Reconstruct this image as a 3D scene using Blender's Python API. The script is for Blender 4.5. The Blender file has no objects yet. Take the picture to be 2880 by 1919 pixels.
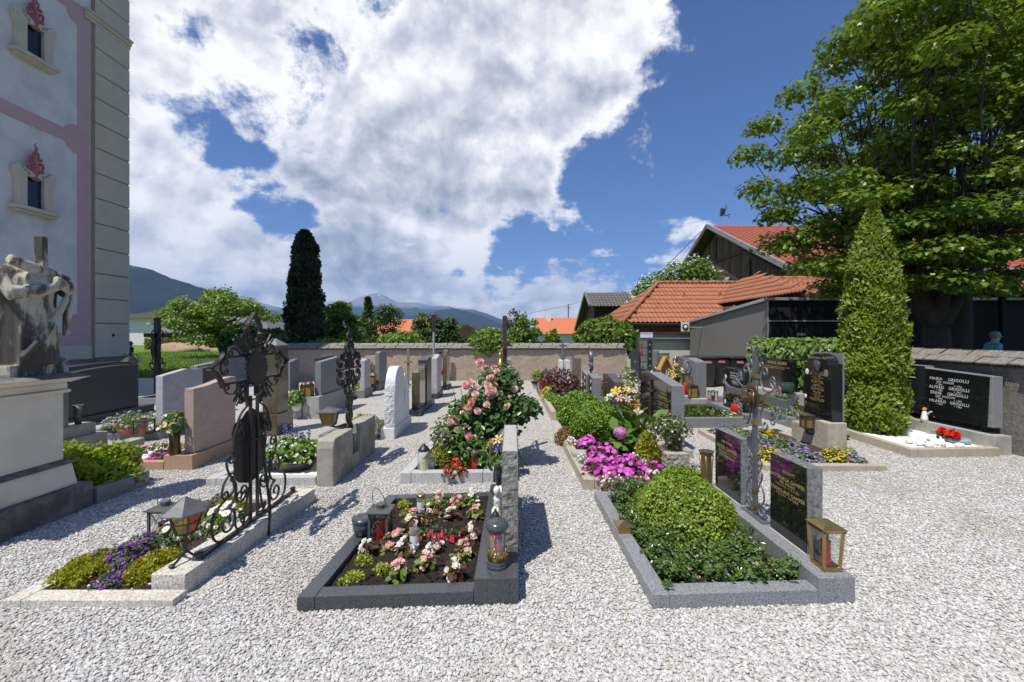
import bpy,bmesh,math,random
import numpy as np
from mathutils import Vector,Matrix,noise
random.seed(7)
RNG = np.random.default_rng(7)
scene = bpy.context.scene
COL = scene.collection
R = math.radians
CAM_F,CAM_X,CAM_Y,EYE = 1200.0,1440.0,940.0,1.6
cam_data = bpy.data.cameras.new("camera")
cam_data.sensor_width = 36.0
cam_data.lens = 15.0
cam_data.shift_y = -19.5 / 2880.0
cam_data.clip_start = 0.05
cam_data.clip_end = 60000.0
cam = bpy.data.objects.new("camera",cam_data)
COL.objects.link(cam)
cam.location = (0,0,EYE)
cam.rotation_euler = (R(90),0,0)
scene.camera = cam
SUN_DIR = Vector((-0.33,-0.38,1.0)).normalized()
sun_data = bpy.data.lights.new("sun",'SUN')
sun_data.energy = 4.5
sun_data.angle = R(0.53)
sun_data.color = (1.0,0.945,0.85)
sun = bpy.data.objects.new("sun",sun_data)
COL.objects.link(sun)
sun.rotation_euler = SUN_DIR.to_track_quat('Z','Y').to_euler()
world = bpy.data.worlds.new("World")
scene.world = world
world.use_nodes = True
wt = world.node_tree
wt.nodes.clear()
def wn(kind,**kw):
 n = wt.nodes.new(kind)
 for k,v in kw.items():
  setattr(n,k,v)
 return n
def wmath(op,a,b=None,c=None,clamp=False):
 n = wn('ShaderNodeMath',operation=op,use_clamp=clamp)
 for i,q in enumerate((a,b,c)):
  if q is None:
   continue
  if isinstance(q,(int,float)):
   n.inputs[i].default_value = q
  else:
   wt.links.new(q,n.inputs[i])
 return n.outputs[0]
def wramp(val,a,b,c=0.0,d=1.0):
 n = wn('ShaderNodeMapRange',interpolation_type='SMOOTHSTEP')
 wt.links.new(val,n.inputs[0])
 for i,q in enumerate((a,b,c,d)):
  n.inputs[i + 1].default_value = q
 return n.outputs[0]
def wdir(px,py):
 return Vector(((px - CAM_X) / CAM_F,1.0,(CAM_Y - py) / CAM_F)).normalized()
sky = wn('ShaderNodeTexSky',sky_type='NISHITA')
sky.sun_disc = False
sky.sun_elevation = math.asin(SUN_DIR.z)
sky.sun_rotation = math.atan2(SUN_DIR.x,SUN_DIR.y)
sky.altitude = 600
sky.air_density = 1.0
sky.dust_density = 0.4
sky.ozone_density = 3.0
tc = wn('ShaderNodeTexCoord')
GEN = tc.outputs['Generated']
sep = wn('ShaderNodeSeparateXYZ')
wt.links.new(GEN,sep.inputs[0])
zc = wmath('MAXIMUM',sep.outputs[2],0.0)
den = wmath('ADD',zc,0.22)
comb = wn('ShaderNodeCombineXYZ')
wt.links.new(wmath('DIVIDE',sep.outputs[0],den),comb.inputs[0])
wt.links.new(wmath('DIVIDE',sep.outputs[1],den),comb.inputs[1])
wt.links.new(wmath('MULTIPLY',zc,2.0),comb.inputs[2])
def wnoise(vec,scale,detail,rough,dist=0.0):
 n = wn('ShaderNodeTexNoise')
 n.inputs['Scale'].default_value = scale
 n.inputs['Detail'].default_value = detail
 n.inputs['Roughness'].default_value = rough
 n.inputs['Distortion'].default_value = dist
 wt.links.new(vec,n.inputs['Vector'])
 return n.outputs[0]
BANK = [
 (420,120,430,.5),(760,180,480,.5),(1150,90,520,.5),(1560,60,330,.34),
 (1000,420,520,.5),(1400,330,380,.40),(1640,350,190,.26),(1700,190,190,.22),
 (1230,560,360,.40),(1080,720,360,.45),(1480,640,130,.24),
 (400,640,430,.5),(640,800,380,.4),(330,450,280,.36),(950,830,360,.36),
 (1570,595,90,.22),(1350,870,300,.5),(1650,890,360,.62),(1890,850,280,.5),
 (1930,710,150,.26),(1880,120,150,.30),(1760,420,130,.34),(1480,540,130,.25),
 (700,500,95,-.27),(590,400,75,-.22),(640,460,60,.12),(800,600,90,-.31),(440,300,75,-.20),
 (520,60,70,-.14),(480,180,220,.16),(620,90,200,.16),(1560,720,120,-.22),(1500,850,250,.45),(1720,830,230,.42),(1720,620,220,-.34),(2050,400,330,-.34),
 (2320,300,560,-.40),(1450,700,120,-.30),(1650,480,120,-.26),(1420,790,100,-.24),
 ]
acc,gaps = None,None
for (px,py,rad,w) in BANK:
 d = wdir(px,py)
 e = wdir(px + rad * 1.0,py)
 ang = math.atan(rad / CAM_F)
 vm = wn('ShaderNodeVectorMath',operation='DOT_PRODUCT')
 wt.links.new(GEN,vm.inputs[0])
 vm.inputs[1].default_value = d
 s = wramp(vm.outputs['Value'],math.cos(ang),1.0,0.0,w)
 if w > 0:
  acc = s if acc is None else wmath('ADD',acc,s)
 else:
  gaps = s if gaps is None else wmath('ADD',gaps,s)
n_plane = wnoise(comb.outputs[0],1.7,9,0.60,0.3)
n_sph = wnoise(GEN,6.0,13,0.68,0.12)
n_mix = wmath('ADD',wmath('MULTIPLY',n_plane,0.5),wmath('MULTIPLY',n_sph,0.5))
acc = wmath('ADD',wmath('MINIMUM',acc,.39),wmath('MAXIMUM',gaps,-.36))
cov = wmath('ADD',wmath('ADD',acc,0.39),wmath('MULTIPLY',wmath('SUBTRACT',n_mix,0.5),2.3))
alpha = wramp(cov,0.46,0.66)
vs = wn('ShaderNodeVectorMath',operation='ADD')
wt.links.new(GEN,vs.inputs[0])
vs.inputs[1].default_value = SUN_DIR * 0.045
n_sun = wnoise(vs.outputs[0],6.5,6,0.55,0.15)
n_low = wnoise(GEN,6.5,6,0.55,0.15)
relief = wmath('MULTIPLY',wmath('SUBTRACT',n_low,n_sun),2.6)
n_soft = wnoise(comb.outputs[0],1.1,5,0.55,0.4)
core = wramp(cov,0.55,0.90)
gloom = wmath('MULTIPLY',core,wramp(n_soft,0.38,0.60))
dk = wn('ShaderNodeVectorMath',operation='DOT_PRODUCT')
wt.links.new(GEN,dk.inputs[0])
dk.inputs[1].default_value = wdir(1090,690)
belly = wramp(dk.outputs['Value'],math.cos(math.atan(300 / CAM_F)),1.0,0.0,0.62)
gloom = wmath('ADD',wmath('MULTIPLY',gloom,0.8),wmath('MULTIPLY',belly,wramp(n_soft,0.25,0.6)))
bright = wmath('ADD',wmath('SUBTRACT',0.94,wmath('MULTIPLY',gloom,0.56)),relief,clamp=True)
cr = wn('ShaderNodeValToRGB')
cr.color_ramp.elements[0].position = 0.0
cr.color_ramp.elements[0].color = (2.1,2.4,3.0,1)
cr.color_ramp.elements[1].position = 1.0
cr.color_ramp.elements[1].color = (8.0,8.0,8.0,1)
el = cr.color_ramp.elements.new(0.5)
el.color = (4.7,4.9,5.4,1)
wt.links.new(bright,cr.inputs[0])
deep = wn('ShaderNodeMix',data_type='RGBA',blend_type='MULTIPLY')
deep.inputs[0].default_value = 1.0
wt.links.new(sky.outputs[0],deep.inputs[6])
deep.inputs[7].default_value = (0.44,0.58,0.82,1)
mixw = wn('ShaderNodeMix',data_type='RGBA')
wt.links.new(alpha,mixw.inputs[0])
wt.links.new(deep.outputs[2],mixw.inputs[6])
wt.links.new(cr.outputs[0],mixw.inputs[7])
bg = wn('ShaderNodeBackground')
bg.inputs[1].default_value = 0.12
wt.links.new(mixw.outputs[2],bg.inputs[0])
wo = wn('ShaderNodeOutputWorld')
wt.links.new(bg.outputs[0],wo.inputs[0])
scene.view_settings.view_transform = 'Standard'
scene.view_settings.look = 'None'
scene.view_settings.exposure = 0.30
scene.view_settings.gamma = 1.0
scene.view_settings.use_curve_mapping = False
scene.render.engine = 'CYCLES'
cy = scene.cycles
cy.max_bounces = 8
cy.diffuse_bounces = 3
cy.glossy_bounces = 3
cy.transmission_bounces = 4
cy.transparent_max_bounces = 12
cy.volume_bounces = 0
cy.use_denoising = True
cy.sample_clamp_indirect = 4.0
def gp(px,py,z=0.0):
 Y = (EYE - z) * CAM_F / (py - CAM_Y)
 return Vector(((px - CAM_X) / CAM_F * Y,Y,z))
def at(px,py,Y):
 return Vector(((px - CAM_X) / CAM_F * Y,Y,EYE - (py - CAM_Y) / CAM_F * Y))
ORIGIN = {}
def tag(o,label=None,cat=None,group=None,kind=None):
 if label:
  o['label'] = label
 if cat:
  o['category'] = cat
 if group:
  o['group'] = group
 if kind:
  o['kind'] = kind
 return o
def thing(name,label,cat,loc=(0,0,0),group=None,kind=None):
 o = bpy.data.objects.new(name,None)
 COL.objects.link(o)
 o.empty_display_size = 0.1
 o.location = loc
 ORIGIN[o.name] = Vector(loc)
 return tag(o,label,cat,group,kind)
def link_mesh(name,me,mats,parent=None,loc=None):
 if not isinstance(mats,(list,tuple)):
  mats = [mats]
 for m in mats:
  me.materials.append(m)
 o = bpy.data.objects.new(name,me)
 COL.objects.link(o)
 if parent is not None:
  o.parent = parent
 if loc is not None:
  o.location = loc
 return o
class MB:
 """collects geometry in world metres; build() makes one mesh object of it"""
 def __init__(self):
  self.v,self.f,self.m = [],[],[]
 def add(self,vs,fs,mi=0):
  b = len(self.v)
  self.v.extend([tuple(p) for p in vs])
  for q in fs:
   self.f.append(tuple(b + i for i in q))
   self.m.append(mi)
  return self
 def box(self,x0,x1,y0,y1,z0,z1,mi=0):
  vs = [(x0,y0,z0),(x1,y0,z0),(x1,y1,z0),(x0,y1,z0),
   (x0,y0,z1),(x1,y0,z1),(x1,y1,z1),(x0,y1,z1)]
  return self.add(vs,[(0,3,2,1),(4,5,6,7),(0,1,5,4),(1,2,6,5),(2,3,7,6),(3,0,4,7)],mi)
 def prism(self,poly,z0,z1,mi=0,top=None):
  """poly: xy points counter-clockwise from above; top: optional other xy points"""
  n = len(poly)
  t = top or poly
  vs = [(p[0],p[1],z0) for p in poly] + [(p[0],p[1],z1) for p in t]
  fs = [tuple(range(n - 1,-1,-1)),tuple(range(n,2 * n))]
  fs += [(i,(i + 1) % n,n + (i + 1) % n,n + i) for i in range(n)]
  return self.add(vs,fs,mi)
 def slab(self,prof,x0,x1,mi=0):
  """prof: (y,z) outline, extruded along x"""
  a = sum(prof[i][0] * prof[(i + 1) % len(prof)][1] - prof[(i + 1) % len(prof)][0] * prof[i][1] for i in range(len(prof)))
  if a < 0:
   prof = prof[::-1]
  n = len(prof)
  vs = [(x0,p[0],p[1]) for p in prof] + [(x1,p[0],p[1]) for p in prof]
  fs = [tuple(range(n - 1,-1,-1)),tuple(range(n,2 * n))]
  fs += [(i,(i + 1) % n,n + (i + 1) % n,n + i) for i in range(n)]
  return self.add(vs,fs,mi)
 def slabx(self,prof,y0,y1,mi=0):
  """prof: (x,z) outline, extruded along y"""
  a = sum(prof[i][0] * prof[(i + 1) % len(prof)][1] - prof[(i + 1) % len(prof)][0] * prof[i][1] for i in range(len(prof)))
  if a < 0:
   prof = prof[::-1]
  n = len(prof)
  vs = [(p[0],y0,p[1]) for p in prof] + [(p[0],y1,p[1]) for p in prof]
  fs = [tuple(range(n)),tuple(range(2 * n - 1,n - 1,-1))]
  fs += [(i,n + i,n + (i + 1) % n,(i + 1) % n) for i in range(n)]
  return self.add(vs,fs,mi)
 def beam(self,a,b,w,h,up=(0,0,1),mi=0):
  a,b = Vector(a),Vector(b)
  d = (b - a).normalized()
  u = Vector(up)
  s = d.cross(u)
  if s.length < 1e-4:
   s = d.cross(Vector((1,0,0)))
  s.normalize()
  u = s.cross(d).normalized()
  vs = []
  for p in (a,b):
   for (i,j) in ((-1,-1),(1,-1),(1,1),(-1,1)):
    vs.append(p + s * (i * w / 2) + u * (j * h / 2))
  return self.add(vs,[(0,1,2,3),(7,6,5,4),(0,4,5,1),(1,5,6,2),(2,6,7,3),(3,7,4,0)],mi)
 def tube(self,pts,r,n=6,mi=0,ref=None,flat=1.0,cap=True):
  """pts: polyline; r: radius or list; flat squeezes the section along ref"""
  pts = [Vector(p) for p in pts]
  k = len(pts)
  rs = r if isinstance(r,(list,tuple)) else [r] * k
  ref0 = Vector(ref) if ref is not None else None
  vs = []
  prev = None
  for i,p in enumerate(pts):
   t = (pts[min(i + 1,k - 1)] - pts[max(i - 1,0)])
   if t.length < 1e-9:
    t = Vector((0,0,1))
   t.normalize()
   if ref0 is not None:
    s = ref0 - t * ref0.dot(t)
    if s.length < 1e-5:
     s = t.orthogonal()
   elif prev is None:
    s = t.orthogonal()
   else:
    s = prev - t * prev.dot(t)
    if s.length < 1e-5:
     s = t.orthogonal()
   s.normalize()
   prev = s
   q = t.cross(s)
   for j in range(n):
    a = 2 * math.pi * (j + .5) / n
    vs.append(p + s * (math.cos(a) * rs[i] * flat) + q * (math.sin(a) * rs[i]))
  fs = []
  for i in range(k - 1):
   for j in range(n):
    a,b = i * n + j,i * n + (j + 1) % n
    fs.append((a,b,b + n,a + n))
  if cap:
   fs.append(tuple(range(n - 1,-1,-1)))
   fs.append(tuple((k - 1) * n + j for j in range(n)))
  return self.add(vs,fs,mi)
 def lathe(self,c,prof,n=16,mi=0,sx=1.0,sy=1.0):
  """prof: (r,z) from bottom to top, z relative to c"""
  c = Vector(c)
  vs = []
  for (r,z) in prof:
   for j in range(n):
    a = 2 * math.pi * j / n
    vs.append((c.x + r * sx * math.cos(a),c.y + r * sy * math.sin(a),c.z + z))
  k = len(prof)
  fs = []
  for i in range(k - 1):
   for j in range(n):
    a,b = i * n + j,i * n + (j + 1) % n
    fs.append((a,b,b + n,a + n))
  fs.append(tuple(range(n - 1,-1,-1)))
  fs.append(tuple((k - 1) * n + j for j in range(n)))
  return self.add(vs,fs,mi)
 def ball(self,c,rx,ry,rz,n=12,m=8,mi=0,wob=0.0,seed=0.0):
  c = Vector(c)
  vs = []
  for i in range(m + 1):
   th = math.pi * i / m
   for j in range(n):
    a = 2 * math.pi * j / n
    d = Vector((math.sin(th) * math.cos(a),math.sin(th) * math.sin(a),-math.cos(th)))
    k = 1.0 + (wob * noise.noise(d * 2.3 + Vector((seed,seed * 1.7,0))) if wob else 0)
    vs.append((c.x + d.x * rx * k,c.y + d.y * ry * k,c.z + d.z * rz * k))
  fs = []
  for i in range(m):
   for j in range(n):
    a,b = i * n + j,i * n + (j + 1) % n
    fs.append((a,b,b + n,a + n))
  return self.add(vs,fs,mi)
 def build(self,name,mats,parent=None,loc=None,smooth=False,bevel=0.0,at_base=False,root=None):
  """root: the thing whose origin the vertices are measured from (parent's thing)"""
  o0 = Vector((0,0,0))
  if parent is not None:
   rt = root or parent
   while rt.parent is not None:
    rt = rt.parent
   o0 = ORIGIN.get(rt.name,Vector((0,0,0)))
  elif at_base:
   a = np.array(self.v)
   o0 = Vector(((a[:,0].min() + a[:,0].max()) / 2,(a[:,1].min() + a[:,1].max()) / 2,a[:,2].min()))
  elif loc is not None:
   o0 = Vector(loc)
  me = bpy.data.meshes.new(name)
  me.from_pydata([(p[0] - o0.x,p[1] - o0.y,p[2] - o0.z) for p in self.v],[],self.f)
  if any(self.m):
   me.polygons.foreach_set('material_index',self.m)
  if smooth:
   me.polygons.foreach_set('use_smooth',[True] * len(self.f))
  o = link_mesh(name,me,mats,parent)
  if parent is None:
   o.location = o0
   ORIGIN[o.name] = o0
  if bevel:
   b = o.modifiers.new('edge','BEVEL')
   b.width = bevel
   b.segments = 2
   b.limit_method = 'ANGLE'
   b.angle_limit = R(40)
  return o
def np_mesh(name,V,sizes,loops,mat,parent=None,loc=None,mi=None,smooth=False):
 """V (n,3) world; sizes: corner count of each face; loops: flat vertex index"""
 o0 = Vector((0,0,0))
 if parent is not None:
  rt = parent
  while rt.parent is not None:
   rt = rt.parent
  o0 = ORIGIN.get(rt.name,o0)
 elif loc is not None:
  o0 = Vector(loc)
 V = np.asarray(V,dtype=np.float32) - np.array(o0,dtype=np.float32)
 me = bpy.data.meshes.new(name)
 me.vertices.add(len(V))
 me.vertices.foreach_set('co',V.ravel())
 me.loops.add(len(loops))
 me.loops.foreach_set('vertex_index',np.asarray(loops,dtype=np.int32))
 me.polygons.add(len(sizes))
 sizes = np.asarray(sizes,dtype=np.int32)
 me.polygons.foreach_set('loop_start',np.concatenate(([0],np.cumsum(sizes)[:-1])).astype(np.int32))
 me.polygons.foreach_set('loop_total',sizes)
 if mi is not None:
  me.polygons.foreach_set('material_index',np.asarray(mi,dtype=np.int32))
 if smooth:
  me.polygons.foreach_set('use_smooth',np.ones(len(sizes),dtype=bool))
 me.update(calc_edges=True)
 o = link_mesh(name,me,mat,parent)
 if parent is None:
  o.location = o0
  ORIGIN[o.name] = o0
 return o
def copy_part(o,parent,loc=None,rot=None,scale=None):
 c = o.copy()
 COL.objects.link(c)
 c.parent = parent
 if loc is not None:
  c.location = loc
 if rot is not None:
  c.rotation_euler = rot
 if scale is not None:
  c.scale = scale
 return c
MATS = {}
class NT:
 def __init__(self,name):
  self.mat = bpy.data.materials.new(name)
  self.mat.use_nodes = True
  self.t = self.mat.node_tree
  self.t.nodes.clear()
  self.out = self.n('ShaderNodeOutputMaterial')
  self.tc = None
 def n(self,kind,**kw):
  q = self.t.nodes.new(kind)
  for k,v in kw.items():
   setattr(q,k,v)
  return q
 def l(self,a,b):
  self.t.links.new(a,b)
 def coord(self,which='Object'):
  if self.tc is None:
   self.tc = self.n('ShaderNodeTexCoord')
  return self.tc.outputs[which]
 def mapped(self,sc=(1,1,1),which='Object'):
  m = self.n('ShaderNodeMapping')
  m.inputs['Scale'].default_value = sc
  self.l(self.coord(which),m.inputs[0])
  return m.outputs[0]
 def noise(self,scale,detail=4,rough=.55,vec=None,dist=0.0):
  q = self.n('ShaderNodeTexNoise')
  q.inputs['Scale'].default_value = scale
  q.inputs['Detail'].default_value = detail
  q.inputs['Roughness'].default_value = rough
  q.inputs['Distortion'].default_value = dist
  self.l(vec if vec is not None else self.coord(),q.inputs['Vector'])
  return q.outputs[0]
 def ramp(self,val,stops,interp='LINEAR'):
  q = self.n('ShaderNodeValToRGB')
  q.color_ramp.interpolation = interp
  e = q.color_ramp.elements
  e[0].position,e[0].color = stops[0][0],(*stops[0][1],1)
  e[1].position,e[1].color = stops[-1][0],(*stops[-1][1],1)
  for p,c in stops[1:-1]:
   z = e.new(p)
   z.color = (*c,1)
  self.l(val,q.inputs[0])
  return q.outputs[0]
 def mix(self,fac,a,b,blend='MIX'):
  q = self.n('ShaderNodeMix',data_type='RGBA',blend_type=blend)
  for s,i in ((fac,0),(a,6),(b,7)):
   if isinstance(s,(int,float)):
    q.inputs[i].default_value = s
   elif isinstance(s,tuple):
    q.inputs[i].default_value = (*s,1)
   else:
    self.l(s,q.inputs[i])
  return q.outputs[2]
 def math(self,op,a,b=None,clamp=False):
  q = self.n('ShaderNodeMath',operation=op,use_clamp=clamp)
  for i,s in enumerate((a,b)):
   if s is None:
    continue
   if isinstance(s,(int,float)):
    q.inputs[i].default_value = s
   else:
    self.l(s,q.inputs[i])
  return q.outputs[0]
 def bump(self,h,strength,dist=0.01):
  q = self.n('ShaderNodeBump')
  q.inputs['Strength'].default_value = strength
  q.inputs['Distance'].default_value = dist
  self.l(h,q.inputs['Height'])
  return q.outputs[0]
 def bsdf(self,col,rough=.6,metal=0.0,spec=.5,normal=None,coat=0.0):
  p = self.n('ShaderNodeBsdfPrincipled')
  if isinstance(col,tuple):
   p.inputs['Base Color'].default_value = (*col,1)
  else:
   self.l(col,p.inputs['Base Color'])
  if isinstance(rough,(int,float)):
   p.inputs['Roughness'].default_value = rough
  else:
   self.l(rough,p.inputs['Roughness'])
  p.inputs['Metallic'].default_value = metal
  p.inputs['Specular IOR Level'].default_value = spec
  p.inputs['Coat Weight'].default_value = coat
  if normal is not None:
   self.l(normal,p.inputs['Normal'])
  return p.outputs[0]
 def done(self,shader):
  self.l(shader,self.out.inputs['Surface'])
  MATS[self.mat.name] = self.mat
  return self.mat
def c_mul(c,k):
 return tuple(min(1.0,x * k) for x in c)
def m_granite(name,base,rough=.35,scale=260,contrast=.6,stain=.25,bump=.05,coat=0.0,dirt=(.12,.11,.09)):
 t = NT(name)
 sp = t.noise(scale,3,.7)
 big = t.noise(3.0,5,.6)
 col = t.ramp(sp,[(.32,c_mul(base,1 - contrast)),(.47,base),(.60,c_mul(base,1 + contrast * .55)),(.72,c_mul(base,1 + contrast * 1.5))])
 col = t.mix(t.math('MULTIPLY',t.ramp_f(big,.45,.75),stain),col,dirt)
 rg = t.math('ADD',t.math('MULTIPLY',big,.22),rough - .11)
 return t.done(t.bsdf(col,rg,coat=coat,normal=t.bump(sp,bump,.002)))
def _ramp_f(self,val,a,b,c=0.0,d=1.0):
 q = self.n('ShaderNodeMapRange',interpolation_type='SMOOTHSTEP')
 self.l(val,q.inputs[0])
 for i,s in enumerate((a,b,c,d)):
  q.inputs[i + 1].default_value = s
 return q.outputs[0]
NT.ramp_f = _ramp_f
def m_rough_stone(name,base,scale=40,bump=.6,var=.35,stain=(.1,.1,.09),stain_amt=.5,rough=.85,bd=.012):
 t = NT(name)
 a = t.noise(scale,6,.65)
 b = t.noise(scale * 5,3,.6)
 big = t.noise(2.3,6,.62)
 col = t.ramp(a,[(.3,c_mul(base,1 - var)),(.5,base),(.72,c_mul(base,1 + var * .7))])
 col = t.mix(t.math('MULTIPLY',t.ramp_f(b,.45,.75),.35),col,c_mul(base,1.35))
 col = t.mix(t.math('MULTIPLY',t.ramp_f(big,.46,.72),stain_amt),col,stain)
 hh = t.math('ADD',a,t.math('MULTIPLY',b,.4))
 return t.done(t.bsdf(col,rough,normal=t.bump(hh,bump,bd)))
def m_streaked(name,base,dark,rough=.85,lo=.45,hi=.7,amt=.85,zs=.35,scale=5.0):
 """weathered light stone with dark run-off streaks of its own"""
 t = NT(name)
 v = t.mapped((1,1,zs))
 a = t.noise(scale,7,.65,vec=v)
 f = t.noise(60,4,.6)
 g = t.noise(1.6,4,.6)
 col = t.mix(t.ramp_f(g,.35,.75),base,c_mul(base,.78))
 col = t.mix(t.math('MULTIPLY',t.ramp_f(a,lo,hi),amt),col,dark)
 col = t.mix(t.math('MULTIPLY',t.ramp_f(f,.52,.7),.3),col,c_mul(dark,1.6))
 return t.done(t.bsdf(col,rough,normal=t.bump(t.math('ADD',a,t.math('MULTIPLY',f,.35)),.35,.01)))
def m_marble(name,base,vein,scale=4,amt=.6,rough=.45,ang=(1,1,1),bump=.05):
 t = NT(name)
 v = t.mapped(ang)
 a = t.noise(scale,8,.62,vec=v,dist=1.1)
 b = t.noise(40,4,.6)
 col = t.mix(t.math('MULTIPLY',t.ramp_f(a,.44,.66),amt),base,vein)
 col = t.mix(t.math('MULTIPLY',b,.18),col,c_mul(base,.6))
 return t.done(t.bsdf(col,rough,normal=t.bump(b,bump,.003)))
def m_plain(name,base,rough=.5,metal=0.0,var=.12,scale=12,bump=0.0,spec=.5,coat=0.0):
 t = NT(name)
 a = t.noise(scale,5,.6)
 col = t.ramp(a,[(.25,c_mul(base,1 - var)),(.75,c_mul(base,1 + var))])
 nm = t.bump(t.noise(scale * 6,4,.6),bump,.004) if bump else None
 return t.done(t.bsdf(col,rough,metal,spec,nm,coat))
def m_wood(name,base,dark,axis='z',scale=9,rough=.8,bump=.3):
 t = NT(name)
 sc = {'x': (.06,1,1),'y': (1,.06,1),'z': (1,1,.06)}[axis]
 a = t.noise(scale * 4,6,.65,vec=t.mapped(sc))
 b = t.noise(1.7,4,.6)
 col = t.ramp(a,[(.3,dark),(.62,base)])
 col = t.mix(t.math('MULTIPLY',t.ramp_f(b,.4,.7),.5),col,dark)
 return t.done(t.bsdf(col,rough,normal=t.bump(a,bump,.004)))
def m_leaf(name,c0,c1,trans=.3,rough=.42,tip=None,spec=.4):
 t = NT(name)
 g = t.n('ShaderNodeNewGeometry')
 big = t.noise(3.0,3,.5)
 rnd = t.math('ADD',t.math('MULTIPLY',g.outputs['Random Per Island'],.7),t.math('MULTIPLY',big,.45))
 stops = [(.15,c0),(.95,c1)]
 if tip:
  stops.append((1.0,tip))
 col = t.ramp(rnd,stops)
 p = t.bsdf(col,rough,spec=spec)
 tr = t.n('ShaderNodeBsdfTranslucent')
 t.l(t.mix(1.0,col,(1.25,1.15,.55),'MULTIPLY'),tr.inputs[0])
 mx = t.n('ShaderNodeMixShader')
 mx.inputs[0].default_value = trans
 t.l(p,mx.inputs[1])
 t.l(tr.outputs[0],mx.inputs[2])
 return t.done(mx.outputs[0])
def m_petal(name,c0,c1,trans=.3,rough=.5,mode='obj'):
 t = NT(name)
 if mode == 'obj':
  q = t.n('ShaderNodeObjectInfo').outputs['Random']
 else:
  q = t.n('ShaderNodeNewGeometry').outputs['Random Per Island']
 col = t.ramp(q,[(.1,c0),(.9,c1)])
 p = t.bsdf(col,rough,spec=.25)
 tr = t.n('ShaderNodeBsdfTranslucent')
 t.l(col,tr.inputs[0])
 mx = t.n('ShaderNodeMixShader')
 mx.inputs[0].default_value = trans
 t.l(p,mx.inputs[1])
 t.l(tr.outputs[0],mx.inputs[2])
 return t.done(mx.outputs[0])
def m_glass(name,tint=(1,1,1),gloss=.12,dens=0.0):
 t = NT(name)
 tr = t.n('ShaderNodeBsdfTransparent')
 tr.inputs[0].default_value = (*tint,1)
 gl = t.n('ShaderNodeBsdfGlossy')
 gl.inputs['Roughness'].default_value = .04
 fr = t.n('ShaderNodeLayerWeight')
 fr.inputs[0].default_value = .5
 mx = t.n('ShaderNodeMixShader')
 t.l(t.math('ADD',t.math('MULTIPLY',t.math('POWER',fr.outputs['Facing'],4.0),.7),.03 + gloss * .25,clamp=True),mx.inputs[0])
 t.l(tr.outputs[0],mx.inputs[1])
 t.l(gl.outputs[0],mx.inputs[2])
 sh = mx.outputs[0]
 if dens:
  df = t.n('ShaderNodeBsdfDiffuse')
  df.inputs[0].default_value = (*tint,1)
  m2 = t.n('ShaderNodeMixShader')
  m2.inputs[0].default_value = dens
  t.l(sh,m2.inputs[1])
  t.l(df.outputs[0],m2.inputs[2])
  sh = m2.outputs[0]
 return t.done(sh)
G_BLACK = m_granite('granite_anthracite',(.060,.064,.070),.26,150,.85,.10,.03)
G_BLACKPOL = m_granite('granite_black_polished',(.010,.011,.012),.10,380,.6,.0,.0,coat=.3)
G_GREYPOL = m_granite('granite_dark_mottled_polished',(.012,.013,.013),.09,45,.9,.0,.0,coat=.3)
G_GREY = m_granite('granite_grey',(.22,.225,.235),.40,130,.75,.15,.06)
G_GREYSIDE = m_granite('granite_grey_mottled_side',(.17,.175,.175),.4,40,.6,.15,.05)
G_LIGHT = m_granite('granite_light',(.44,.44,.43),.6,110,.65,.2,.08)
G_DARKBLUE = m_granite('granite_blue_black',(.040,.044,.052),.38,260,.5,.1,.03)
G_MID = m_granite('granite_mid_grey',(.19,.195,.20),.55,120,.55,.2,.05)
G_BROWN = m_granite('granite_brown_polished',(.085,.070,.045),.12,120,.7,.1,.0,coat=.25)
G_ROUGH = m_rough_stone('granite_hewn',(.30,.29,.26),30,1.0,.5,(.10,.09,.06),.45,.9,.03)
TERRAZZO = m_granite('terrazzo_light',(.52,.49,.43),.75,75,.55,.35,.15,dirt=(.28,.22,.15))
CONCRETE = m_rough_stone('concrete_grey',(.36,.35,.32),14,.25,.18,(.20,.17,.12),.45)
CONC_MOSS = m_rough_stone('concrete_weathered',(.35,.33,.27),12,.35,.25,(.14,.12,.07),.75)
CONC_TAN = m_rough_stone('kerb_concrete_tan',(.42,.37,.29),18,.3,.2,(.25,.2,.13),.5)
SANDSTONE = m_marble('sandstone_pink',(.46,.33,.28),(.36,.25,.21),3.0,.7,.7,(1,1,3),.1)
SAND_EDGE = m_rough_stone('sandstone_orange',(.42,.27,.18),40,.15,.18,(.3,.2,.13),.3,.7)
MARBLE_GREY = m_marble('marble_grey',(.44,.44,.45),(.30,.30,.31),3.2,.75,.55,(1,1.2,2.6),.06)
MARBLE_WHITE = m_marble('marble_white',(.70,.70,.69),(.50,.51,.53),3.0,.6,.5,(1,1,1),.1)
MARBLE_ROUGH = m_rough_stone('marble_white_split',(.72,.72,.70),14,1.0,.15,(.5,.5,.5),.25,.8,.05)
LIME_PED = m_streaked('limestone_pedestal',(.76,.70,.58),(.44,.34,.23),.85,.56,.82,.55,.5,3.0)
LIME_STAT = m_streaked('limestone_statue',(.54,.49,.40),(.060,.053,.044),.9,.42,.55,.95,.30,7.0)
LIME_BASE = m_streaked('limestone_base_dark',(.24,.23,.21),(.07,.068,.064),.95,.35,.6,.8,.9,5.0)
LIME_MOSS = m_rough_stone('limestone_lichen',(.42,.38,.30),22,.6,.25,(.30,.26,.10),.5,.9,.012)
PLINTH_GREY = m_rough_stone('plinth_cement',(.28,.28,.28),22,.2,.16,(.2,.19,.17),.35)
IRON = m_plain('wrought_iron_black',(.048,.046,.046),.42,.55,.3,30,.25)
IRON_GREY = m_plain('wrought_iron_grey',(.15,.155,.165),.45,.35,.2,30,.1)
TIN = m_plain('tin_grey',(.13,.13,.13),.45,.4,.25,18,.1)
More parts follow.
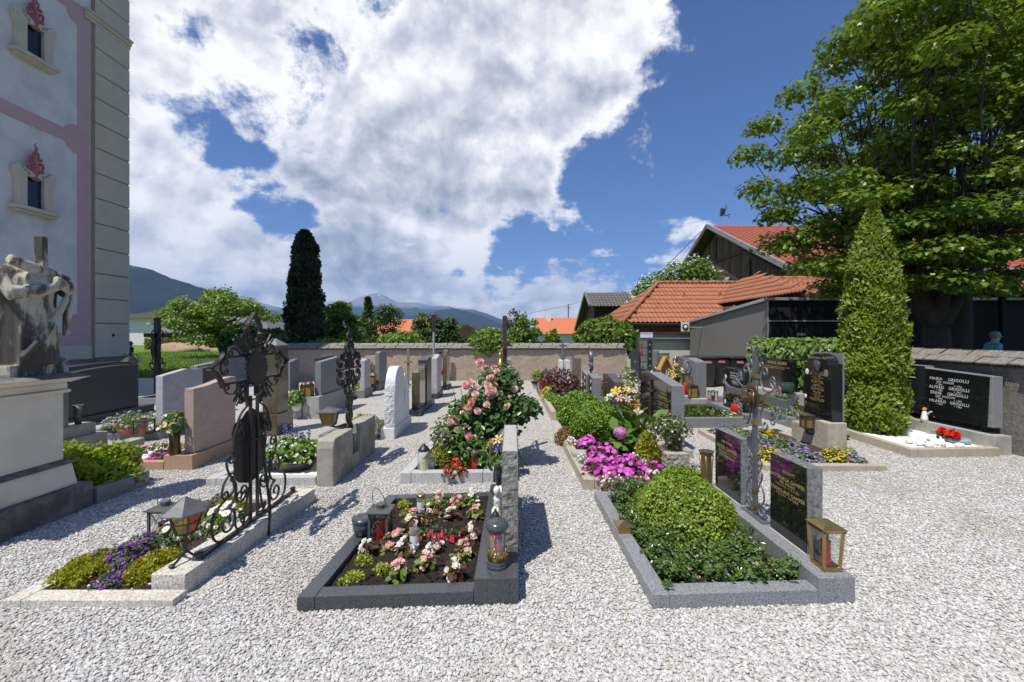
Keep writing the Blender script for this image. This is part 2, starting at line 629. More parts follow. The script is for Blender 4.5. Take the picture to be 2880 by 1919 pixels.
TIN_LIGHT = m_plain('tin_light',(.32,.33,.34),.4,.55,.2,18,.05)
BRASS = m_plain('brass_aged',(.44,.31,.13),.33,.95,.15,12)
BRONZE = m_plain('bronze_brown',(.15,.10,.055),.40,.75,.3,14,.1)
COPPER = m_plain('copper_dark',(.13,.085,.055),.45,.6,.35,10,.1)
VERDIGRIS = m_plain('copper_verdigris',(.24,.34,.36),.6,.1,.25,14,.1)
GOLD = m_plain('gilding',(.62,.42,.13),.38,.6,.1,20)
GOLD_PAINT = m_plain('gold_lettering',(.58,.42,.16),.5,.2,.08,20)
SILVER_PAINT = m_plain('white_lettering',(.70,.70,.68),.6,0,.05,20)
GLASS = m_glass('lantern_glass',(.93,.95,.95),.12)
GLASS_AMBER = m_glass('glass_amber',(.62,.46,.12),.1,.35)
GLASS_RED = m_glass('glass_red',(.85,.05,.03),.1,.55)
GLASS_JAR = m_glass('glass_jar',(.90,.93,.90),.2,.10)
WAX_RED = m_plain('wax_red',(.62,.02,.015),.4,0,.1,10)
WAX_WHITE = m_plain('wax_cream',(.72,.62,.42),.5,0,.08,10)
PLASTIC_BLACK = m_plain('plastic_black',(.022,.022,.023),.4,0,.15,8)
PORCELAIN = m_plain('porcelain_white',(.80,.79,.76),.35,0,.05,8)
WHITE_STONE = m_rough_stone('white_pebble',(.80,.79,.76),20,.2,.1,(.6,.6,.58),.2)
TERRACOTTA = m_plain('terracotta',(.40,.17,.10),.8,0,.2,10,.1)
PAPER = m_plain('paper_label',(.75,.75,.72),.7,0,.05,10)
PLASTER = m_rough_stone('plaster_ochre',(.40,.31,.24),9,.8,.2,(.28,.20,.15),.4,.9,.03)
PLASTER_GREY = m_rough_stone('plaster_grey_old',(.20,.185,.155),16,.9,.35,(.09,.08,.065),.6,.95,.03)
PLASTER_WHITE = m_streaked('render_white',(.74,.72,.69),(.62,.59,.55),.9,.45,.75,.22,.15,1.6)
PLASTER_CREAM = m_plain('render_cream',(.58,.53,.41),.9,0,.08,2.5,.15)
PLASTER_PINK = m_plain('render_pink',(.56,.37,.37),.9,0,.06,2.5,.12)
STUCCO_RED = m_plain('stucco_dark_red',(.40,.14,.15),.85,0,.25,8,.2)
HOUSE_WHITE = m_plain('house_white',(.72,.71,.67),.9,0,.05,3)
HOUSE_BLUE = m_plain('house_bluegrey',(.30,.37,.42),.9,0,.06,3)
HOUSE_BEIGE = m_plain('house_beige',(.62,.58,.48),.9,0,.08,3)
WALL_PLAIN = m_plain('shed_plaster',(.58,.55,.48),.9,0,.10,3,.12)
PANEL = m_plain('fibre_panel',(.175,.160,.152),.6,0,.06,5)
PANEL_DARK = m_plain('gate_panel_dark',(.022,.020,.020),.75,0,.15,4,0,.15)
ZINC = m_plain('zinc_sheet',(.42,.44,.47),.45,.4,.12,6)
BARN = m_wood('barn_boards',(.21,.11,.055),(.04,.026,.018),'z',8)
BARN_DARK = m_wood('barn_boards_dark',(.09,.055,.035),(.02,.016,.012),'z',8)
FASCIA = m_wood('fascia_brown',(.16,.055,.025),(.07,.024,.014),'x',8)
SHINGLE = m_wood('shingle_grey',(.30,.275,.245),(.12,.105,.095),'x',10)
PINE = m_wood('pine_orange',(.62,.30,.07),(.48,.20,.04),'z',6,.5,.1)
STUMP = m_wood('stump_bark',(.16,.10,.065),(.05,.035,.025),'z',10)
def m_tile(name,base,alt,dark):
 t = NT(name)
 q = t.n('ShaderNodeObjectInfo').outputs['Random']
 g = t.n('ShaderNodeNewGeometry').outputs['Random Per Island']
 big = t.noise(1.2,4,.6)
 f = t.noise(35,4,.6)
 col = t.ramp(t.math('ADD',t.math('MULTIPLY',q,.55),t.math('MULTIPLY',g,.45)),[(.1,base),(.9,alt)])
 col = t.mix(t.math('MULTIPLY',t.ramp_f(big,.45,.75),.5),col,dark)
 col = t.mix(t.math('MULTIPLY',f,.3),col,dark)
 return t.done(t.bsdf(col,.8,normal=t.bump(f,.2,.004)))
TILE_ORANGE = m_tile('tile_orange',(.42,.165,.080),(.33,.12,.06),(.19,.09,.06))
TILE_RED = m_tile('tile_red',(.42,.115,.075),(.35,.09,.06),(.26,.075,.05))
TILE_GREY = m_tile('tile_greybrown',(.20,.185,.165),(.15,.14,.125),(.10,.09,.08))
ROOF_SLATE = m_plain('roof_slate_grey',(.13,.125,.125),.7,0,.12,5,.1)
ROOF_BROWN = m_plain('roof_brown',(.17,.135,.115),.7,0,.12,5,.1)
ROOF_FAR = m_plain('roof_far_orange',(.52,.16,.07),.8,0,.12,3,.1)
WINDOW_DARK = m_plain('window_pane_dark',(.016,.02,.03),.08,0,.1,3)
BARK = m_rough_stone('bark_maple',(.055,.040,.028),14,1.0,.5,(.05,.045,.03),.5,.95,.05)
BARK_D = m_rough_stone('bark_dark',(.07,.055,.04),14,.8,.4,(.03,.025,.02),.5,.95,.03)
SOIL = m_rough_stone('soil_dark',(.030,.020,.014),60,1.0,.5,(.016,.011,.008),.4,1.0,.02)
SOIL_B = m_rough_stone('soil_brown',(.075,.046,.030),60,1.0,.5,(.04,.026,.018),.4,1.0,.02)
def m_gravel_sheet():
 t = NT('gravel_sheet')
 v = t.n('ShaderNodeTexVoronoi')
 v.inputs['Scale'].default_value = 62
 v.inputs['Randomness'].default_value = 1.0
 wv = t.mix(.012,t.coord(),t.noise_c(30))
 t.l(wv,v.inputs['Vector'])
 s = t.n('ShaderNodeSeparateColor')
 t.l(v.outputs['Color'],s.inputs[0])
 col = t.ramp(s.outputs[0],[(0,(.27,.255,.235)),(.25,(.42,.40,.37)),(.6,(.52,.50,.46)),(.9,(.64,.62,.58)),(1,(.44,.36,.28))])
 dk = t.ramp_f(v.outputs['Distance'],.45,.85)
 col = t.mix(t.math('MULTIPLY',dk,.55),col,(.16,.15,.14))
 big = t.noise(.9,5,.6)
 col = t.mix(t.math('MULTIPLY',t.ramp_f(big,.5,.75),.30),col,(.36,.30,.23))
 hh = t.math('MULTIPLY',v.outputs['Distance'],-1.0)
 return t.done(t.bsdf(col,.85,spec=.3,normal=t.bump(hh,.9,.012)))
def _noise_c(self,scale):
 q = self.n('ShaderNodeTexNoise')
 q.inputs['Scale'].default_value = scale
 self.l(self.coord(),q.inputs['Vector'])
 return q.outputs[1]
NT.noise_c = _noise_c
GRAVEL = m_gravel_sheet()
def m_pebble():
 t = NT('gravel_pebble')
 q = t.n('ShaderNodeObjectInfo')
 geo = t.n('ShaderNodeNewGeometry')
 col = t.ramp(q.outputs['Random'],[(0,(.38,.37,.355)),(.2,(.46,.45,.432)),(.5,(.53,.52,.50)),(.78,(.60,.59,.57)),(.93,(.70,.69,.67)),(1,(.46,.38,.29))])
 n = t.n('ShaderNodeTexNoise')
 n.inputs['Scale'].default_value = .9
 n.inputs['Detail'].default_value = 5
 t.l(q.outputs['Location'],n.inputs['Vector'])
 col = t.mix(t.math('MULTIPLY',t.ramp_f(n.outputs[0],.50,.70),.38),col,(.34,.27,.20))
 return t.done(t.bsdf(col,.75,spec=.3))
PEBBLE = m_pebble()
def m_grass(name,a,b,c):
 t = NT(name)
 n1 = t.noise(40,4,.7)
 n2 = t.noise(.6,5,.6)
 col = t.ramp(n1,[(.3,a),(.7,b)])
 col = t.mix(t.math('MULTIPLY',t.ramp_f(n2,.4,.7),.6),col,c)
 return t.done(t.bsdf(col,.8,spec=.2,normal=t.bump(n1,.8,.05)))
GRASS = m_grass('grass_field',(.085,.16,.016),(.15,.25,.03),(.20,.27,.05))
BLADE = m_leaf('grass_blade',(.09,.17,.015),(.20,.30,.04),.35,.5)
MEADOW = m_grass('meadow_far',(.06,.11,.02),(.09,.15,.03),(.10,.14,.04))
L_MAPLE = m_leaf('leaf_maple',(0.067,0.129,0.013),(0.209,0.317,0.038),.38,.34)
L_APPLE = m_leaf('leaf_apple',(0.088,0.163,0.018),(0.225,0.338,0.050),.28,.45)
L_THUJA = m_leaf('leaf_thuja',(0.077,0.134,0.008),(0.267,0.348,0.025),.2,.5)
L_CYP = m_leaf('leaf_dark_thuja',(.010,.022,.006),(.028,.046,.012),.08,.6)
L_BUSH = m_leaf('leaf_bush',(0.081,0.162,0.019),(0.189,0.297,0.047),.28,.42)
L_DARK = m_leaf('leaf_dark_tree',(0.029,0.062,0.013),(0.081,0.143,0.029),.2,.45)
L_OLIVE = m_leaf('leaf_olive',(0.075,0.112,0.022),(0.163,0.200,0.050),.2,.5)
L_BROWNISH = m_leaf('leaf_brownish',(.07,.07,.025),(.15,.13,.06),.2,.5)
L_BOX = m_leaf('leaf_box',(0.081,0.163,0.017),(0.260,0.423,0.043),.22,.38)
L_BOX_B = m_leaf('leaf_box_bright',(0.132,0.217,0.018),(0.324,0.433,0.064),.25,.36)
L_BOX_Y = m_leaf('leaf_box_yellow',(.16,.25,.012),(.36,.46,.04),.3,.36)
L_CUPHEA = m_leaf('leaf_cuphea',(0.045,0.091,0.017),(0.141,0.232,0.049),.18,.25)
L_SEDUM = m_leaf('leaf_yellow_conifer',(0.204,0.216,0.010),(0.432,0.432,0.036),.22,.5)
L_GOLD = m_leaf('leaf_gold_green',(0.264,0.330,0.033),(0.506,0.550,0.110),.28,.5)
L_GREEN = m_leaf('leaf_green',(0.065,0.143,0.019),(0.169,0.286,0.052),.28,.4)
L_LIGHT = m_leaf('leaf_light_green',(.12,.22,.03),(.27,.40,.08),.3,.4)
L_ROSE = m_leaf('leaf_rose',(0.029,0.070,0.014),(0.109,0.189,0.041),.16,.26)
L_BEG = m_leaf('leaf_begonia_green',(0.120,0.192,0.024),(0.240,0.312,0.060),.3,.3)
L_BEG_R = m_leaf('leaf_begonia_bronze',(.060,.026,.012),(.17,.085,.035),.25,.3)
L_RED = m_leaf('leaf_red_sedum',(.20,.065,.04),(.30,.20,.08),.25,.5)
L_PURPLE = m_leaf('leaf_dark_purple',(.035,.012,.018),(.13,.055,.05),.18,.4)
L_IVY = m_leaf('leaf_ivy',(0.065,0.130,0.019),(0.234,0.351,0.078),.25,.4)
L_LILY = m_leaf('leaf_lily',(.055,.10,.015),(.15,.22,.05),.25,.4)
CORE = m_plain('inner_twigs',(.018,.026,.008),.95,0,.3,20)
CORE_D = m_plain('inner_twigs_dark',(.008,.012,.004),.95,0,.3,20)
STEM = m_plain('green_stem',(.06,.10,.025),.6,0,.2,20)
P_PINK = m_petal('petal_begonia_pink',(.78,.30,.33),(.86,.62,.60))
P_WHITE = m_petal('petal_white',(.83,.80,.72),(.86,.85,.82),.3)
P_ROSE = m_petal('petal_rose',(.84,.40,.36),(.88,.62,.54),.3)
P_RED = m_petal('petal_red',(.62,.015,.012),(.78,.06,.02),.2)
P_CRIMSON = m_petal('petal_fuchsia_red',(.55,.02,.06),(.72,.07,.12),.2)
P_MAG = m_petal('petal_magenta',(.58,.025,.46),(.80,.20,.66),.28)
P_PURPLE = m_petal('petal_purple',(.16,.03,.30),(.33,.10,.52),.2,mode='isl')
P_LILAC = m_petal('petal_lilac',(.30,.19,.58),(.52,.36,.76),.25,mode='isl')
P_BLUE = m_petal('petal_blue',(.10,.07,.34),(.30,.27,.62),.2,mode='isl')
P_YELLOW = m_petal('petal_yellow',(.76,.42,.01),(.84,.60,.03),.2,mode='isl')
P_YEL_O = m_petal('petal_yellow_lily',(.80,.50,.04),(.84,.62,.16),.25)
P_WHITE_S = m_petal('petal_white_small',(.80,.79,.72),(.86,.86,.83),.25,mode='isl')
P_PINK_S = m_petal('petal_pink_small',(.60,.20,.46),(.76,.42,.62),.25,mode='isl')
P_PURP_S = m_petal('petal_purple_small',(.42,.18,.55),(.60,.34,.70),.25,mode='isl')
P_EYE = m_plain('flower_eye',(.72,.44,.03),.6,0,.15,20)
SKIN = m_plain('skin',(.48,.29,.21),.55,0,.08,10)
HAIR_GREY = m_plain('hair_grey',(.20,.19,.20),.55,0,.4,60)
HAIR_BROWN = m_plain('hair_brown',(.11,.045,.025),.55,0,.3,60)
SHIRT_TEAL = m_plain('shirt_turquoise',(.06,.38,.43),.8,0,.1,10,.1)
SHIRT_DARK = m_plain('shirt_dark',(.035,.035,.042),.85,0,.1,10,.1)
TROUSER = m_plain('trousers_dark',(.04,.045,.06),.85,0,.1,10,.1)
def poly_t(pts,faces=None):
 return np.array(pts,dtype=np.float32),faces or [tuple(range(len(pts)))]
T_DIAM = poly_t([(0,0,0),(.30,.5,.07),(0,1,0),(-.30,.5,.07)],[(0,1,2),(0,2,3)])
T_OVAL = poly_t([(0,0,0),(.30,.28,.05),(.30,.68,.05),(0,1,-.06),(-.30,.68,.05),(-.30,.28,.05)],[(0,1,2,3),(0,3,4,5)])
T_LONG = poly_t([(0,0,0),(.09,.35,.03),(.08,.7,0),(0,1,-.1),(-.08,.7,0),(-.09,.35,.03)],[(0,1,2,3),(0,3,4,5)])
_mp = [(0,0),(.20,.02),(.46,-.10),(.40,.14),(.62,.36),(.40,.42),(.24,.52),(.30,.74),(.10,.72),(0,1.0),
 (-.10,.72),(-.30,.74),(-.24,.52),(-.40,.42),(-.62,.36),(-.40,.14),(-.46,-.10),(-.20,.02)]
T_MAPLE = poly_t([(x,y,.10 * abs(x) - .10 * y * y) for x,y in _mp],[tuple(range(0,10)),(0,) + tuple(range(9,18))])
T_SPRAY = poly_t([(0,0,0),(.16,.30,.02),(.42,.62,.05),(.20,.62,.0),(.10,1.0,-.03),(-.04,.70,.0),(-.34,.78,.05),(-.18,.34,.02)],
 [(0,1,5,7),(1,2,3),(1,3,4,5),(7,5,6)])
T_FROND = poly_t([(0,0,0),(.07,.2,.01),(.20,.42,.04),(.09,.45,0),(.17,.72,.03),(.06,.74,0),(.02,1.0,-.03),(-.05,.70,0),(-.18,.64,.04),(-.08,.40,0),(-.19,.36,.04),(-.06,.18,.01)],
 [(0,1,9,11),(1,2,3),(1,3,7,9),(3,4,5),(3,5,6,7),(9,7,8),(11,9,10)])
T_FLOR4 = poly_t([(0,0,.0)] + [(math.cos(a) * r,math.sin(a) * r,z) for a,r,z in
 [(k * math.pi / 4,.5 if k % 2 == 0 else .22,.1 if k % 2 == 0 else .02) for k in range(8)]],
 [(0,1 + i,1 + (i + 1) % 8) for i in range(8)])
T_IVY = poly_t([(0,0,0),(.42,.12,.06),(.34,.5,.05),(0,1,-.08),(-.34,.5,.05),(-.42,.12,.06)],[(0,1,2,3),(0,3,4,5)])
def nrm(a):
 return a / np.maximum(np.linalg.norm(a,axis=1,keepdims=True),1e-6)
def leaf_arrays(P,N,size,tmpl,B=None,rng=RNG,sjit=.35):
 """one leaf per point: lies across N, points along B (random if None)"""
 tv,tf = tmpl
 n = len(P)
 N = nrm(N)
 if B is None:
  B = rng.normal(size=(n,3))
 B = nrm(B - N * np.sum(B * N,axis=1,keepdims=True))
 T = np.cross(B,N)
 s = (size * (1 + sjit * (rng.random(n) * 2 - 1)))[:,None,None]
 V = P[:,None,:] + s * (tv[None,:,0:1] * T[:,None,:] + tv[None,:,1:2] * B[:,None,:] + tv[None,:,2:3] * N[:,None,:])
 k = len(tv)
 base = (np.arange(n) * k)[:,None]
 fl = np.concatenate([np.array(f) for f in tf])
 loops = (base + fl[None,:]).ravel()
 sizes = np.tile(np.array([len(f) for f in tf]),n)
 return V.reshape(-1,3),sizes,loops
def join_arrays(parts):
 Vs,Ss,Ls,Ms = [],[],[],[]
 off = 0
 for (V,S,L,m) in parts:
  Vs.append(V)
  Ss.append(S)
  Ls.append(np.asarray(L) + off)
  Ms.append(np.full(len(S),m))
  off += len(V)
 return np.concatenate(Vs),np.concatenate(Ss),np.concatenate(Ls),np.concatenate(Ms)
def mb_arrays(mb,m):
 return np.array(mb.v,dtype=np.float32),np.array([len(f) for f in mb.f]),np.concatenate([np.array(f) for f in mb.f]),m
def dome_points(n,c,rx,ry,h,fuzz=.12,lump=.12,seed=0,full=False,boxy=0.0,rng=RNG):
 """points and outward normals on a lumpy dome (or whole ellipsoid) standing at c"""
 d = rng.normal(size=(n,3))
 d = nrm(d)
 if not full:
  d[:,2] = np.abs(d[:,2])
 k = np.array([noise.noise(Vector((float(q[0]) * 2.2 + seed,float(q[1]) * 2.2,float(q[2]) * 2.2))) for q in d])
 if boxy:
  e = np.sign(d) * np.abs(d) ** (1 - boxy)
  d2 = e / np.maximum(np.max(np.abs(e),axis=1,keepdims=True) ** boxy,1e-6)
 else:
  d2 = d
 r = (1 + lump * k - fuzz * rng.random(n) ** 2)[:,None]
 P = np.array(c) + d2 * r * np.array([rx,ry,h])
 N = nrm(d * np.array([1 / rx,1 / ry,1 / h]))
 return P,N
def shrub(name,label,cat,c,rx,ry,h,leaf,n,size,tmpl=T_DIAM,group=None,full=False,fuzz=.12,lump=.10,boxy=0.0,
 tilt=.5,core=CORE,core_k=.86,up=0.0,extra=(),seed=0.0,loc=None,parent=None,part='foliage',kind=None,stem=True):
 """a leafy plant: dense inner twigs plus leaf faces; extra: (petal material, count, size, template)"""
 loc = loc or (c[0],c[1],c[2])
 root = parent if parent is not None else thing(name,label,cat,loc,group,kind)
 P,N = dome_points(n,c,rx,ry,h,fuzz,lump,seed,full,boxy)
 Nn = nrm(N + RNG.normal(size=N.shape) * tilt)
 B = None
 if up:
  B = N * (1 - up) + np.array([0,0,1.0]) * up + RNG.normal(size=N.shape) * .35
  Nn = nrm(RNG.normal(size=N.shape) + N * .8)
 parts = [(*leaf_arrays(P,Nn,size,tmpl,B),0)]
 mats = [leaf]
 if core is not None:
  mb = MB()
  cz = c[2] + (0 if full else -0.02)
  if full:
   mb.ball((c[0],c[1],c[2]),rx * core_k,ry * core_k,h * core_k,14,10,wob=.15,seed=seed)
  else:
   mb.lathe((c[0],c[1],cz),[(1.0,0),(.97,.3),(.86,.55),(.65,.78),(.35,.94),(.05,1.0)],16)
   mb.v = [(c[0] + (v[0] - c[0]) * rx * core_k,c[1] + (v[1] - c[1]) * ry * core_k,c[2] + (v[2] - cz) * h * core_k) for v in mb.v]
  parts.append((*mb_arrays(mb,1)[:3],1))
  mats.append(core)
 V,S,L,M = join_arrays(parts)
 fo = np_mesh(part,V,S,L,mats,root,mi=M)
 for (pm,cnt,fs,ft) in extra:
  P,N = dome_points(cnt,c,rx * 1.03,ry * 1.03,h * 1.05,fuzz * .5,lump,seed,full,boxy)
  Nn = nrm(N + np.array([0,0,.6]) + RNG.normal(size=N.shape) * .35)
  V,S,L = leaf_arrays(P + N * fs * .2,Nn,fs,ft)
  np_mesh('blossoms',V,S,L,pm,root)
 return root
def petal_ring(mb,n,r,w,cup,z=0.0,a0=0.0,mi=0,seg=2,curl=0.0):
 for k in range(n):
  a = a0 + 2 * math.pi * k / n
  ca,sa = math.cos(a),math.sin(a)
  pts = []
  for (u,ww) in ((.12,.25),(.55,1.0),(.85,.85),(1.0,.35)):
   rr = r * u
   zz = z + cup * u ** 1.5 * r - curl * max(0,u - .6) ** 2 * r
   for s in (-1,1):
    x,y = rr,s * w * ww / 2
    pts.append((x * ca - y * sa,x * sa + y * ca,zz + (.12 * w if s else 0) * abs(s) * .5))
  mb.add(pts,[(0,2,3,1),(2,4,5,3),(4,6,7,5)],mi)
def blossom_mesh(name,mats,fn):
 mb = MB()
 fn(mb)
 me = bpy.data.meshes.new(name)
 me.from_pydata(mb.v,[],mb.f)
 if any(mb.m):
  me.polygons.foreach_set('material_index',mb.m)
 me.polygons.foreach_set('use_smooth',[True] * len(mb.f))
 for m in mats:
  me.materials.append(m)
 return me
def _rose(mb):
 for i,(n,r,cup,z) in enumerate([(5,1.0,.15,0),(5,.86,.45,.04),(5,.68,.9,.08),(4,.46,1.6,.1),(3,.28,2.2,.14)]):
  petal_ring(mb,n,r,r * 1.15,cup,z,i * .5,curl=.35)
 mb.ball((0,0,.25),.16,.16,.26,8,5)
def _begonia(mb):
 petal_ring(mb,4,1.0,1.0,.25,0,0)
 petal_ring(mb,4,.7,.7,.7,.05,.4)
 mb.ball((0,0,.18),.2,.2,.16,8,5,mi=1)
def _five(mb):
 petal_ring(mb,5,1.0,1.12,.10)
 mb.ball((0,0,.04),.12,.12,.08,6,4,mi=1)
def _daisy(mb):
 petal_ring(mb,11,1.0,.44,.05)
 mb.ball((0,0,.05),.24,.24,.12,8,5,mi=1)
def _lily(mb):
 petal_ring(mb,3,1.0,.42,.35,0,0,curl=1.6)
 petal_ring(mb,3,.95,.34,.42,.02,math.pi / 3,curl=1.6)
 for k in range(5):
  a = k * 1.256
  mb.tube([(0,0,0),(.2 * math.cos(a),.2 * math.sin(a),.55)],.02,4,mi=1)
def _globe(mb):
 mb.ball((0,0,0),1,1,.9,10,7,wob=.35)
def _bell(mb):
 mb.lathe((0,0,-1.0),[(.30,0),(.24,.25),(.18,.5),(.14,.9),(.05,1.0)],7)
B_ROSE = blossom_mesh('rose_head',[P_ROSE],_rose)
B_PINK = blossom_mesh('begonia_pink_head',[P_PINK,P_EYE],_begonia)
B_WHITE = blossom_mesh('begonia_white_head',[P_WHITE,P_EYE],_begonia)
B_MAG = blossom_mesh('busy_lizzie_head',[P_MAG,P_WHITE],_five)
B_REDF = blossom_mesh('red_begonia_head',[P_RED,P_EYE],_begonia)
B_DAISY = blossom_mesh('daisy_head',[P_WHITE,P_EYE],_daisy)
B_LILYW = blossom_mesh('lily_white_head',[P_WHITE,P_EYE],_lily)
B_LILYY = blossom_mesh('lily_yellow_head',[P_YEL_O,P_EYE],_lily)
B_LILYP = blossom_mesh('lily_pink_head',[P_PINK,P_EYE],_lily)
B_GLOBE = blossom_mesh('white_globe_head',[P_WHITE],_globe)
B_BELL = blossom_mesh('fuchsia_bell',[P_CRIMSON],_bell)
B_ROSER = blossom_mesh('red_rose_head',[P_RED],_rose)
B_ROSEW = blossom_mesh('white_rose_head',[P_WHITE],_rose)
def put_blossoms(root,me,P,N,size,jit=.25,name='blossom',rng=RNG):
 rt = root
 while rt.parent is not None:
  rt = rt.parent
 o0 = np.array(ORIGIN.get(rt.name,Vector((0,0,0))))
 for p,n in zip(P,N):
  o = bpy.data.objects.new(name,me)
  COL.objects.link(o)
  o.parent = root
  o.location = Vector(p) - Vector(o0)
  q = Vector(n).to_track_quat('Z','Y') @ Matrix.Rotation(rng.random() * 6.28,3,'Z').to_quaternion()
  o.rotation_euler = q.to_euler()
  s = size * (1 + jit * (rng.random() * 2 - 1))
  o.scale = (s,s,s)
def flower_plant(name,label,cat,c,r,h,leaf,n_leaf,leaf_size,me,n_fl,fl_size,group=None,tmpl=T_OVAL,ry=None,fl_name='blossom',
 core=CORE,top=.25,seed=None,lean=(0,0)):
 ry = ry or r
 seed = RNG.random() * 50 if seed is None else seed
 root = thing(name,label,cat,tuple(c),group)
 P,N = dome_points(n_leaf,c,r,ry,h * .82,.35,.15,seed)
 Nn = nrm(N + np.array([0,0,.8]) + RNG.normal(size=N.shape) * .45)
 V,S,L = leaf_arrays(P,Nn,leaf_size,tmpl,N + RNG.normal(size=N.shape) * .4)
 mb = MB()
 for k in range(4):
  a = RNG.random() * 6.28
  mb.tube([(c[0],c[1],c[2] - .005),(c[0] + r * .5 * math.cos(a),c[1] + ry * .5 * math.sin(a),c[2] + h * .55)],.003,4)
 a2 = mb_arrays(mb,1)
 V,S,L,M = join_arrays([(V,S,L,0),(*a2[:3],1)])
 np_mesh('foliage',V,S,L,[leaf,STEM],root,mi=M)
 if n_fl:
  d = nrm(RNG.normal(size=(n_fl,3)) + np.array([0,0,top * 2]))
  d[:,2] = np.abs(d[:,2]) * .9 + .1
  P = np.array(c) + d * np.array([r * .85,ry * .85,h]) * (.82 + .22 * RNG.random((n_fl,1)))
  N = nrm(d + np.array([-.25,-.45,.5]) + RNG.normal(size=d.shape) * .3)
  put_blossoms(root,me,P,N,fl_size,name=fl_name)
 return root
def headstone(name,label,x0,x1,prof,mat,base=None,base_mat=None,group=None,bevel=.005,cat='headstone',part='slab',smooth=False):
 ys = [p[0] for p in prof]
 root = thing(name,label,cat,((x0 + x1) / 2,(min(ys) + max(ys)) / 2,0),group)
 s = MB().slab(prof,x0,x1).build(part,mat,root,bevel=bevel)
 if base:
  if not isinstance(base,list):
   base = [base]
  for b in base:
   MB().box(*b).build('plinth',base_mat or mat,root,bevel=.005)
 return root
def inscribe(root,lines,X,yc,z_top,mat,face=-1,font_scale=1.0,name='inscription',lead=1.35,plane='x',xoff=0.0,depth=.0022):
 """lines: (text, letter height m, shift along the line) set under each other on the stone's face"""
 V,F = [],[]
 z = z_top
 for ln in lines:
  txt,size = ln[0],ln[1] * font_scale
  sh = ln[2] if len(ln) > 2 else 0.0
  z -= size * (lead if len(ln) < 4 else ln[3])
  if not txt:
   continue
  cu = bpy.data.curves.new('txt','FONT')
  cu.body = txt
  cu.size = size * 1.35
  cu.align_x = 'CENTER'
  cu.resolution_u = 2
  cu.space_character = 1.08
  cu.offset = size * .012
  ob = bpy.data.objects.new('txt',cu)
  me = bpy.data.meshes.new_from_object(ob)
  b = len(V)
  for v in me.vertices:
   tx,ty = v.co.x + sh,v.co.y
   if plane == 'x':
    V.append((X + face * depth,yc + face * tx,z + ty))
   else:
    V.append((yc + tx,X - depth,z + ty))
  for p in me.polygons:
   F.append(tuple(b + i for i in p.vertices))
  bpy.data.objects.remove(ob)
  bpy.data.curves.remove(cu)
  bpy.data.meshes.remove(me)
 if V:
  mb = MB()
  mb.v,mb.f,mb.m = V,F,[0] * len(F)
  return mb.build(name,mat,root)
def bil(c,u,v):
 FL,FR,RR,RL = [Vector((p[0],p[1])) for p in c]
 return (FL * (1 - u) + FR * u) * (1 - v) + (RL * (1 - u) + RR * u) * v
def quad_prism(mb,c,u0,u1,v0,v1,z0,z1,mi=0):
 return mb.prism([tuple(bil(c,u0,v0)),tuple(bil(c,u1,v0)),tuple(bil(c,u1,v1)),tuple(bil(c,u0,v1))],z0,z1,mi)
def bed_surface(root,c,u0,u1,v0,v1,z,mat,name='soil',nu=26,nv=30,amp=.012,mound=0.0):
 vs,fs = [],[]
 for j in range(nv + 1):
  for i in range(nu + 1):
   u,v = i / nu,j / nv
   p = bil(c,u0 + (u1 - u0) * u,v0 + (v1 - v0) * v)
   e = min(u,1 - u,v,1 - v) * 4
   zz = z + amp * noise.noise(Vector((p.x * 9,p.y * 9,3.1))) + amp * .6 * noise.noise(Vector((p.x * 31,p.y * 31,1.1))) + mound * min(1,e)
   vs.append((p.x,p.y,zz))
 for j in range(nv):
  for i in range(nu):
   a = j * (nu + 1) + i
   fs.append((a,a + 1,a + nu + 2,a + nu + 1))
 mb = MB()
 mb.add(vs,fs)
 return mb.build(name,mat,root,smooth=True)
def grave(name,label,c,kw,z,mat,soil_z=None,soil=SOIL,sides='LFBR',group=None,soil_name='soil',splits=None,mound=0.02,amp=.012,soil_u=None):
 """c: outer corners near-left, near-right, far-right, far-left (x,y); kerb stones as separate parts"""
 cx = sum(p[0] for p in c) / 4
 cy_ = sum(p[1] for p in c) / 4
 root = thing(name,label,'grave plot',(cx,cy_,0),group)
 w = (Vector(c[1][:2]) - Vector(c[0][:2])).length
 d = (Vector(c[3][:2]) - Vector(c[0][:2])).length
 ku,kv = kw / w,kw / d
 g = .0025
 gu,gv = g / w,g / d
 splits = splits or {}
 if 'L' in sides:
  n = splits.get('L',1)
  for i in range(n):
   quad_prism(MB(),c,0,ku,i / n + (gv if i else 0),(i + 1) / n - gv,-.12,z).build('kerb_stone',mat,root,bevel=.004)
 if 'R' in sides:
  n = splits.get('R',1)
  for i in range(n):
   quad_prism(MB(),c,1 - ku,1,i / n + gv,(i + 1) / n - gv,-.12,z).build('kerb_stone',mat,root,bevel=.004)
 ul = ku + gu if 'L' in sides else 0
 ur = 1 - ku - gu if 'R' in sides else 1
 for sd,(va,vb) in (('F',(0,kv)),('B',(1 - kv,1))):
  if sd in sides:
   n = splits.get(sd,1)
   for i in range(n):
    quad_prism(MB(),c,ul + (ur - ul) * i / n + gu,ul + (ur - ul) * (i + 1) / n - gu,va,vb,-.12,z).build('kerb_stone',mat,root,bevel=.004)
 if soil_z is not None:
  bed_surface(root,c,ku if 'L' in sides else 0,soil_u or (1 - ku if 'R' in sides else 1),kv if 'F' in sides else 0,1 - kv if 'B' in sides else 1,
   soil_z,soil,soil_name,mound=mound,amp=amp)
 return root
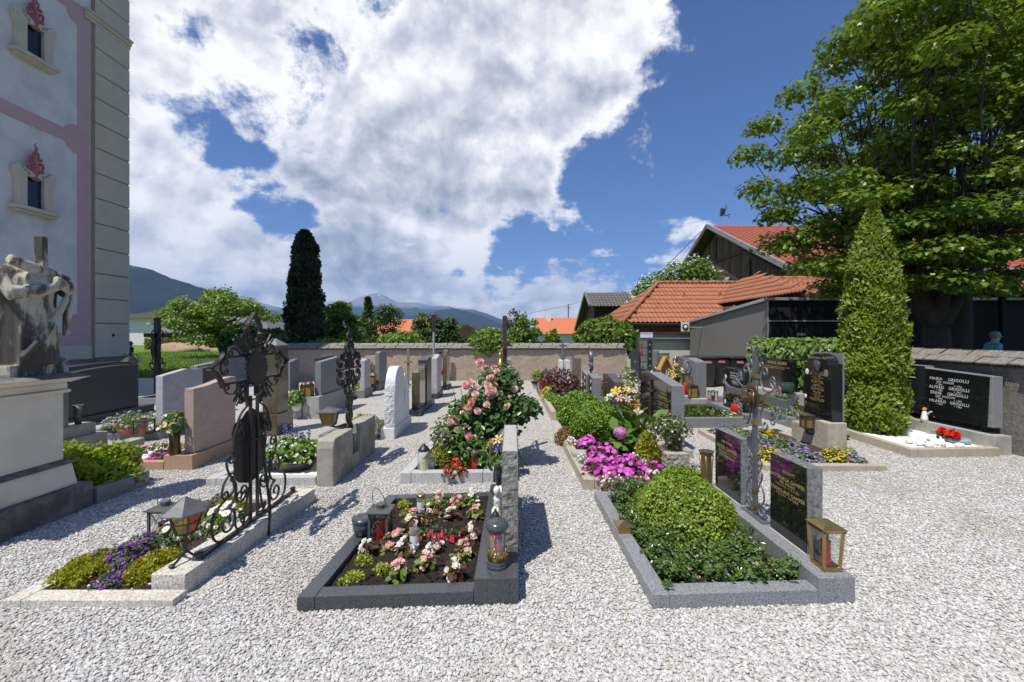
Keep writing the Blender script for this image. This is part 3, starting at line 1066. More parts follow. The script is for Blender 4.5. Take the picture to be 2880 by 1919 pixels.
def lantern(name,label,c,w,d,h,metal,roof='pyramid',candle=WAX_RED,pane=GLASS,handle=0.0,taper=1.0,group=None,foot=.02,bars=False,
 candle_h=.5,candle_r=.28,post=.008,roof_h=.3,roof_over=1.15,knob=True):
 """square lantern standing at c; taper widens it towards the top"""
 x,y,z = c
 root = thing(name,label,'lantern',tuple(c),group)
 hb = h * (1 - roof_h)
 MB().box(x - w / 2,x + w / 2,y - d / 2,y + d / 2,z,z + foot).build('base',metal,root,bevel=.003)
 tw,td = w * taper,d * taper
 for sx in (-1,1):
  for sy in (-1,1):
   MB().beam((x + sx * (w / 2 - post),y + sy * (d / 2 - post),z + foot),(x + sx * (tw / 2 - post),y + sy * (td / 2 - post),z + hb),post * 2,post * 2).build('post',metal,root)
 zt = z + hb
 rim = MB()
 for sy in (-1,1):
  rim.beam((x - tw / 2,y + sy * (td / 2 - post),zt - post),(x + tw / 2,y + sy * (td / 2 - post),zt - post),post * 2,post * 2.1)
  rim.beam((x + sy * (tw / 2 - post),y - td / 2,zt - post),(x + sy * (tw / 2 - post),y + td / 2,zt - post),post * 1.9,post * 2)
 rim.build('rim',metal,root)
 for (ax,s) in (('x',-1),('x',1),('y',-1),('y',1)):
  e = .0015
  if ax == 'x':
   xa,xb = x + s * (w / 2 - post * 1.2),x + s * (tw / 2 - post * 1.2)
   vs = [(xa,y - d / 2 + post,z + foot),(xa,y + d / 2 - post,z + foot),(xb,y + td / 2 - post,zt),(xb,y - td / 2 + post,zt)]
   vs2 = [(p[0] + e,p[1],p[2]) for p in vs]
  else:
   ya,yb = y + s * (d / 2 - post * 1.2),y + s * (td / 2 - post * 1.2)
   vs = [(x - w / 2 + post,ya,z + foot),(x + w / 2 - post,ya,z + foot),(x + tw / 2 - post,yb,zt),(x - tw / 2 + post,yb,zt)]
   vs2 = [(p[0],p[1] + e,p[2]) for p in vs]
  MB().add(vs + vs2,[(0,1,2,3),(7,6,5,4),(0,4,5,1),(1,5,6,2),(2,6,7,3),(3,7,4,0)]).build('pane',pane,root)
  if bars:
   b = MB()
   b.tube([vs[0],vs[2]],.0022,4)
   b.tube([vs[1],vs[3]],.0022,4)
   b.build('wire_cross',metal,root)
 if candle is not None:
  MB().lathe((x,y,z + foot),[(w * candle_r,0),(w * candle_r,hb * candle_h),(w * candle_r * .8,hb * candle_h * 1.03)],14).build('candle',candle,root,smooth=False)
 rm = MB()
 ow,od = tw / 2 * roof_over,td / 2 * roof_over
 base = [(x - ow,y - od),(x + ow,y - od),(x + ow,y + od),(x - ow,y + od)]
 rm.prism(base,zt,zt + .006)
 rh = h * roof_h
 if roof == 'pyramid':
  k = .12
  rm.prism(base,zt + .007,zt + rh * .8,top=[(x + (p[0] - x) * k,y + (p[1] - y) * k) for p in base])
  if knob:
   rm.lathe((x,y,zt + rh * .78),[(ow * .12,0),(ow * .16,rh * .08),(ow * .05,rh * .22)],8)
 elif roof == 'flat':
  k = .55
  rm.prism(base,zt + .007,zt + rh * .3,top=[(x + (p[0] - x) * k,y + (p[1] - y) * k) for p in base])
  rm.lathe((x,y,zt + rh * .3),[(ow * .34,0),(ow * .34,rh * .35),(ow * .40,rh * .36),(ow * .40,rh * .5)],12)
 elif roof == 'dome':
  rm.lathe((x,y,zt + .007),[(ow * 1.02,0),(ow * .95,rh * .25),(ow * .6,rh * .6),(ow * .25,rh * .75),(ow * .22,rh * .85),(ow * .28,rh * .95),(ow * .05,rh)],14)
 rm.build('roof',metal,root)
 if handle:
  a = [(x + math.sin(t) * w * .42,y,zt + rh * .3 + (1 - math.cos(t)) * 0 + math.cos(t) * 0) for t in (0,)]
  pts = []
  for k in range(15):
   t = math.pi * k / 14
   pts.append((x + math.cos(t) * w * .34 - math.sin(t) * handle * .25,y,zt + rh * .25 + math.sin(t) * handle))
  MB().tube(pts,.003,5).build('handle',metal,root)
 return root
def grave_candle(name,label,c,r,h,glass,cap,wax=None,group=None,cap_k=.28,belly=1.0,paper=False):
 x,y,z = c
 root = thing(name,label,'candle',tuple(c),group)
 hc = h * (1 - cap_k)
 MB().lathe(c,[(r * .8,0),(r * .95,h * .03),(r * belly,hc * .45),(r * .92,hc * .8),(r * .78,hc)],18).build('glass',glass,root,smooth=True)
 if wax is not None:
  MB().lathe((x,y,z + h * .02),[(r * .62,0),(r * .62,hc * .55)],12).build('wax',wax,root)
 if cap is not None:
  MB().lathe((x,y,z + hc + .001),[(r * .86,0),(r * .88,h * .03),(r * .7,h * cap_k * .35),(r * .42,h * cap_k * .65),(r * .2,h * cap_k * .75),(r * .24,h * cap_k * .9),(r * .06,h * cap_k)],16).build('lid',cap,root,smooth=True)
 if paper:
  vs,n = [],6
  for k in range(n):
   a = -math.pi / 2 - .7 + 1.4 * k / (n - 1)
   vs += [(x + math.cos(a) * r * 1.015,y + math.sin(a) * r * 1.015,z + h * .2),(x + math.cos(a) * r * 1.015,y + math.sin(a) * r * 1.015,z + h * .62)]
  MB().add(vs,[(2 * k,2 * k + 2,2 * k + 3,2 * k + 1) for k in range(n - 1)]).build('label',PAPER,root)
 return root
def jar(name,label,c,r,h,lid=BRASS,group=None,wax=None):
 x,y,z = c
 root = thing(name,label,'candle',tuple(c),group)
 MB().lathe(c,[(r * .95,0),(r,h * .04),(r,h * .82),(r * .93,h * .86)],18).build('glass',GLASS_JAR,root,smooth=True)
 MB().lathe((x,y,z + .004),[(r * .86,0),(r * .86,h * (.12 if wax is None else .5))],14).build('wax',wax or PORCELAIN,root)
 n = 7
 vs = []
 for k in range(n):
  a = -math.pi / 2 - .8 + 1.6 * k / (n - 1)
  vs += [(x + math.cos(a) * r * 1.012,y + math.sin(a) * r * 1.012,z + h * .25),(x + math.cos(a) * r * 1.012,y + math.sin(a) * r * 1.012,z + h * .62)]
 MB().add(vs,[(2 * k,2 * k + 2,2 * k + 3,2 * k + 1) for k in range(n - 1)]).build('label',PAPER,root)
 if lid is not None:
  MB().lathe((x,y,z + h * .865),[(r * 1.02,0),(r * 1.02,h * .10),(r * .9,h * .135)],18).build('lid',lid,root)
 return root
def vase(name,label,c,prof,mat,group=None,n=18,cat='vase'):
 root = thing(name,label,cat,tuple(c),group)
 MB().lathe(c,prof,n).build('body',mat,root,smooth=True,bevel=0)
 r1,z1 = prof[-1]
 MB().lathe((c[0],c[1],c[2] + z1 + .0008),[(r1 * 1.06,0),(r1 * 1.06,.008),(r1 * .85,.009)],n).build('rim',mat,root)
 return root
def bouquet(name,label,c,r,h,leaf,heads,group=None,n_leaf=90,leaf_size=.09,tmpl=T_LONG):
 """cut flowers standing in a vase whose mouth is at c; heads: (mesh, count, size)"""
 root = thing(name,label,'flowers',tuple(c),group)
 mb = MB()
 for k in range(9):
  a,q = RNG.random() * 6.28,RNG.random()
  mb.tube([(c[0],c[1],c[2] - .04),(c[0] + r * .4 * q * math.cos(a),c[1] + r * .4 * q * math.sin(a),c[2] + h * .45),
   (c[0] + r * .9 * q * math.cos(a),c[1] + r * .9 * q * math.sin(a),c[2] + h * .85)],.0035,4)
 mb.build('stems',STEM,root)
 P,N = dome_points(n_leaf,c,r,r,h * .9,.7,.1)
 V,S,L = leaf_arrays(P,nrm(N + RNG.normal(size=N.shape) * .6),leaf_size,tmpl,N + np.array([0,0,.7]) + RNG.normal(size=N.shape) * .4)
 np_mesh('foliage',V,S,L,leaf,root)
 for (me,cnt,fs) in heads:
  d = nrm(RNG.normal(size=(cnt,3)) + np.array([0,0,.8]))
  d[:,2] = np.abs(d[:,2])
  P = np.array(c) + d * np.array([r,r,h]) * (.85 + .2 * RNG.random((cnt,1)))
  put_blossoms(root,me,P,nrm(d + np.array([-.1,-.6,.3]) + RNG.normal(size=d.shape) * .25),fs)
 return root
def spiral(s,z,r0,r1,a0,a1,n=18):
 return [(s + (r0 + (r1 - r0) * i / n) * math.cos(a0 + (a1 - a0) * i / n),z + (r0 + (r1 - r0) * i / n) * math.sin(a0 + (a1 - a0) * i / n)) for i in range(n + 1)]
def bez(p0,p1,p2,p3,n=14):
 out = []
 for i in range(n + 1):
  t = i / n
  out.append(tuple(p0[k] * (1 - t) ** 3 + 3 * p1[k] * t * (1 - t) ** 2 + 3 * p2[k] * t * t * (1 - t) + p3[k] * t ** 3 for k in (0,1)))
 return out
def scroll_c(a,b,bulge,curl,turns=1.25,n=16):
 """C-shaped scroll from a to b with curled ends; bulge to the left of a->b when positive"""
 ax,az = a
 bx,bz = b
 dx,dz = bx - ax,bz - az
 L = math.hypot(dx,dz)
 ux,uz = dx / L,dz / L
 nx,nz = -uz,ux
 c1 = (ax + nx * bulge + ux * L * .1,az + nz * bulge + uz * L * .1)
 c2 = (bx + nx * bulge - ux * L * .1,bz + nz * bulge - uz * L * .1)
 mid = bez(a,c1,c2,b,n)
 sg = 1 if bulge > 0 else -1
 def end(p,q):
  tx,tz = p[0] - q[0],p[1] - q[1]
  l = math.hypot(tx,tz)
  tx,tz = tx / l,tz / l
  return tx,tz
 out = []
 t1 = end(mid[0],mid[1])
 i1 = (-t1[1] * sg,t1[0] * sg)
 c = (mid[0][0] + i1[0] * curl,mid[0][1] + i1[1] * curl)
 a0 = math.atan2(mid[0][1] - c[1],mid[0][0] - c[0])
 s1 = spiral(c[0],c[1],curl,curl * .38,a0,a0 + sg * 2 * math.pi * turns * .78,14)
 t2 = end(mid[-1],mid[-2])
 i2 = (t2[1] * sg,-t2[0] * sg)
 c = (mid[-1][0] + i2[0] * curl,mid[-1][1] + i2[1] * curl)
 a0 = math.atan2(mid[-1][1] - c[1],mid[-1][0] - c[0])
 s2 = spiral(c[0],c[1],curl,curl * .38,a0,a0 - sg * 2 * math.pi * turns * .78,14)
 return s1[::-1] + mid[1:-1] + s2
def iron(mb,path,X,Yc,r,flat=1.0,n=6,mi=0):
 """path of (s,z) laid in the plane x = X"""
 mb.tube([(X,Yc + p[0],p[1]) for p in path],r,n,mi,ref=(1,0,0),flat=flat)
def mirror(path):
 return [(-p[0],p[1]) for p in path]
# ================================================================== THE SETTING
def struct(mb_or_obj,name=None,mat=None,**kw):
 o = mb_or_obj.build(name,mat,**kw) if isinstance(mb_or_obj,MB) else mb_or_obj
 o['kind'] = 'structure'
 return o
struct(MB().add([(-9000,-3000,-.012),(9000,-3000,-.012),(9000,16000,-.012),(-9000,16000,-.012)],[(0,1,2,3)]),'meadow_ground',MEADOW)
struct(MB().add([(-30,15.5,-.006),(40,15.5,-.006),(40,60,-.006),(-60,60,-.006),(-60,15.5,-.006)],[(0,1,2,3,4)]),'field',GRASS)
struct(MB().add([(-16,-5,0),(6.7,-5,0),(6.7,15.6,0),(-16,15.6,0)],[(0,1,2,3)]),'gravel_yard',GRAVEL)
LANE = m_plain('lane_asphalt',(.06,.058,.056),.9,0,.2,6,.3)
struct(MB().add([(6.85,-5,-.002),(40,-5,-.002),(40,19,-.002),(6.85,19,-.002)],[(0,1,2,3)]),'lane',LANE)
KEEP_OUT = [(-1.2,.04,2.52,4.05),(.83,2.04,2.53,4.1),(-2.92,-1.9,2.56,4.05),(-5,-3.93,2.8,4.1),(-1.2,.1,4.58,6.3),
 (.74,2.0,4.4,5.9),(-2.05,-1.85,4.45,5.9),(-3.3,-2.05,4.55,6.0),(2.95,4.4,5.0,6.8),(5.15,6.5,5.55,7)]
def gravel_points():
 rng = np.random.default_rng(3)
 n = 330000
 y = 1.45 + (7.2 - 1.45) * rng.random(n) ** 1.35
 x = (rng.random(n) * 2 - 1) * (1.27 * y + .3)
 p = np.clip((7.2 - y) / 3.2,.10,1) * (y / 7.2 * .55 + .45)
 keep = rng.random(n) < p
 keep &= x < 6.5
 for (a,b,c,d) in KEEP_OUT:
  keep &= ~((x > a) & (x < b) & (y > c) & (y < d))
 x,y = x[keep],y[keep]
 z = .002 + rng.random(len(x)) * .006
 return np.stack([x,y,z],axis=1)
def make_gravel():
 coll = bpy.data.collections.new('pebble_shapes')
 for k in range(5):
  mb = MB()
  mb.ball((0,0,0),.0086,.0064,.0040,6,4,wob=.7,seed=k * 3.3 + 1)
  me = bpy.data.meshes.new('pebble_shape')
  me.from_pydata(mb.v,[],mb.f)
  me.materials.append(PEBBLE)
  coll.objects.link(bpy.data.objects.new('pebble_shape',me))
 P = gravel_points()
 me = bpy.data.meshes.new('loose_gravel')
 me.vertices.add(len(P))
 me.vertices.foreach_set('co',P.astype(np.float32).ravel())
 me.materials.append(PEBBLE)
 o = bpy.data.objects.new('loose_gravel',me)
 COL.objects.link(o)
 tag(o,'loose pale grey gravel pebbles strewn over the yard in front','gravel',kind='stuff')
 g = bpy.data.node_groups.new('scatter_pebbles','GeometryNodeTree')
 g.interface.new_socket('Geometry',in_out='INPUT',socket_type='NodeSocketGeometry')
 g.interface.new_socket('Geometry',in_out='OUTPUT',socket_type='NodeSocketGeometry')
 gi,go = g.nodes.new('NodeGroupInput'),g.nodes.new('NodeGroupOutput')
 ci = g.nodes.new('GeometryNodeCollectionInfo')
 ci.inputs[0].default_value = coll
 ci.inputs['Separate Children'].default_value = True
 ci.inputs['Reset Children'].default_value = True
 ip = g.nodes.new('GeometryNodeInstanceOnPoints')
 ip.inputs['Pick Instance'].default_value = True
 rr = g.nodes.new('FunctionNodeRandomValue')
 rr.data_type = 'FLOAT_VECTOR'
 rr.inputs[0].default_value = (-.35,-.35,0)
 rr.inputs[1].default_value = (.35,.35,6.28)
 rs = g.nodes.new('FunctionNodeRandomValue')
 rs.data_type = 'FLOAT'
 rs.inputs[2].default_value = .65
 rs.inputs[3].default_value = 1.45
 g.links.new(gi.outputs[0],ip.inputs['Points'])
 g.links.new(ci.outputs[0],ip.inputs['Instance'])
 g.links.new(rr.outputs[0],ip.inputs['Rotation'])
 g.links.new(rs.outputs[1],ip.inputs['Scale'])
 g.links.new(ip.outputs[0],go.inputs[0])
 md = o.modifiers.new('scatter','NODES')
 md.node_group = g
make_gravel()
def make_grass():
 n = 26000
 y = 15.6 + 22 * RNG.random(n) ** 1.5
 x = -y * (.95 - .50 * RNG.random(n))
 P = np.stack([x,y,np.full(n,-.01)],axis=1)
 B = RNG.normal(size=(n,3)) * .35 + np.array([0,0,1])
 N = RNG.normal(size=(n,3))
 V,S,L = leaf_arrays(P,N,.13,T_LONG,B)
 o = np_mesh('field_grass',V,S,L,BLADE)
 tag(o,'tall bright green meadow grass beyond the graveyard','grass',kind='stuff')
make_grass()
def yard_wall(name,label,a,b,h,mat,normal_side,th=.34,step=.19,cope=SHINGLE):
 a,b = Vector((*a,0)),Vector((*b,0))
 d = (b - a).normalized()
 nn = Vector((d.y,-d.x,0)) * normal_side
 L = (b - a).length
 root = thing(name,label,'wall',tuple((a + b) / 2))
 nu,nv = int(L / .18),9
 vs,fs = [],[]
 for j in range(nv + 1):
  for i in range(nu + 1):
   p = a + d * (L * i / nu)
   z = -.15 + (h + .15) * j / nv
   q = p + nn * (.018 * noise.noise(Vector((p.x * 2.1,p.y * 2.1,z * 2.5))) + .008 * noise.noise(Vector((p.x * 9,p.y * 9,z * 9))))
   vs.append((q.x,q.y,z))
 for j in range(nv):
  for i in range(nu):
   k = j * (nu + 1) + i
   f = (k,k + 1,k + nu + 2,k + nu + 1)
   fs.append(f if normal_side * 1 > 0 else f[::-1])
 mb = MB()
 mb.add(vs,fs)
 e = nn * -.03
 back = nn * -th
 q = [a + e,b + e,b + back,a + back]
 mb.prism([(p.x,p.y) for p in (q if normal_side < 0 else q[::-1])],-.15,h - .002)
 mb.build('wall_body',mat,root)
 n = int(L / step)
 base = {}
 for row,(o0,z0,o1,z1) in enumerate([(.10,h - .01,-.06,h + .075),(-.03,h + .07,-.17,h + .15)]):
  wid = step * .97
  c0 = Vector((0,0,0))
  me_mb = MB()
  u = d * (wid / 2)
  w0,w1 = nn * o0,nn * o1
  t = Vector((0,0,.016))
  lo = [w0 - u + Vector((0,0,z0)),w0 + u + Vector((0,0,z0)),w1 + u + Vector((0,0,z1)),w1 - u + Vector((0,0,z1))]
  hi = [p + t for p in lo]
  me_mb.add(lo + hi,[(0,3,2,1),(4,5,6,7),(0,1,5,4),(1,2,6,5),(2,3,7,6),(3,0,4,7)])
  me = bpy.data.meshes.new('shingle')
  me.from_pydata(me_mb.v,[],me_mb.f)
  me.materials.append(cope)
  for i in range(n):
   p = a + d * ((i + .5 + (.4 if row else 0)) * step) - ORIGIN[root.name]
   o = bpy.data.objects.new('shingle',me)
   COL.objects.link(o)
   o.parent = root
   o.location = p + Vector((0,0,random.uniform(-.003,.006))) + nn * random.uniform(-.005,.007)
   o.rotation_euler = (random.uniform(-.015,.015),random.uniform(-.015,.015),random.uniform(-.012,.012))
 bk = MB()
 q = [a + nn * -.165,b + nn * -.165,b + nn * -(th + .1),a + nn * -(th + .1)]
 lo = [(p.x,p.y,z) for p,z in zip(q,(h + .145,h + .145,h - .01,h - .01))]
 hi = [(p[0],p[1],p[2] + .02) for p in lo]
 bk.add(lo + hi,[(0,3,2,1),(4,5,6,7),(0,1,5,4),(1,2,6,5),(2,3,7,6),(3,0,4,7)])
 bk.build('coping_back_slope',cope,root)
 bd = MB()
 bd.beam(a + nn * .03 + Vector((0,0,h - .03)),b + nn * .03 + Vector((0,0,h - .03)),.05,.035)
 bd.build('coping_batten',BARN_DARK,root)
 return root
yard_wall('yard_wall','long ochre plastered wall with weathered shingle coping across the back of the yard',(-9.7,14.65),(3.95,14.65),1.12,PLASTER,1)
yard_wall('yard_wall','old grey plastered wall with shingle coping behind the wide black headstone',(6.67,3.2),(6.67,11.9),1.20,PLASTER_GREY,-1)
ch = thing('church_tower','pale church tower with pink bands, beige quoins and small ornate windows','church',(-16.2,10.7,0))
CX,CY0,CY1,CH = -13.15,6.9,14.55,27.0
mb = MB()
mb.box(-19.2,CX,CY0,CY1,.78,CH)
mb.build('wall',PLASTER_WHITE,ch)
MB().prism([(-19.4,CY0 - .15),(CX + .22,CY0 - .15),(CX + .22,CY1 + .22),(-19.4,CY1 + .22)],-.1,.72).build('base_plinth',m_plain('base_plaster',(.50,.50,.49),.9,0,.1,3,.2),ch)
MB().prism([(-19.45,CY0 - .2),(CX + .27,CY0 - .2),(CX + .27,CY1 + .27),(-19.45,CY1 + .27)],.722,.82,
 top=[(-19.2,CY0),(CX + .03,CY0),(CX + .03,CY1 + .03),(-19.2,CY1)]).build('plinth_ledge',LIME_BASE,ch)
z = .84
while z < 16:
 q_h = 1.10 if z < 1 else .79
 MB().box(CX + .001,CX + .06,CY1 - 1.10 - .03,CY1 + .06,z + .018,z + q_h - .018).build('quoin',PLASTER_CREAM,ch,bevel=.012)
 z += q_h
MB().box(CX + .0005,CX + .034,CY1 - 1.22,CY1 + .04,.84,CH).build('quoin_ground',m_plain('render_olive',(.27,.245,.18),.9,0,.08,2.5),ch)
mb = MB()
for j,(zz,pr,hh) in enumerate([(11.45,.10,.12),(11.58,.13,.07),(11.34,.075,.10)]):
 mb.box(CX + .03,CX + pr,CY1 - 1.45,CY1 + pr,zz,zz + hh)
mb.build('cornice',PLASTER_CREAM,ch)
def pink(y0,y1,z0,z1,name='pink_band'):
 MB().box(CX + .001,CX + .018,y0,y1,z0,z1).build(name,PLASTER_PINK,ch)
YB = CY1 - 1.225
pink(YB - .42,YB,1.26,11.6)
pink(CY0 + .2,YB - .42,1.26,1.62)
pink(CY0 + .2,YB - .42,7.30,7.66)
pink(CY0 + .2,YB - .42,11.25,11.6)
def round_boss(yc,zc,r,name='pink_boss'):
 n = 20
 MB().slab([(yc + r * math.cos(2 * math.pi * i / n),zc + r * math.sin(2 * math.pi * i / n)) for i in range(n)],CX + .0015,CX + .0195).build(name,PLASTER_PINK,ch)
for (zc) in (1.62,7.48,11.25):
 round_boss(YB - .43,zc + (.28 if zc < 3 else 0),.30 if zc != 7.48 else .42)
MB().box(CX + .001,CX + .03,CY0,YB,.84,1.255).build('base_band',PLASTER_CREAM,ch)
def church_window(yc,zb,w=.46,h=.95):
 r = .34
 f = MB()
 f.box(CX + .001,CX + .05,yc - w / 2,yc + w / 2,zb,zb + h)
 pane = f.build('window_pane',WINDOW_DARK,ch)
 g = MB()
 o,i = w / 2 + .22,w / 2
 zt = zb + h
 g.slab([(yc - o,zb - .02),(yc - i,zb - .02),(yc - i,zt + .05),(yc - o + .02,zt + .28),(yc - o - .08,zt + .22),(yc - o - .08,zt),(yc - o,zt - .12)],CX + .002,CX + .16)
 g.slab([(yc + o,zb - .02),(yc + i,zb - .02),(yc + i,zt + .05),(yc + o - .02,zt + .28),(yc + o + .08,zt + .22),(yc + o + .08,zt),(yc + o,zt - .12)],CX + .002,CX + .16)
 g.slab([(yc - i,zt),(yc + i,zt),(yc + i + .1,zt + .24),(yc,zt + .12),(yc - i - .1,zt + .24)],CX + .002,CX + .15)
 fr = g.build('window_frame',PLASTER_CREAM,ch,bevel=.015)
 s = MB()
 s.box(CX + .002,CX + .26,yc - o - .12,yc + o + .12,zb - .13,zb - .03)
 s.box(CX + .002,CX + .20,yc - o - .06,yc + o + .06,zb - .2,zb - .13)
 s.build('window_sill',PLASTER_CREAM,ch,bevel=.012)
 c = MB()
 for sg in (-1,1):
  for (a,b,bu,cu,r_) in [((.03,zt - .04),(.17,zt + .30),.09,.045,.026),((.10,zt + .22),(.20,zt + .52),-.08,.05,.024),((.03,zt + .36),(.13,zt + .66),.07,.04,.022),
   ((.18,zt + .10),(.40,zt + .14),.05,.035,.02),((.02,zt + .60),(.07,zt + .82),-.05,.03,.018),((.03,zt + .10),(.05,zt + .34),-.05,.03,.02)]:
   p = [(sg * q[0],q[1]) for q in scroll_c(a,b,bu,cu,1.15,10)]
   c.tube([(CX + .13,yc + q[0] * .85,zt + (q[1] - zt) * .85) for q in p],r_ * .8,6,ref=(1,0,0),flat=1.8)
 c.tube([(CX + .12,yc,zt - .06),(CX + .14,yc + .03,zt + .30),(CX + .13,yc - .03,zt + .62),(CX + .12,yc + .04,zt + .85),(CX + .12,yc - .02,zt + .90),(CX + .12,yc + .04,zt + .98)],[.04,.05,.04,.028,.02,.007],8)
 c.build('window_crest',STUCCO_RED,ch,smooth=True)
church_window(11.66,5.05,.42,.80)
church_window(11.66,9.18,.42,.80)
MB().lathe((CX + .06,CY1 - .55,1.52),[(.03,0),(.05,.04),(.02,.09)],8).build('vent_cap',IRON,ch)
def tile_mesh(name,w,l,mat,amp=.028,lift=.05):
 vs,fs = [],[]
 n = 5
 for (v,z0) in ((0,lift),(l,.012)):
  for i in range(n + 1):
   u = i / n
   vs.append(((u - .5) * w * 1.02,v,z0 + amp * math.sin(u * 2 * math.pi + .6)))
 for i in range(n + 1):
  u = i / n
  vs.append(((u - .5) * w * 1.02,.0,lift + amp * math.sin(u * 2 * math.pi + .6) - .03))
 for i in range(n):
  fs.append((i,i + 1,n + 2 + i,n + 1 + i))
  fs.append((2 * n + 2 + i,2 * n + 3 + i,i + 1,i))
 me = bpy.data.meshes.new(name)
 me.from_pydata(vs,[],fs)
 me.materials.append(mat)
 return me
def tile_field(parent,A,u,v,inside,n_u,n_v,w,l,mat,singles=0,stagger=False):
 """lay tiles from eave corner A along u (eave) and v (up the slope)"""
 A,u,v = Vector(A),Vector(u).normalized(),Vector(v).normalized()
 nv = u.cross(v).normalized()
 rt = parent
 while rt.parent is not None:
  rt = rt.parent
 o0 = ORIGIN.get(rt.name,Vector((0,0,0)))
 M = Matrix((u,v,nv)).transposed().to_4x4()
 me = tile_mesh('roof_tile',w,l * 1.12,mat)
 spots = []
 for j in range(n_v):
  for i in range(n_u):
   p = A + u * ((i + .5) * w) + v * (j * l)
   if inside(p + v * l * .4):
    spots.append(p)
 for p in spots[:singles]:
  o = bpy.data.objects.new('roof_tile',me)
  COL.objects.link(o)
  o.parent = parent
  m = M.copy()
  m.translation = p - o0 + nv * random.uniform(0,.006)
  o.matrix_local = m
 rest = spots[singles:]
 if rest:
  tv = np.array([(M.to_3x3() @ q.co)[:] for q in me.vertices],dtype=np.float32)
  fl = [list(f.vertices) for f in me.polygons]
  P = np.array([tuple(p) for p in rest],dtype=np.float32)
  V = (P[:,None,:] + tv[None]).reshape(-1,3)
  k = len(tv)
  lp = (np.arange(len(P))[:,None] * k + np.concatenate(fl)[None,:]).ravel()
  o = np_mesh('roof_tiles',V,np.tile([len(f) for f in fl],len(P)),lp,mat,parent)
  o['kind'] = 'stuff'
def ridge_caps(parent,a,b,mat,r=.10,step=.36):
 a,b = Vector(a),Vector(b)
 d = (b - a)
 n = max(2,int(d.length / step))
 for i in range(n):
  p,q = a + d * (i / n),a + d * ((i + 1.08) / n)
  MB().tube([p,q],[r * 1.08,r * .9],8).build('ridge_tile',mat,parent,smooth=True)
hb = thing('tiled_outbuilding','low plastered outbuilding with hipped orange pantile roof behind the yard wall','building',(9,22,0))
MB().box(5.25,13,19.2,26,-.1,2.0).build('wall',WALL_PLAIN,hb)
MB().box(5.15,12.9,19.05,19.19,1.62,1.98).build('eaves_board',FASCIA,hb)
MB().box(5.24,8.0,19.12,19.198,1.28,1.60).build('wall_band',m_plain('band_grey',(.30,.31,.30),.8,0,.1,3),hb)
EV = 2.08
ridge_a,ridge_b = Vector((7.7,22.5,4.25)),Vector((12.2,22.5,4.25))
c_fl,c_bl,c_fr = Vector((4.95,18.9,EV)),Vector((4.95,26.1,EV)),Vector((12.6,18.9,EV))
MB().add([c_fl,c_fr,ridge_b,ridge_a,c_bl,Vector((12.6,26.1,EV))],[(0,1,2,3),(0,3,4),(3,2,5,4)]).build('roof_deck',FASCIA,hb)
vv = (ridge_a - Vector((7.7,18.9,EV)))
def in_front(p):
 t = (p.y - 18.9) / 3.6
 return p.x > 4.95 + t * 2.75 + .02 and 0 <= t < 1.0 and p.x < 12.5 - t * .2
tile_field(hb,c_fl + Vector((0,0,.02)),(1,0,0),vv,in_front,38,10,.20,vv.length / 9.3,TILE_ORANGE,singles=300)
def in_hip(p):
 t = (p.x - 4.95) / 2.75
 return 0 <= t < 1 and 18.9 + t * 3.6 < p.y < 26.1 - t * 3.6
vh = Vector((2.75,0,ridge_a.z - EV))
tile_field(hb,c_bl + Vector((0,0,.02)),(0,-1,0),vh,in_hip,36,10,.20,vh.length / 7.6,TILE_ORANGE)
ridge_caps(hb,c_fl + Vector((-.05,-.05,.08)),ridge_a + Vector((0,0,.07)),TILE_ORANGE)
ridge_caps(hb,ridge_a + Vector((0,0,.07)),ridge_b + Vector((0,0,.07)),TILE_ORANGE)
MB().tube([(4.8,18.82,EV - .04),(9.0,18.82,EV - .06)],.055,8).build('gutter',IRON,hb)
for (x,t) in ((8.55,.62),(10.35,.63)):
 p = Vector((x,18.9 + 3.6 * t,EV + (4.25 - EV) * t))
 MB().add([p + Vector((-.11,0,.03)),p + Vector((.11,0,.03)),p + Vector((0,-.02,.26)),p + Vector((0,.42,.26))],[(0,1,2),(1,3,2),(0,2,3)]).build('roof_vent',TILE_ORANGE,hb)
wg = thing('tiled_wing','long orange tiled wing of the outbuilding running right behind the carport','building',(18,20,0))
MB().box(10.6,30,15.2,26,-.1,2.55).build('wall',HOUSE_BEIGE,wg)
WE = 2.78
wa,wb = Vector((11.9,20.6,4.22)),Vector((30,20.6,4.22))
e_fl,e_fr,e_bl = Vector((10.0,14.2,WE)),Vector((30,14.2,WE)),Vector((9.6,26.5,WE))
MB().add([e_fl,e_fr,wb,wa,e_bl,Vector((30,26.5,WE))],[(0,1,2,3),(0,3,4),(3,2,5,4)]).build('roof_deck',FASCIA,wg)
vw = Vector((0,6.4,4.22 - WE))
def in_wing(p):
 t = (p.y - 14.2) / 6.4
 return p.x > 10.0 + 1.9 * t and 0 <= t < 1
tile_field(wg,e_fl + Vector((0,0,.02)),(1,0,0),vw,in_wing,92,20,.22,vw.length / 19,TILE_ORANGE)
vl = Vector((1.9,0,4.22 - WE))
un = (e_fl - e_bl).normalized()
def in_wl(p):
 t = (p.x - 9.95) / 1.9
 return -.05 <= t < 1 and 14.2 + 6.4 * t < p.y < 26.5 - 5.9 * t
tile_field(wg,e_bl + Vector((0,0,.02)),(0,-1,0),vl,in_wl,60,8,.2,vl.length / 6.4,TILE_ORANGE)
ridge_caps(wg,e_fl + Vector((0,0,.08)),wa + Vector((0,0,.07)),TILE_ORANGE,.12)
ridge_caps(wg,wa + Vector((0,0,.07)),wb + Vector((0,0,.07)),TILE_ORANGE,.11,.6)
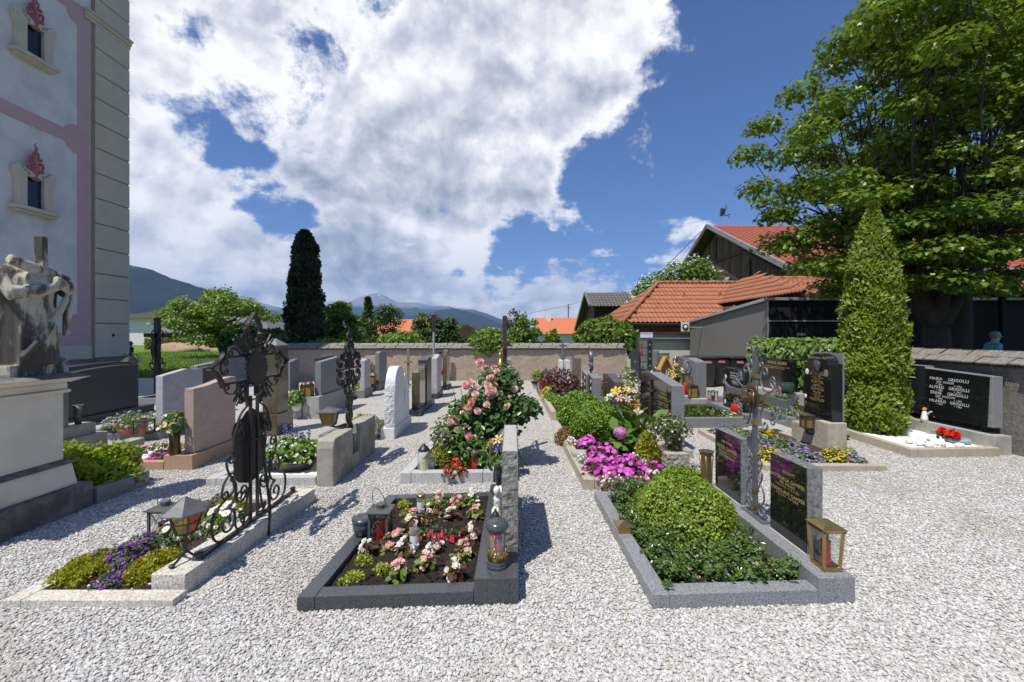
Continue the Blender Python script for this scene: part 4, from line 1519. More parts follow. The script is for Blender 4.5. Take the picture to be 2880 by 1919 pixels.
MB().beam((11.35,20.2,3.9),(9.7,18.6,2.6),.42,.05,up=(0,0,1)).build('valley_sheet',m_plain('valley_zinc',(.11,.115,.12),.5,.3,.1,5),wg)
MB().tube([(9.9,14.12,WE - .03),(30,14.12,WE - .05)],.06,8).build('gutter',IRON,wg)
ga = thing('panel_garage','low garage clad in brown-grey fibre panels with dark gates beside the bins','garage',(12,15.5,0))
GX,GY0,GY1 = 7.8,13.0,18.7
zf,zb = 2.66,2.12
mb = MB()
mb.add([(GX + .03,GY0 + .03,-.1),(20,GY0 + .03,-.1),(20,GY1,-.1),(GX + .03,GY1,-.1),(GX + .03,GY0 + .03,zf - .02),(20,GY0 + .03,zf - .02),(20,GY1,zb),(GX + .03,GY1,zb)],
 [(0,3,2,1),(4,5,6,7),(0,1,5,4),(1,2,6,5),(2,3,7,6),(3,0,4,7)])
mb.build('carcass',PANEL_DARK,ga)
ys = [GY0,14.15,15.5,17.05,GY1]
for i in range(4):
 y0,y1 = ys[i] + .004,ys[i + 1] - .004
 za = zf + (zb - zf) * (y0 - GY0) / (GY1 - GY0) - .05
 zz = zf + (zb - zf) * (y1 - GY0) / (GY1 - GY0) - .05
 MB().slab([(y0,.02),(y1,.02),(y1,zz),(y0,za)],GX,GX + .028).build('wall_panel',PANEL,ga)
MB().beam((GX - .03,GY0 - .04,zf + .01),(GX - .03,GY1,zb + .01),.14,.09).build('roof_edge',ZINC,ga)
MB().beam((GX - .1,GY0 - .03,zf + .012),(20,GY0 - .03,zf + .012),.10,.085).build('front_roof_edge',ZINC,ga)
for i,x in enumerate((GX + .02,10.25,12.7,15.15)):
 MB().box(x + .01,x + 2.43,GY0,GY0 + .028,.02,1.98).build('gate',PANEL_DARK,ga)
 MB().box(x + .01,x + 2.43,GY0 + .002,GY0 + .028,2.02,zf - .04).build('gate_header',PANEL_DARK,ga)
 if i < 3:
  MB().box(x + .86,x + 1.12,GY0 - .012,GY0 - .001,1.55,1.62).build('number_plate',m_plain('plate_dull',(.30,.29,.22),.6),ga)
MB().beam((GX,GY0 - .01,2.0),(17.5,GY0 - .01,2.0),.03,.035).build('gate_rail',ZINC,ga)
MB().box(GX - .008,GX + .02,GY0 - .008,GY0 + .02,0,zf - .05).build('corner_trim',ZINC,ga)
cp = thing('carport','black open carport with a pale sloping roof edge behind the maple trunk','carport',(15.5,12.2,0))
MB().box(11.2,24,12.6,12.9,-.05,2.5).build('back_wall',PANEL_DARK,cp)
MB().beam((10.6,12.3,1.98),(14.2,12.45,3.05),.1,.09).build('roof_edge',m_plain('pale_edge',(.26,.30,.40),.5,.2),cp)
MB().beam((14.2,12.45,3.05),(19,12.45,2.2),.1,.07).build('roof_edge',PANEL_DARK,cp)
MB().add([(10.6,12.36,1.93),(14.2,12.5,3.0),(14.2,14.0,3.0),(10.6,14.0,1.93),(19,12.5,2.15),(19,14,2.15)],[(0,1,2,3),(1,4,5,2)]).build('roof_sheet',PANEL_DARK,cp)
for x in (11.0,14.2,18.6):
 MB().box(x - .06,x + .06,12.3,12.42,0,2.0 if x < 12 or x > 18 else 2.95).build('post',PANEL_DARK,cp)
bn = thing('barn','large old barn with dark timber gable and red tiled roof','barn',(24,35,0))
BX,BYf,BYa,BYb = 16.0,24.8,35.2,45.6
BZa,BZf = 10.5,5.4
MB().add([(BX + .9,BYf + .9,-.1),(BX + .9,BYb - .9,-.1),(BX + .9,BYb - .9,5.3),(BX + .9,BYa,9.95),(BX + .9,BYf + .9,5.3),
 (50,BYf + .9,-.1),(50,BYb - .9,-.1),(50,BYb - .9,5.3),(50,BYa,9.95),(50,BYf + .9,5.3)],
 [(0,4,3,2,1),(0,5,9,4),(5,6,7,8,9),(1,2,7,6)]).build('wall',HOUSE_BEIGE,bn)
nb = 96
for i in range(nb):
 y0 = BYf + .92 + (BYb - BYf - 1.84) * i / nb
 y1 = y0 + (BYb - BYf - 1.84) / nb - .012
 zt = lambda y: (9.9 - abs(y - BYa) * .49)
 MB().slab([(y0,2.2),(y1,2.2),(y1,zt(y1)),(y0,zt(y0))],BX + .86 - random.uniform(0,.03),BX + .895).build('gable_board',BARN if random.random() < .7 else BARN_DARK,bn)
for (ya,za,yb,zb_) in ((31,7.6,26.5,5.4),(33.6,6.4,29.2,4.3),(35.2,9.6,35.2,3),(31,7.6,39,7.6),(30.2,6.9,30.2,3)):
 MB().beam((BX + .8,ya,za),(BX + .8,yb,zb_),.2,.08,up=(1,0,0)).build('gable_timber',BARN_DARK,bn)
MB().beam((BX + .1,BYf - .1,BZf - .02),(BX + .1,BYa,BZa + .03),.16,.32,up=(0,0,1)).build('verge_board',m_wood('verge_grey',(.30,.31,.33),(.16,.16,.17),'y',8),bn)
MB().beam((BX + .1,BYb + .1,BZf - .02),(BX + .1,BYa,BZa + .03),.16,.32,up=(0,0,1)).build('verge_board',m_wood('verge_dark',(.17,.15,.14),(.08,.07,.07),'y',8),bn)
MB().add([(BX + .15,BYf - .1,BZf - .06),(50,BYf - .1,BZf - .06),(50,BYa,BZa - .06),(BX + .15,BYa,BZa - .06),(50,BYb + .1,BZf - .06),(BX + .15,BYb + .1,BZf - .06)],
 [(0,1,2,3),(3,2,4,5)]).build('roof_deck',BARN_DARK,bn)
vb = Vector((0,BYa - BYf,BZa - BZf))
tile_field(bn,(BX + .2,BYf - .1,BZf),(1,0,0),vb,lambda p: True,84,28,.40,vb.length / 28,TILE_RED)
MB().tube([(BX,BYf - .2,BZf - .08),(48,BYf - .2,BZf - .1)],.08,8).build('gutter',ZINC,bn)
fl = thing('floodlight','floodlight on a short mast on the barn ridge','floodlight',(17.9,35.2,10.6))
MB().tube([(17.9,35.2,10.5),(17.9,35.2,11.35)],.05,8).build('mast',ZINC,fl)
MB().beam((17.55,35.15,11.35),(17.95,35.15,11.45),.12,.06).build('bracket',IRON,fl)
MB().slabx([(17.15,11.3),(17.45,11.38),(17.55,11.85),(17.2,11.95)],35.0,35.25).build('housing',IRON,fl)
MB().slabx([(17.5,11.75),(17.75,11.9),(17.62,12.25),(17.5,12.4)],35.02,35.06).build('flap',TIN_LIGHT,fl)
sb = thing('small_barn','small dark timber shed with grey tiled roof behind the leafy bush','shed',(8,31,0))
MB().add([(5.5,28.2,-.1),(5.5,33,-.1),(5.5,33,2.2),(5.5,29.2,4.2),(5.5,28.2,3.6),(10.5,28.2,-.1),(10.5,33,-.1),(10.5,33,2.2),(10.5,29.2,4.2),(10.5,28.2,3.6)],
 [(0,4,3,2,1),(0,5,9,4),(5,6,7,8,9),(1,2,7,6)]).build('wall',BARN_DARK,sb)
for i in range(16):
 y0 = 28.25 + i * .29
 zt = lambda y: 4.1 - (abs(y - 29.2) * .53)
 MB().slab([(y0,.2),(y0 + .28,.2),(y0 + .28,zt(y0 + .28)),(y0,zt(y0))],5.45,5.49).build('wall_board',BARN if i % 3 else BARN_DARK,sb)
MB().add([(4.95,27.3,3.35),(11,27.3,3.35),(11,29.2,4.4),(4.95,29.2,4.4),(11,34,1.85),(4.95,34,1.85)],[(0,1,2,3),(3,2,4,5)]).build('roof_deck',BARN_DARK,sb)
vs_ = Vector((0,1.9,1.05))
tile_field(sb,(4.95,27.3,3.37),(1,0,0),vs_,lambda p: True,27,8,.225,vs_.length / 8,TILE_GREY)
MB().beam((4.97,34,1.9),(4.97,29.2,4.42),.06,.2).build('verge_board',SHINGLE,sb)
MB().beam((4.97,27.3,3.4),(4.97,29.2,4.42),.06,.2).build('verge_board',SHINGLE,sb)
MB().box(7.7,8.1,30,30.4,4.0,4.6).build('chimney',ZINC,sb)
def house(name,label,x0,x1,y0,y1,h,rh,wall,roof,ridge='x',over=.5,wins=(),chim=None,hip=0.0):
 root = thing(name,label,'house',((x0 + x1) / 2,(y0 + y1) / 2,0))
 MB().box(x0,x1,y0,y1,-.3,h).build('wall',wall,root)
 a,b,c,d = x0 - over,x1 + over,y0 - over,y1 + over
 if ridge == 'x':
  m = (c + d) / 2
  r0,r1 = (a + hip,m,h + rh),(b - hip,m,h + rh)
  fs = [(0,1,5,4),(2,3,4,5),(0,4,3),(1,2,5),(3,2,1,0)]
 else:
  m = (a + b) / 2
  r0,r1 = (m,c + hip,h + rh),(m,d - hip,h + rh)
  fs = [(0,1,4),(1,2,5,4),(2,3,5),(3,0,4,5),(3,2,1,0)]
 rf = MB().add([(a,c,h - .05),(b,c,h - .05),(b,d,h - .05),(a,d,h - .05),r0,r1],fs).build('roof',roof,root)
 if chim:
  MB().box(chim[0] - .35,chim[0] + .35,chim[1] - .35,chim[1] + .35,h + rh * .4,h + rh + .9).build('chimney',HOUSE_WHITE,rf)
 for (wx,wz,ww,wh) in wins:
  w = MB().box(wx - ww / 2 - .08,wx + ww / 2 + .08,y0 - .03,y0 - .001,wz - .08,wz + wh + .08).build('window',HOUSE_WHITE,root)
  MB().box(wx - ww / 2,wx + ww / 2,y0 - .05,y0 - .031,wz,wz + wh).build('pane',WINDOW_DARK,w)
 return root
house('house','white two-storey house seen just right of the church tower',-58,-42,62,72,3.9,1.2,HOUSE_WHITE,ROOF_BROWN,'y',.8,[(-50.5,2.4,.9,1.3),(-46,2.4,.9,1.3)])
house('house','blue-grey bungalow with grey hipped roof left of the apple tree',-40.8,-27.5,48,57,1.62,2.3,HOUSE_BLUE,ROOF_SLATE,'x',.5,[(-37.2,.3,1.6,.9)],hip=3.5)
house('house','pale blue low house with grey roof behind the apple tree',-29,-19,50,58,1.0,1.7,HOUSE_BLUE,ROOF_SLATE,'x',.6,[(-22.5,.2,1.4,.7)],hip=2.5)
house('house','cream house with brown hipped roof left of the tall dark thuja',-40.5,-33,75,83,2.0,2.2,HOUSE_BEIGE,ROOF_BROWN,'x',.6,[(-38.5,.6,1,1.1)],chim=(-39,79),hip=2.5)
house('house','house with bright orange roof glimpsed between the trees',-24,-15,70,80,1.6,2.6,HOUSE_WHITE,ROOF_FAR,'x',.6,[(-20,.4,1.0,1.0)])
house('house','house with red-orange roof and chimney left of the small dark shed',4.6,18,68,80,1.7,2.7,HOUSE_WHITE,ROOF_FAR,'x',.6,[(7,.2,1.2,1.0)],chim=(6.3,73))
house('garden_hut','brown garden hut with shallow gable roof beyond the wall',-4.0,-1.6,27,31,1.35,.85,BARN,BARN_DARK,'y',.35)
house('garden_shed','grey weathered plank shed behind the wall beside the leafy bush',3.5,5.2,22,24,1.35,.3,SHINGLE,BARN_DARK,'y',.3)
hd = thing('clipped_hedge','clipped yellow-green hedge in front of the blue-grey bungalow','hedge',(-32,44,0))
P = np.stack([-38 + 12.5 * RNG.random(9000),44 + .8 * RNG.random(9000),1.15 * RNG.random(9000) ** .6],axis=1)
V,S,L = leaf_arrays(P,RNG.normal(size=P.shape) + np.array([0,-.6,.4]),.16,T_OVAL)
bx = mb_arrays(MB().box(-38,-25.5,44.1,44.7,0,1.08),1)
V,S,L,M = join_arrays([(V,S,L,0),(*bx[:3],1)])
np_mesh('foliage',V,S,L,[L_SEDUM,CORE],hd,mi=M)
for (x,y,rx,rh,lab) in ((-30.5,40,2.4,.75,'broad heap of tan earth in the field'),(-26.5,41,2.2,.55,'low heap of yellowish earth right of the broad heap'),(-22.5,41.5,1.6,.45,'small flat heap of tan earth near the apple tree trunk')):
 m = MB()
 m.ball((x,y,0),rx,1.2,rh,16,8,wob=.5,seed=x)
 o = m.build('earth_heap',m_rough_stone('earth_tan_%d' % int(-x),(.34,.24,.14),6,.8,.3,(.2,.14,.08),.4),loc=(x,y,0),smooth=True)
 tag(o,lab,'earth heap','heaps of earth in the field')
shrub('weed_clump','tall feathery weeds growing beside the earth heaps','weeds',(-20.3,37,0),3.2,.9,1.25,L_OLIVE,3500,.3,T_LONG,up=.75,core=None,fuzz=.8)
vn = thing('parked_van','white and blue van parked behind the left iron grave cross','van',(-29,46,0))
MB().slabx([(-29.3,.3),(-27.7,.3),(-27.7,1.0),(-28.0,1.9),(-29.3,1.95)],45.4,47).build('body',HOUSE_WHITE,vn,bevel=.1)
MB().slabx([(-28.9,.35),(-27.75,.35),(-27.75,.95),(-28.9,.95)],45.36,45.395).build('side_stripe',m_plain('paint_blue',(.02,.05,.16),.3),vn)
for x in (-29,-28):
 MB().tube([(x,45.38,.32),(x,45.6,.32)],.32,12).build('wheel',PLASTIC_BLACK,vn)
fw = thing('field_fence','single white fence tape on thin posts along the field edge','fence',(-12,17,0))
pts = [(-15.6,16.3,.62),(-12,16.35,.60),(-9.2,16.3,.62)]
MB().tube(pts,.012,4).build('tape',PORCELAIN,fw)
for x in (-15.6,-12,-9.2):
 MB().tube([(x,16.32,-.1),(x,16.32,.72)],.012,5).build('post',SHINGLE,fw)
ut = thing('utility_mast','thin utility mast with two wires above the red-orange roof','mast',(9.9,75,0))
MB().tube([(9.9,75,0),(9.9,75,6.9)],.09,6).build('pole',IRON,ut)
MB().tube([(9.9,75,6.7),(2,75,5.0)],.025,4).build('wire',IRON,ut)
MB().tube([(9.9,75,6.7),(22,60,9.4)],.025,4).build('wire',IRON,ut)
MB().beam((9.5,75,6.3),(10.3,75,6.3),.06,.06).build('crossarm',IRON,ut)
cb = thing('overhead_cable','dark overhead cable running down from the barn gable','cable',(12,34,0))
MB().tube([(8.6,30.2,4.6),(9.6,31,5.0),(12,33,6.9),(16.0,36.2,10.3)],.03,4).build('cable',IRON,cb)
MB().tube([(8.9,30.2,4.2),(8.9,30.2,5.3)],.035,5).build('bracket_pole',IRON,cb)
def m_mountain(name,lo,hi,rock,snow_z,rock_z,meadow=.5):
 t = NT(name)
 n1 = t.noise(.0032,8,.65)
 n2 = t.noise(.02,6,.7)
 col = t.mix(t.ramp_f(n2,.35,.65),lo,c_mul(lo,.55))
 col = t.mix(t.math('MULTIPLY',t.ramp_f(n1,.56,.64),meadow),col,hi)
 sp = t.n('ShaderNodeSeparateXYZ')
 t.l(t.coord(),sp.inputs[0])
 if rock_z:
  zz = t.math('ADD',sp.outputs[2],t.math('MULTIPLY',t.math('SUBTRACT',n1,.5),500))
  col = t.mix(t.ramp_f(zz,rock_z,rock_z + 220),col,rock)
  zs = t.math('ADD',sp.outputs[2],t.math('MULTIPLY',t.math('SUBTRACT',t.noise(.012,7,.7),.5),1500))
  col = t.mix(t.ramp_f(zs,snow_z,snow_z + 60),col,(.8,.82,.85))
 return t.done(t.bsdf(col,.95,spec=.1))
def mountain(name,label,ridge,D,mat,depth,rough=1.0,seed=0.0):
 """ridge: skyline points (photo px, py) seen at distance D; slopes fall to the valley on both sides"""
 pts = [at(px,py,D) for px,py in ridge]
 xs = np.array([p.x for p in pts])
 zs = np.array([p.z for p in pts])
 nu,nv = 260,34
 vs,fs = [],[]
 for i in range(nu + 1):
  x = xs[0] + (xs[-1] - xs[0]) * i / nu
  zr = float(np.interp(x,xs,zs))
  for j in range(nv + 1):
   t = j / nv * 2 - 1
   y = D + t * depth
   k = 1 - abs(t)
   base = zr * (k ** 1.15)
   q = Vector((x,y,seed * 1000)) * .0011 / max(1.0,D / 6000)
   f = noise.fractal(q,1.0,2.1,6)
   g = 1 - abs(noise.fractal(q * 2.3 + Vector((9,0,0)),1.0,2.1,5))
   zz = base + rough * zr * (k * (1 - k) * 1.1 * f + k * (1 - k) * .55 * (g - .7)) + rough * zr * .018 * noise.noise(q * 40)
   vs.append((x,y,zz - 2))
 for i in range(nu):
  for j in range(nv):
   a = i * (nv + 1) + j
   fs.append((a,a + nv + 1,a + nv + 2,a + 1))
 m = MB()
 m.add(vs,fs)
 o = m.build(name,mat,smooth=True)
 o['kind'] = 'structure'
 return o
MT_HILL = m_mountain('hill_forest',(.012,.024,.018),(.08,.12,.045),(.2,.2,.2),0,0,.4)
MT_FAR = m_mountain('mountain_far',(.022,.034,.026),(.08,.11,.06),(.22,.22,.23),1050,520,.5)
MT_MID = m_mountain('mountain_mid',(.014,.026,.018),(.06,.09,.05),(.2,.2,.2),0,0,.3)
mountain('hill','',[(-300,660),(100,700),(359,744),(417,755),(479,781),(521,794),(566,809),(608,823),(660,848),(720,885),(800,925),(860,940)],3200,MT_HILL,1500,.9,1)
mountain('mountain','',[(520,850),(620,846),(705,847),(731,851),(792,866),(860,872),(930,868),(985,848),(1016,834),(1060,821),(1082,831),(1117,850),(1174,852),(1211,861),(1262,862),
 (1284,867),(1328,870),(1372,883),(1403,896),(1480,918),(1600,938)],10500,MT_FAR,3500,.8,2)
mountain('mountain','',[(560,905),(700,880),(760,884),(802,896),(880,915),(960,900),(1100,895),(1205,881),(1246,870),(1277,868),(1309,874),(1356,889),(1409,911),(1500,930),(1640,939)],6200,MT_MID,2000,.8,3)
# ================================================================== TREES AND BUSHES
def limb_path(a,b,sag=.0,wob=.12,n=6,seed=0.0):
 a,b = Vector(a),Vector(b)
 L = (b - a).length
 out = []
 for i in range(n + 1):
  t = i / n
  p = a.lerp(b,t)
  w = math.sin(math.pi * t) * wob * L
  p += Vector((noise.noise(Vector((t * 2.2 + seed,seed,0))),noise.noise(Vector((seed,t * 2.2,3))),noise.noise(Vector((1.7,seed,t * 2.2))))) * w
  p.z += sag * math.sin(math.pi * t)
  out.append(p)
 return out
def leafy_tree(name,label,base,trunk_r,fork_z,clumps,leaf,n_per,size,tmpl,bark=BARK,limbs=5,flat=.5,up=.7,group=None,spread=1.0,n_branch=1.0,trunk_top=None,droop=.25):
 """clumps: (x,y,z,r) in metres; leaves fill flattened clumps, branches run to them"""
 root = thing(name,label,'tree',base,group)
 bx,by,bz = base
 fork = Vector(trunk_top) if trunk_top else Vector((bx,by,fork_z))
 tr = MB()
 tp = limb_path((bx,by,bz - .1),fork,wob=.05,seed=bx)
 tr.tube(tp,[trunk_r * (1.25 - .35 * i / 6) for i in range(7)],12)
 cl = sorted(clumps,key=lambda c: math.atan2(c[1] - by,c[0] - bx))
 groups = [cl[i::1] for i in range(1)]
 k = max(1,len(cl) // limbs)
 mids = []
 for i in range(0,len(cl),k):
  g = cl[i:i + k]
  m = Vector((sum(c[0] for c in g) / len(g),sum(c[1] for c in g) / len(g),sum(c[2] for c in g) / len(g)))
  m = fork.lerp(m,.72)
  path = limb_path(fork - Vector((0,0,.1)),m,wob=.16,seed=i * 1.3 + bx,n=7)
  tr.tube(path,[trunk_r * (.62 - .42 * q / 7) for q in range(8)],9)
  mids.append((path,g))
 for path,g in mids:
  for c in g:
   st = path[random.choice((3,4,5,6,7))]
   p2 = limb_path(st,(c[0],c[1],c[2] - c[3] * .1),wob=.15,seed=c[0] * 3.1,n=5)
   tr.tube(p2,[trunk_r * .12 * (1 - .75 * q / 5) for q in range(6)],6)
 tr.build('trunk',bark,root,smooth=True)
 Ps,Ns,Bs = [],[],[]
 for c in cl:
  n = int(n_per * (c[3] ** 1.7))
  d = nrm(RNG.normal(size=(n,3)))
  rr = RNG.random((n,1)) ** .45
  P = d * rr * np.array([c[3],c[3],c[3] * flat])
  P[:,2] -= droop * c[3] * (np.hypot(P[:,0],P[:,1]) / c[3]) ** 2
  Ps.append(P + np.array(c[:3]))
  Ns.append(nrm(d * .55 + np.array([0,0,up]) + RNG.normal(size=(n,3)) * .38))
  Bs.append(d * np.array([1,1,.2]) + np.array([0,0,-.45]) + RNG.normal(size=(n,3)) * .5)
 P,N,B = np.concatenate(Ps),np.concatenate(Ns),np.concatenate(Bs)
 V,S,L = leaf_arrays(P,N,size,tmpl,B)
 np_mesh('crown',V,S,L,leaf,root)
 return root
def crown_clumps(c,r,n,rmin,rmax,seed=1,shell=.55,zmin=None,keep=None):
 rng = random.Random(seed)
 out = []
 tries = 0
 while len(out) < n and tries < 20000:
  tries += 1
  d = Vector((rng.gauss(0,1),rng.gauss(0,1),rng.gauss(0,1))).normalized()
  k = shell + (1 - shell) * rng.random() ** .6
  p = (c[0] + d.x * r[0] * k,c[1] + d.y * r[1] * k,c[2] + d.z * r[2] * k)
  if zmin is not None and p[2] < zmin:
   continue
  if keep and not keep(p):
   continue
  q = rng.uniform(rmin,rmax)
  if any((p[0] - o[0]) ** 2 + (p[1] - o[1]) ** 2 + ((p[2] - o[2]) * 1.6) ** 2 < (.42 * (q + o[3])) ** 2 for o in out):
   continue
  out.append((*p,q))
 return out
MC = (10.0,10.4,6.3)
def sky_gap(p):
 u,v = p[0] / p[1],(p[2] - 1.6) / p[1]
 return not (1.02 < u < 1.2 and .40 < v < .58)
def clear_of_ivy(p):
 return not (p[1] + .38 * (p[2] - 1.2) < 12.0 and p[0] + .33 * (p[2] - 1.2) < 7.6)
cl = crown_clumps(MC,(4.6,3.6,4.7),150,.42,.76,5,.40,2.9,keep=lambda p: p[1] > 7.2 and sky_gap(p) and clear_of_ivy(p) and p[0] / p[1] > .56 + .06 * abs(p[2] - 5) and not (p[2] < 4.2 and p[0] > 8.6 and p[1] < 9.6 and p[0] < 11))
for (px,py,Y,r) in ((2110,430,9.4,.62),(2150,345,9.6,.6),(2135,520,9.2,.62),(2200,595,9.3,.66),(2230,690,9.2,.6),(2280,745,9.0,.55),(2330,790,9.0,.5),
 (2250,250,9.6,.7),(2350,170,9.6,.75),(2450,110,9.5,.8),(2240,420,9.2,.85),(2330,330,9.2,.9),(2300,520,9.0,.9),(2290,640,9.0,.8),(2380,740,8.8,.7),
 (2420,600,8.6,.8),(2560,700,7.4,.7),(2640,775,7.2,.62),(2730,790,7.1,.6),(2820,800,7.2,.6),(2330,820,9.3,.45),(2560,620,7.4,.75),(2650,690,7.1,.7),(2740,700,7.1,.75),(2840,700,7.0,.75),(2560,520,7.6,.8),
 (2680,590,7.2,.8),(2800,580,7.0,.85),(2540,790,7.6,.5),(2480,700,7.8,.6),(2620,380,7.8,.8),(2450,480,8.2,.8),(2600,300,7.6,.7),(2710,240,7.4,.75),(2810,190,7.4,.7),(2650,430,7.4,.7),(2790,480,7.2,.7),(2860,400,7.2,.7),(2510,390,7.8,.7),(2730,340,7.4,.6),(2850,290,7.3,.65),(2620,160,7.8,.75),(2730,120,7.6,.75),(2840,90,7.5,.75),(2530,270,8.0,.7)):
 p = at(px,py,Y + 1.3)
 cl.append((p.x,p.y,p.z,r * .86))
leafy_tree('maple_tree','large maple with broad dark green crown and forked trunk behind the right wall',(9.25,9.3,0),.25,1.75,cl,L_MAPLE,700,.098,T_MAPLE,BARK,7,.42,.8)
cl2 = crown_clumps((11.5,10.6,6.5),(2.6,2.6,3.4),30,.7,1.1,15,.4,3.2)
leafy_tree('maple_tree','second maple stem leaning right beside the large maple trunk',(10.2,9.7,0),.20,2.6,cl2,L_MAPLE,600,.10,T_MAPLE,BARK,4,.42,.75)
def conifer(name,label,base,r,h,leaf,n,size,prof,core,tilt=.6,lump=.12,seed=0.0,tmpl=T_SPRAY,group=None):
 root = thing(name,label,'conifer',base,group)
 bx,by,bz = base
 nc = n // 34
 tc_ = RNG.random(nc)
 ac = RNG.random(nc) * 2 * math.pi
 t = np.clip(np.repeat(tc_,34) + RNG.normal(size=nc * 34) * (.75 * size / h) + .8 * size / h,0,1)
 n = nc * 34
 pr0 = np.interp(t,[q[0] for q in prof],[q[1] for q in prof])
 a = np.repeat(ac,34) + RNG.normal(size=n) * (.85 * size / np.maximum(r * pr0,.06))
 pr = pr0
 k = np.array([noise.noise(Vector((math.cos(q) * 2.6 + seed,math.sin(q) * 2.6,w * h * 2.4))) for q,w in zip(ac,tc_)]) * .7 + RNG.normal(size=nc) * .5
 rad = r * pr * (1 + lump * np.repeat(k,34)) - r * .16 * RNG.random(n)
 P = np.stack([bx + rad * np.cos(a),by + rad * np.sin(a),bz + t * h],axis=1)
 out = np.stack([np.cos(a),np.sin(a),np.full(n,.15)],axis=1)
 B = out * .62 + np.array([0,0,.95]) + np.repeat(RNG.normal(size=(nc,3)) * .35,34,axis=0) + RNG.normal(size=(n,3)) * .25
 tang = np.stack([-np.sin(a),np.cos(a),np.zeros(n)],axis=1)
 N = nrm(out * .7 + tang * np.repeat(RNG.normal(size=(nc,1)),34,axis=0) * tilt + np.array([0,0,.25]) + RNG.normal(size=(n,3)) * .25)
 V,S,L = leaf_arrays(P,N,size,tmpl,B)
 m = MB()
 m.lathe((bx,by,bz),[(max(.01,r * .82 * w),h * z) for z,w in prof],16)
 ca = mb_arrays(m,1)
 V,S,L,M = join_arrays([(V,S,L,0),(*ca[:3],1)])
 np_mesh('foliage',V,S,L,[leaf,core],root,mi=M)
 MB().tube([(bx,by,-.1),(bx,by,.5)],r * .12,8).build('trunk',BARK,root)
 return root
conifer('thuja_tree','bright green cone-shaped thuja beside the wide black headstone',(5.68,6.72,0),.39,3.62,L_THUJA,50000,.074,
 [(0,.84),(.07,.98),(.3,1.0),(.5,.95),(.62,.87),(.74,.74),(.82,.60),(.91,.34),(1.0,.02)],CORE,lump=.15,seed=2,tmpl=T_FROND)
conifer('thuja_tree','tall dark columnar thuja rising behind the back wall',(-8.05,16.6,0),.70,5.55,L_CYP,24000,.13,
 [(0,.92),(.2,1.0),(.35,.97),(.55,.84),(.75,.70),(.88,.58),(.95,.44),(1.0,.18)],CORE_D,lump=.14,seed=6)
cl = crown_clumps((-20.2,29.5,2.9),(4.1,3.0,1.7),46,.6,1.0,8,.3,1.2)
for (px,py,r) in ((470,880,.8),(450,905,.6),(510,850,.8),(595,825,.7),(640,830,.7),(700,850,.7),(735,870,.6),(755,935,.5),(520,930,.8),(470,940,.6),(660,920,.8),(700,930,.6)):
 p = at(px,py,29)
 cl.append((p.x,p.y,p.z,r))
leafy_tree('apple_tree','spreading apple tree with leaning trunk in the green field',(-19.6,29.5,0),.26,1.5,cl,L_APPLE,300,.17,T_OVAL,BARK_D,6,.5,.6,trunk_top=(-20.6,29.5,1.7))
BG = [
 ('broadleaf_tree','round mid-green broadleaf tree right beside the tall dark thuja',955,845,985,24,65,1.0,L_BUSH,.17,'round'),
 ('dark_spruce','small pointed dark spruce poking up behind the back wall',1035,845,985,30,22,1.0,L_DARK,.16,'spire'),
 ('plum_tree','dark loose plum tree in front of the bright orange roof',1090,850,975,27,70,.7,L_DARK,.15,'loose'),
 ('broadleaf_tree','olive green bushy tree behind the thin sign pole',1195,873,985,26,45,.9,L_OLIVE,.15,'round'),
 ('dark_bush','broad dark bush behind the back wall beside the brown hut',1250,890,985,22,52,.9,L_DARK,.14,'round'),
 ('small_tree','small bright tree peeping up beside the brown garden hut',1295,905,985,30,22,.9,L_BUSH,.16,'round'),
 ('fruit_tree','brownish olive fruit tree topping the round green bush',1457,855,960,26,52,.7,L_BROWNISH,.15,'loose'),
 ('round_bush','dense round bright green bush right of the rusty iron crucifix',1478,884,990,20,52,1.2,L_BUSH,.12,'round'),
 ('small_bush','smaller green bush beside the round bush near the orange roof',1555,923,990,20,30,1.1,L_BUSH,.12,'round'),
 ]
for (nm,lab,px,py,pyb,Y,half,dens,lf,sz,style) in BG:
 top = at(px,py,Y)
 rx = half / CAM_F * Y
 h = top.z
 if style == 'spire':
  conifer(nm,lab,(top.x,Y,0),rx,h,lf,5000,.26,[(0,.9),(.3,1),(.6,.62),(.85,.3),(1,.02)],CORE_D,lump=.4,seed=px)
  continue
 sh = .25 if style == 'loose' else .35
 cl = crown_clumps((top.x,Y,h * .54),(rx * .82,rx * .8,h * .44),34 if style == 'loose' else 48,rx * .20,rx * .34,px,sh,.25)
 leafy_tree(nm,lab,(top.x,Y,0),rx * .07,h * .22,cl,lf,(620 if style == 'loose' else 1150) * dens / max(rx,.5) ** .6,sz,T_OVAL,BARK_D,5,.75,.45)
def bush_at(name,label,px,py,pyb,Y,half,leaf,n,size,tmpl=T_OVAL,extra=(),zb=None,fuzz=.35,lump=.35,core=CORE,ry=None,**kw):
 t = at(px,py,Y)
 b = at(px,pyb,Y)
 rx = half / CAM_F * Y
 shrub(name,label,'bush',(t.x,Y,(t.z + b.z) / 2),rx,ry or rx * .6,(t.z - b.z) / 2,leaf,n,size,tmpl,full=True,fuzz=fuzz,lump=lump,core=core,core_k=.7,extra=extra,loc=(t.x,Y,0),tilt=.8,seed=px,**kw)
bush_at('climbing_shrub','bright leafy shrub climbing the back wall behind the ornate iron cross',1125,935,985,15.35,58,L_LIGHT,1700,.11,core=None,fuzz=.9)
bush_at('climbing_shrub','bright leafy vine spilling over the back wall behind the roses',1375,922,1005,14.75,52,L_LIGHT,2600,.10,core=None,fuzz=.9,lump=.5,ry=.35)
bush_at('climbing_shrub','low bright shoots on the back wall near the dark thuja',930,955,985,15.3,60,L_BUSH,1300,.10,core=None,fuzz=.9)
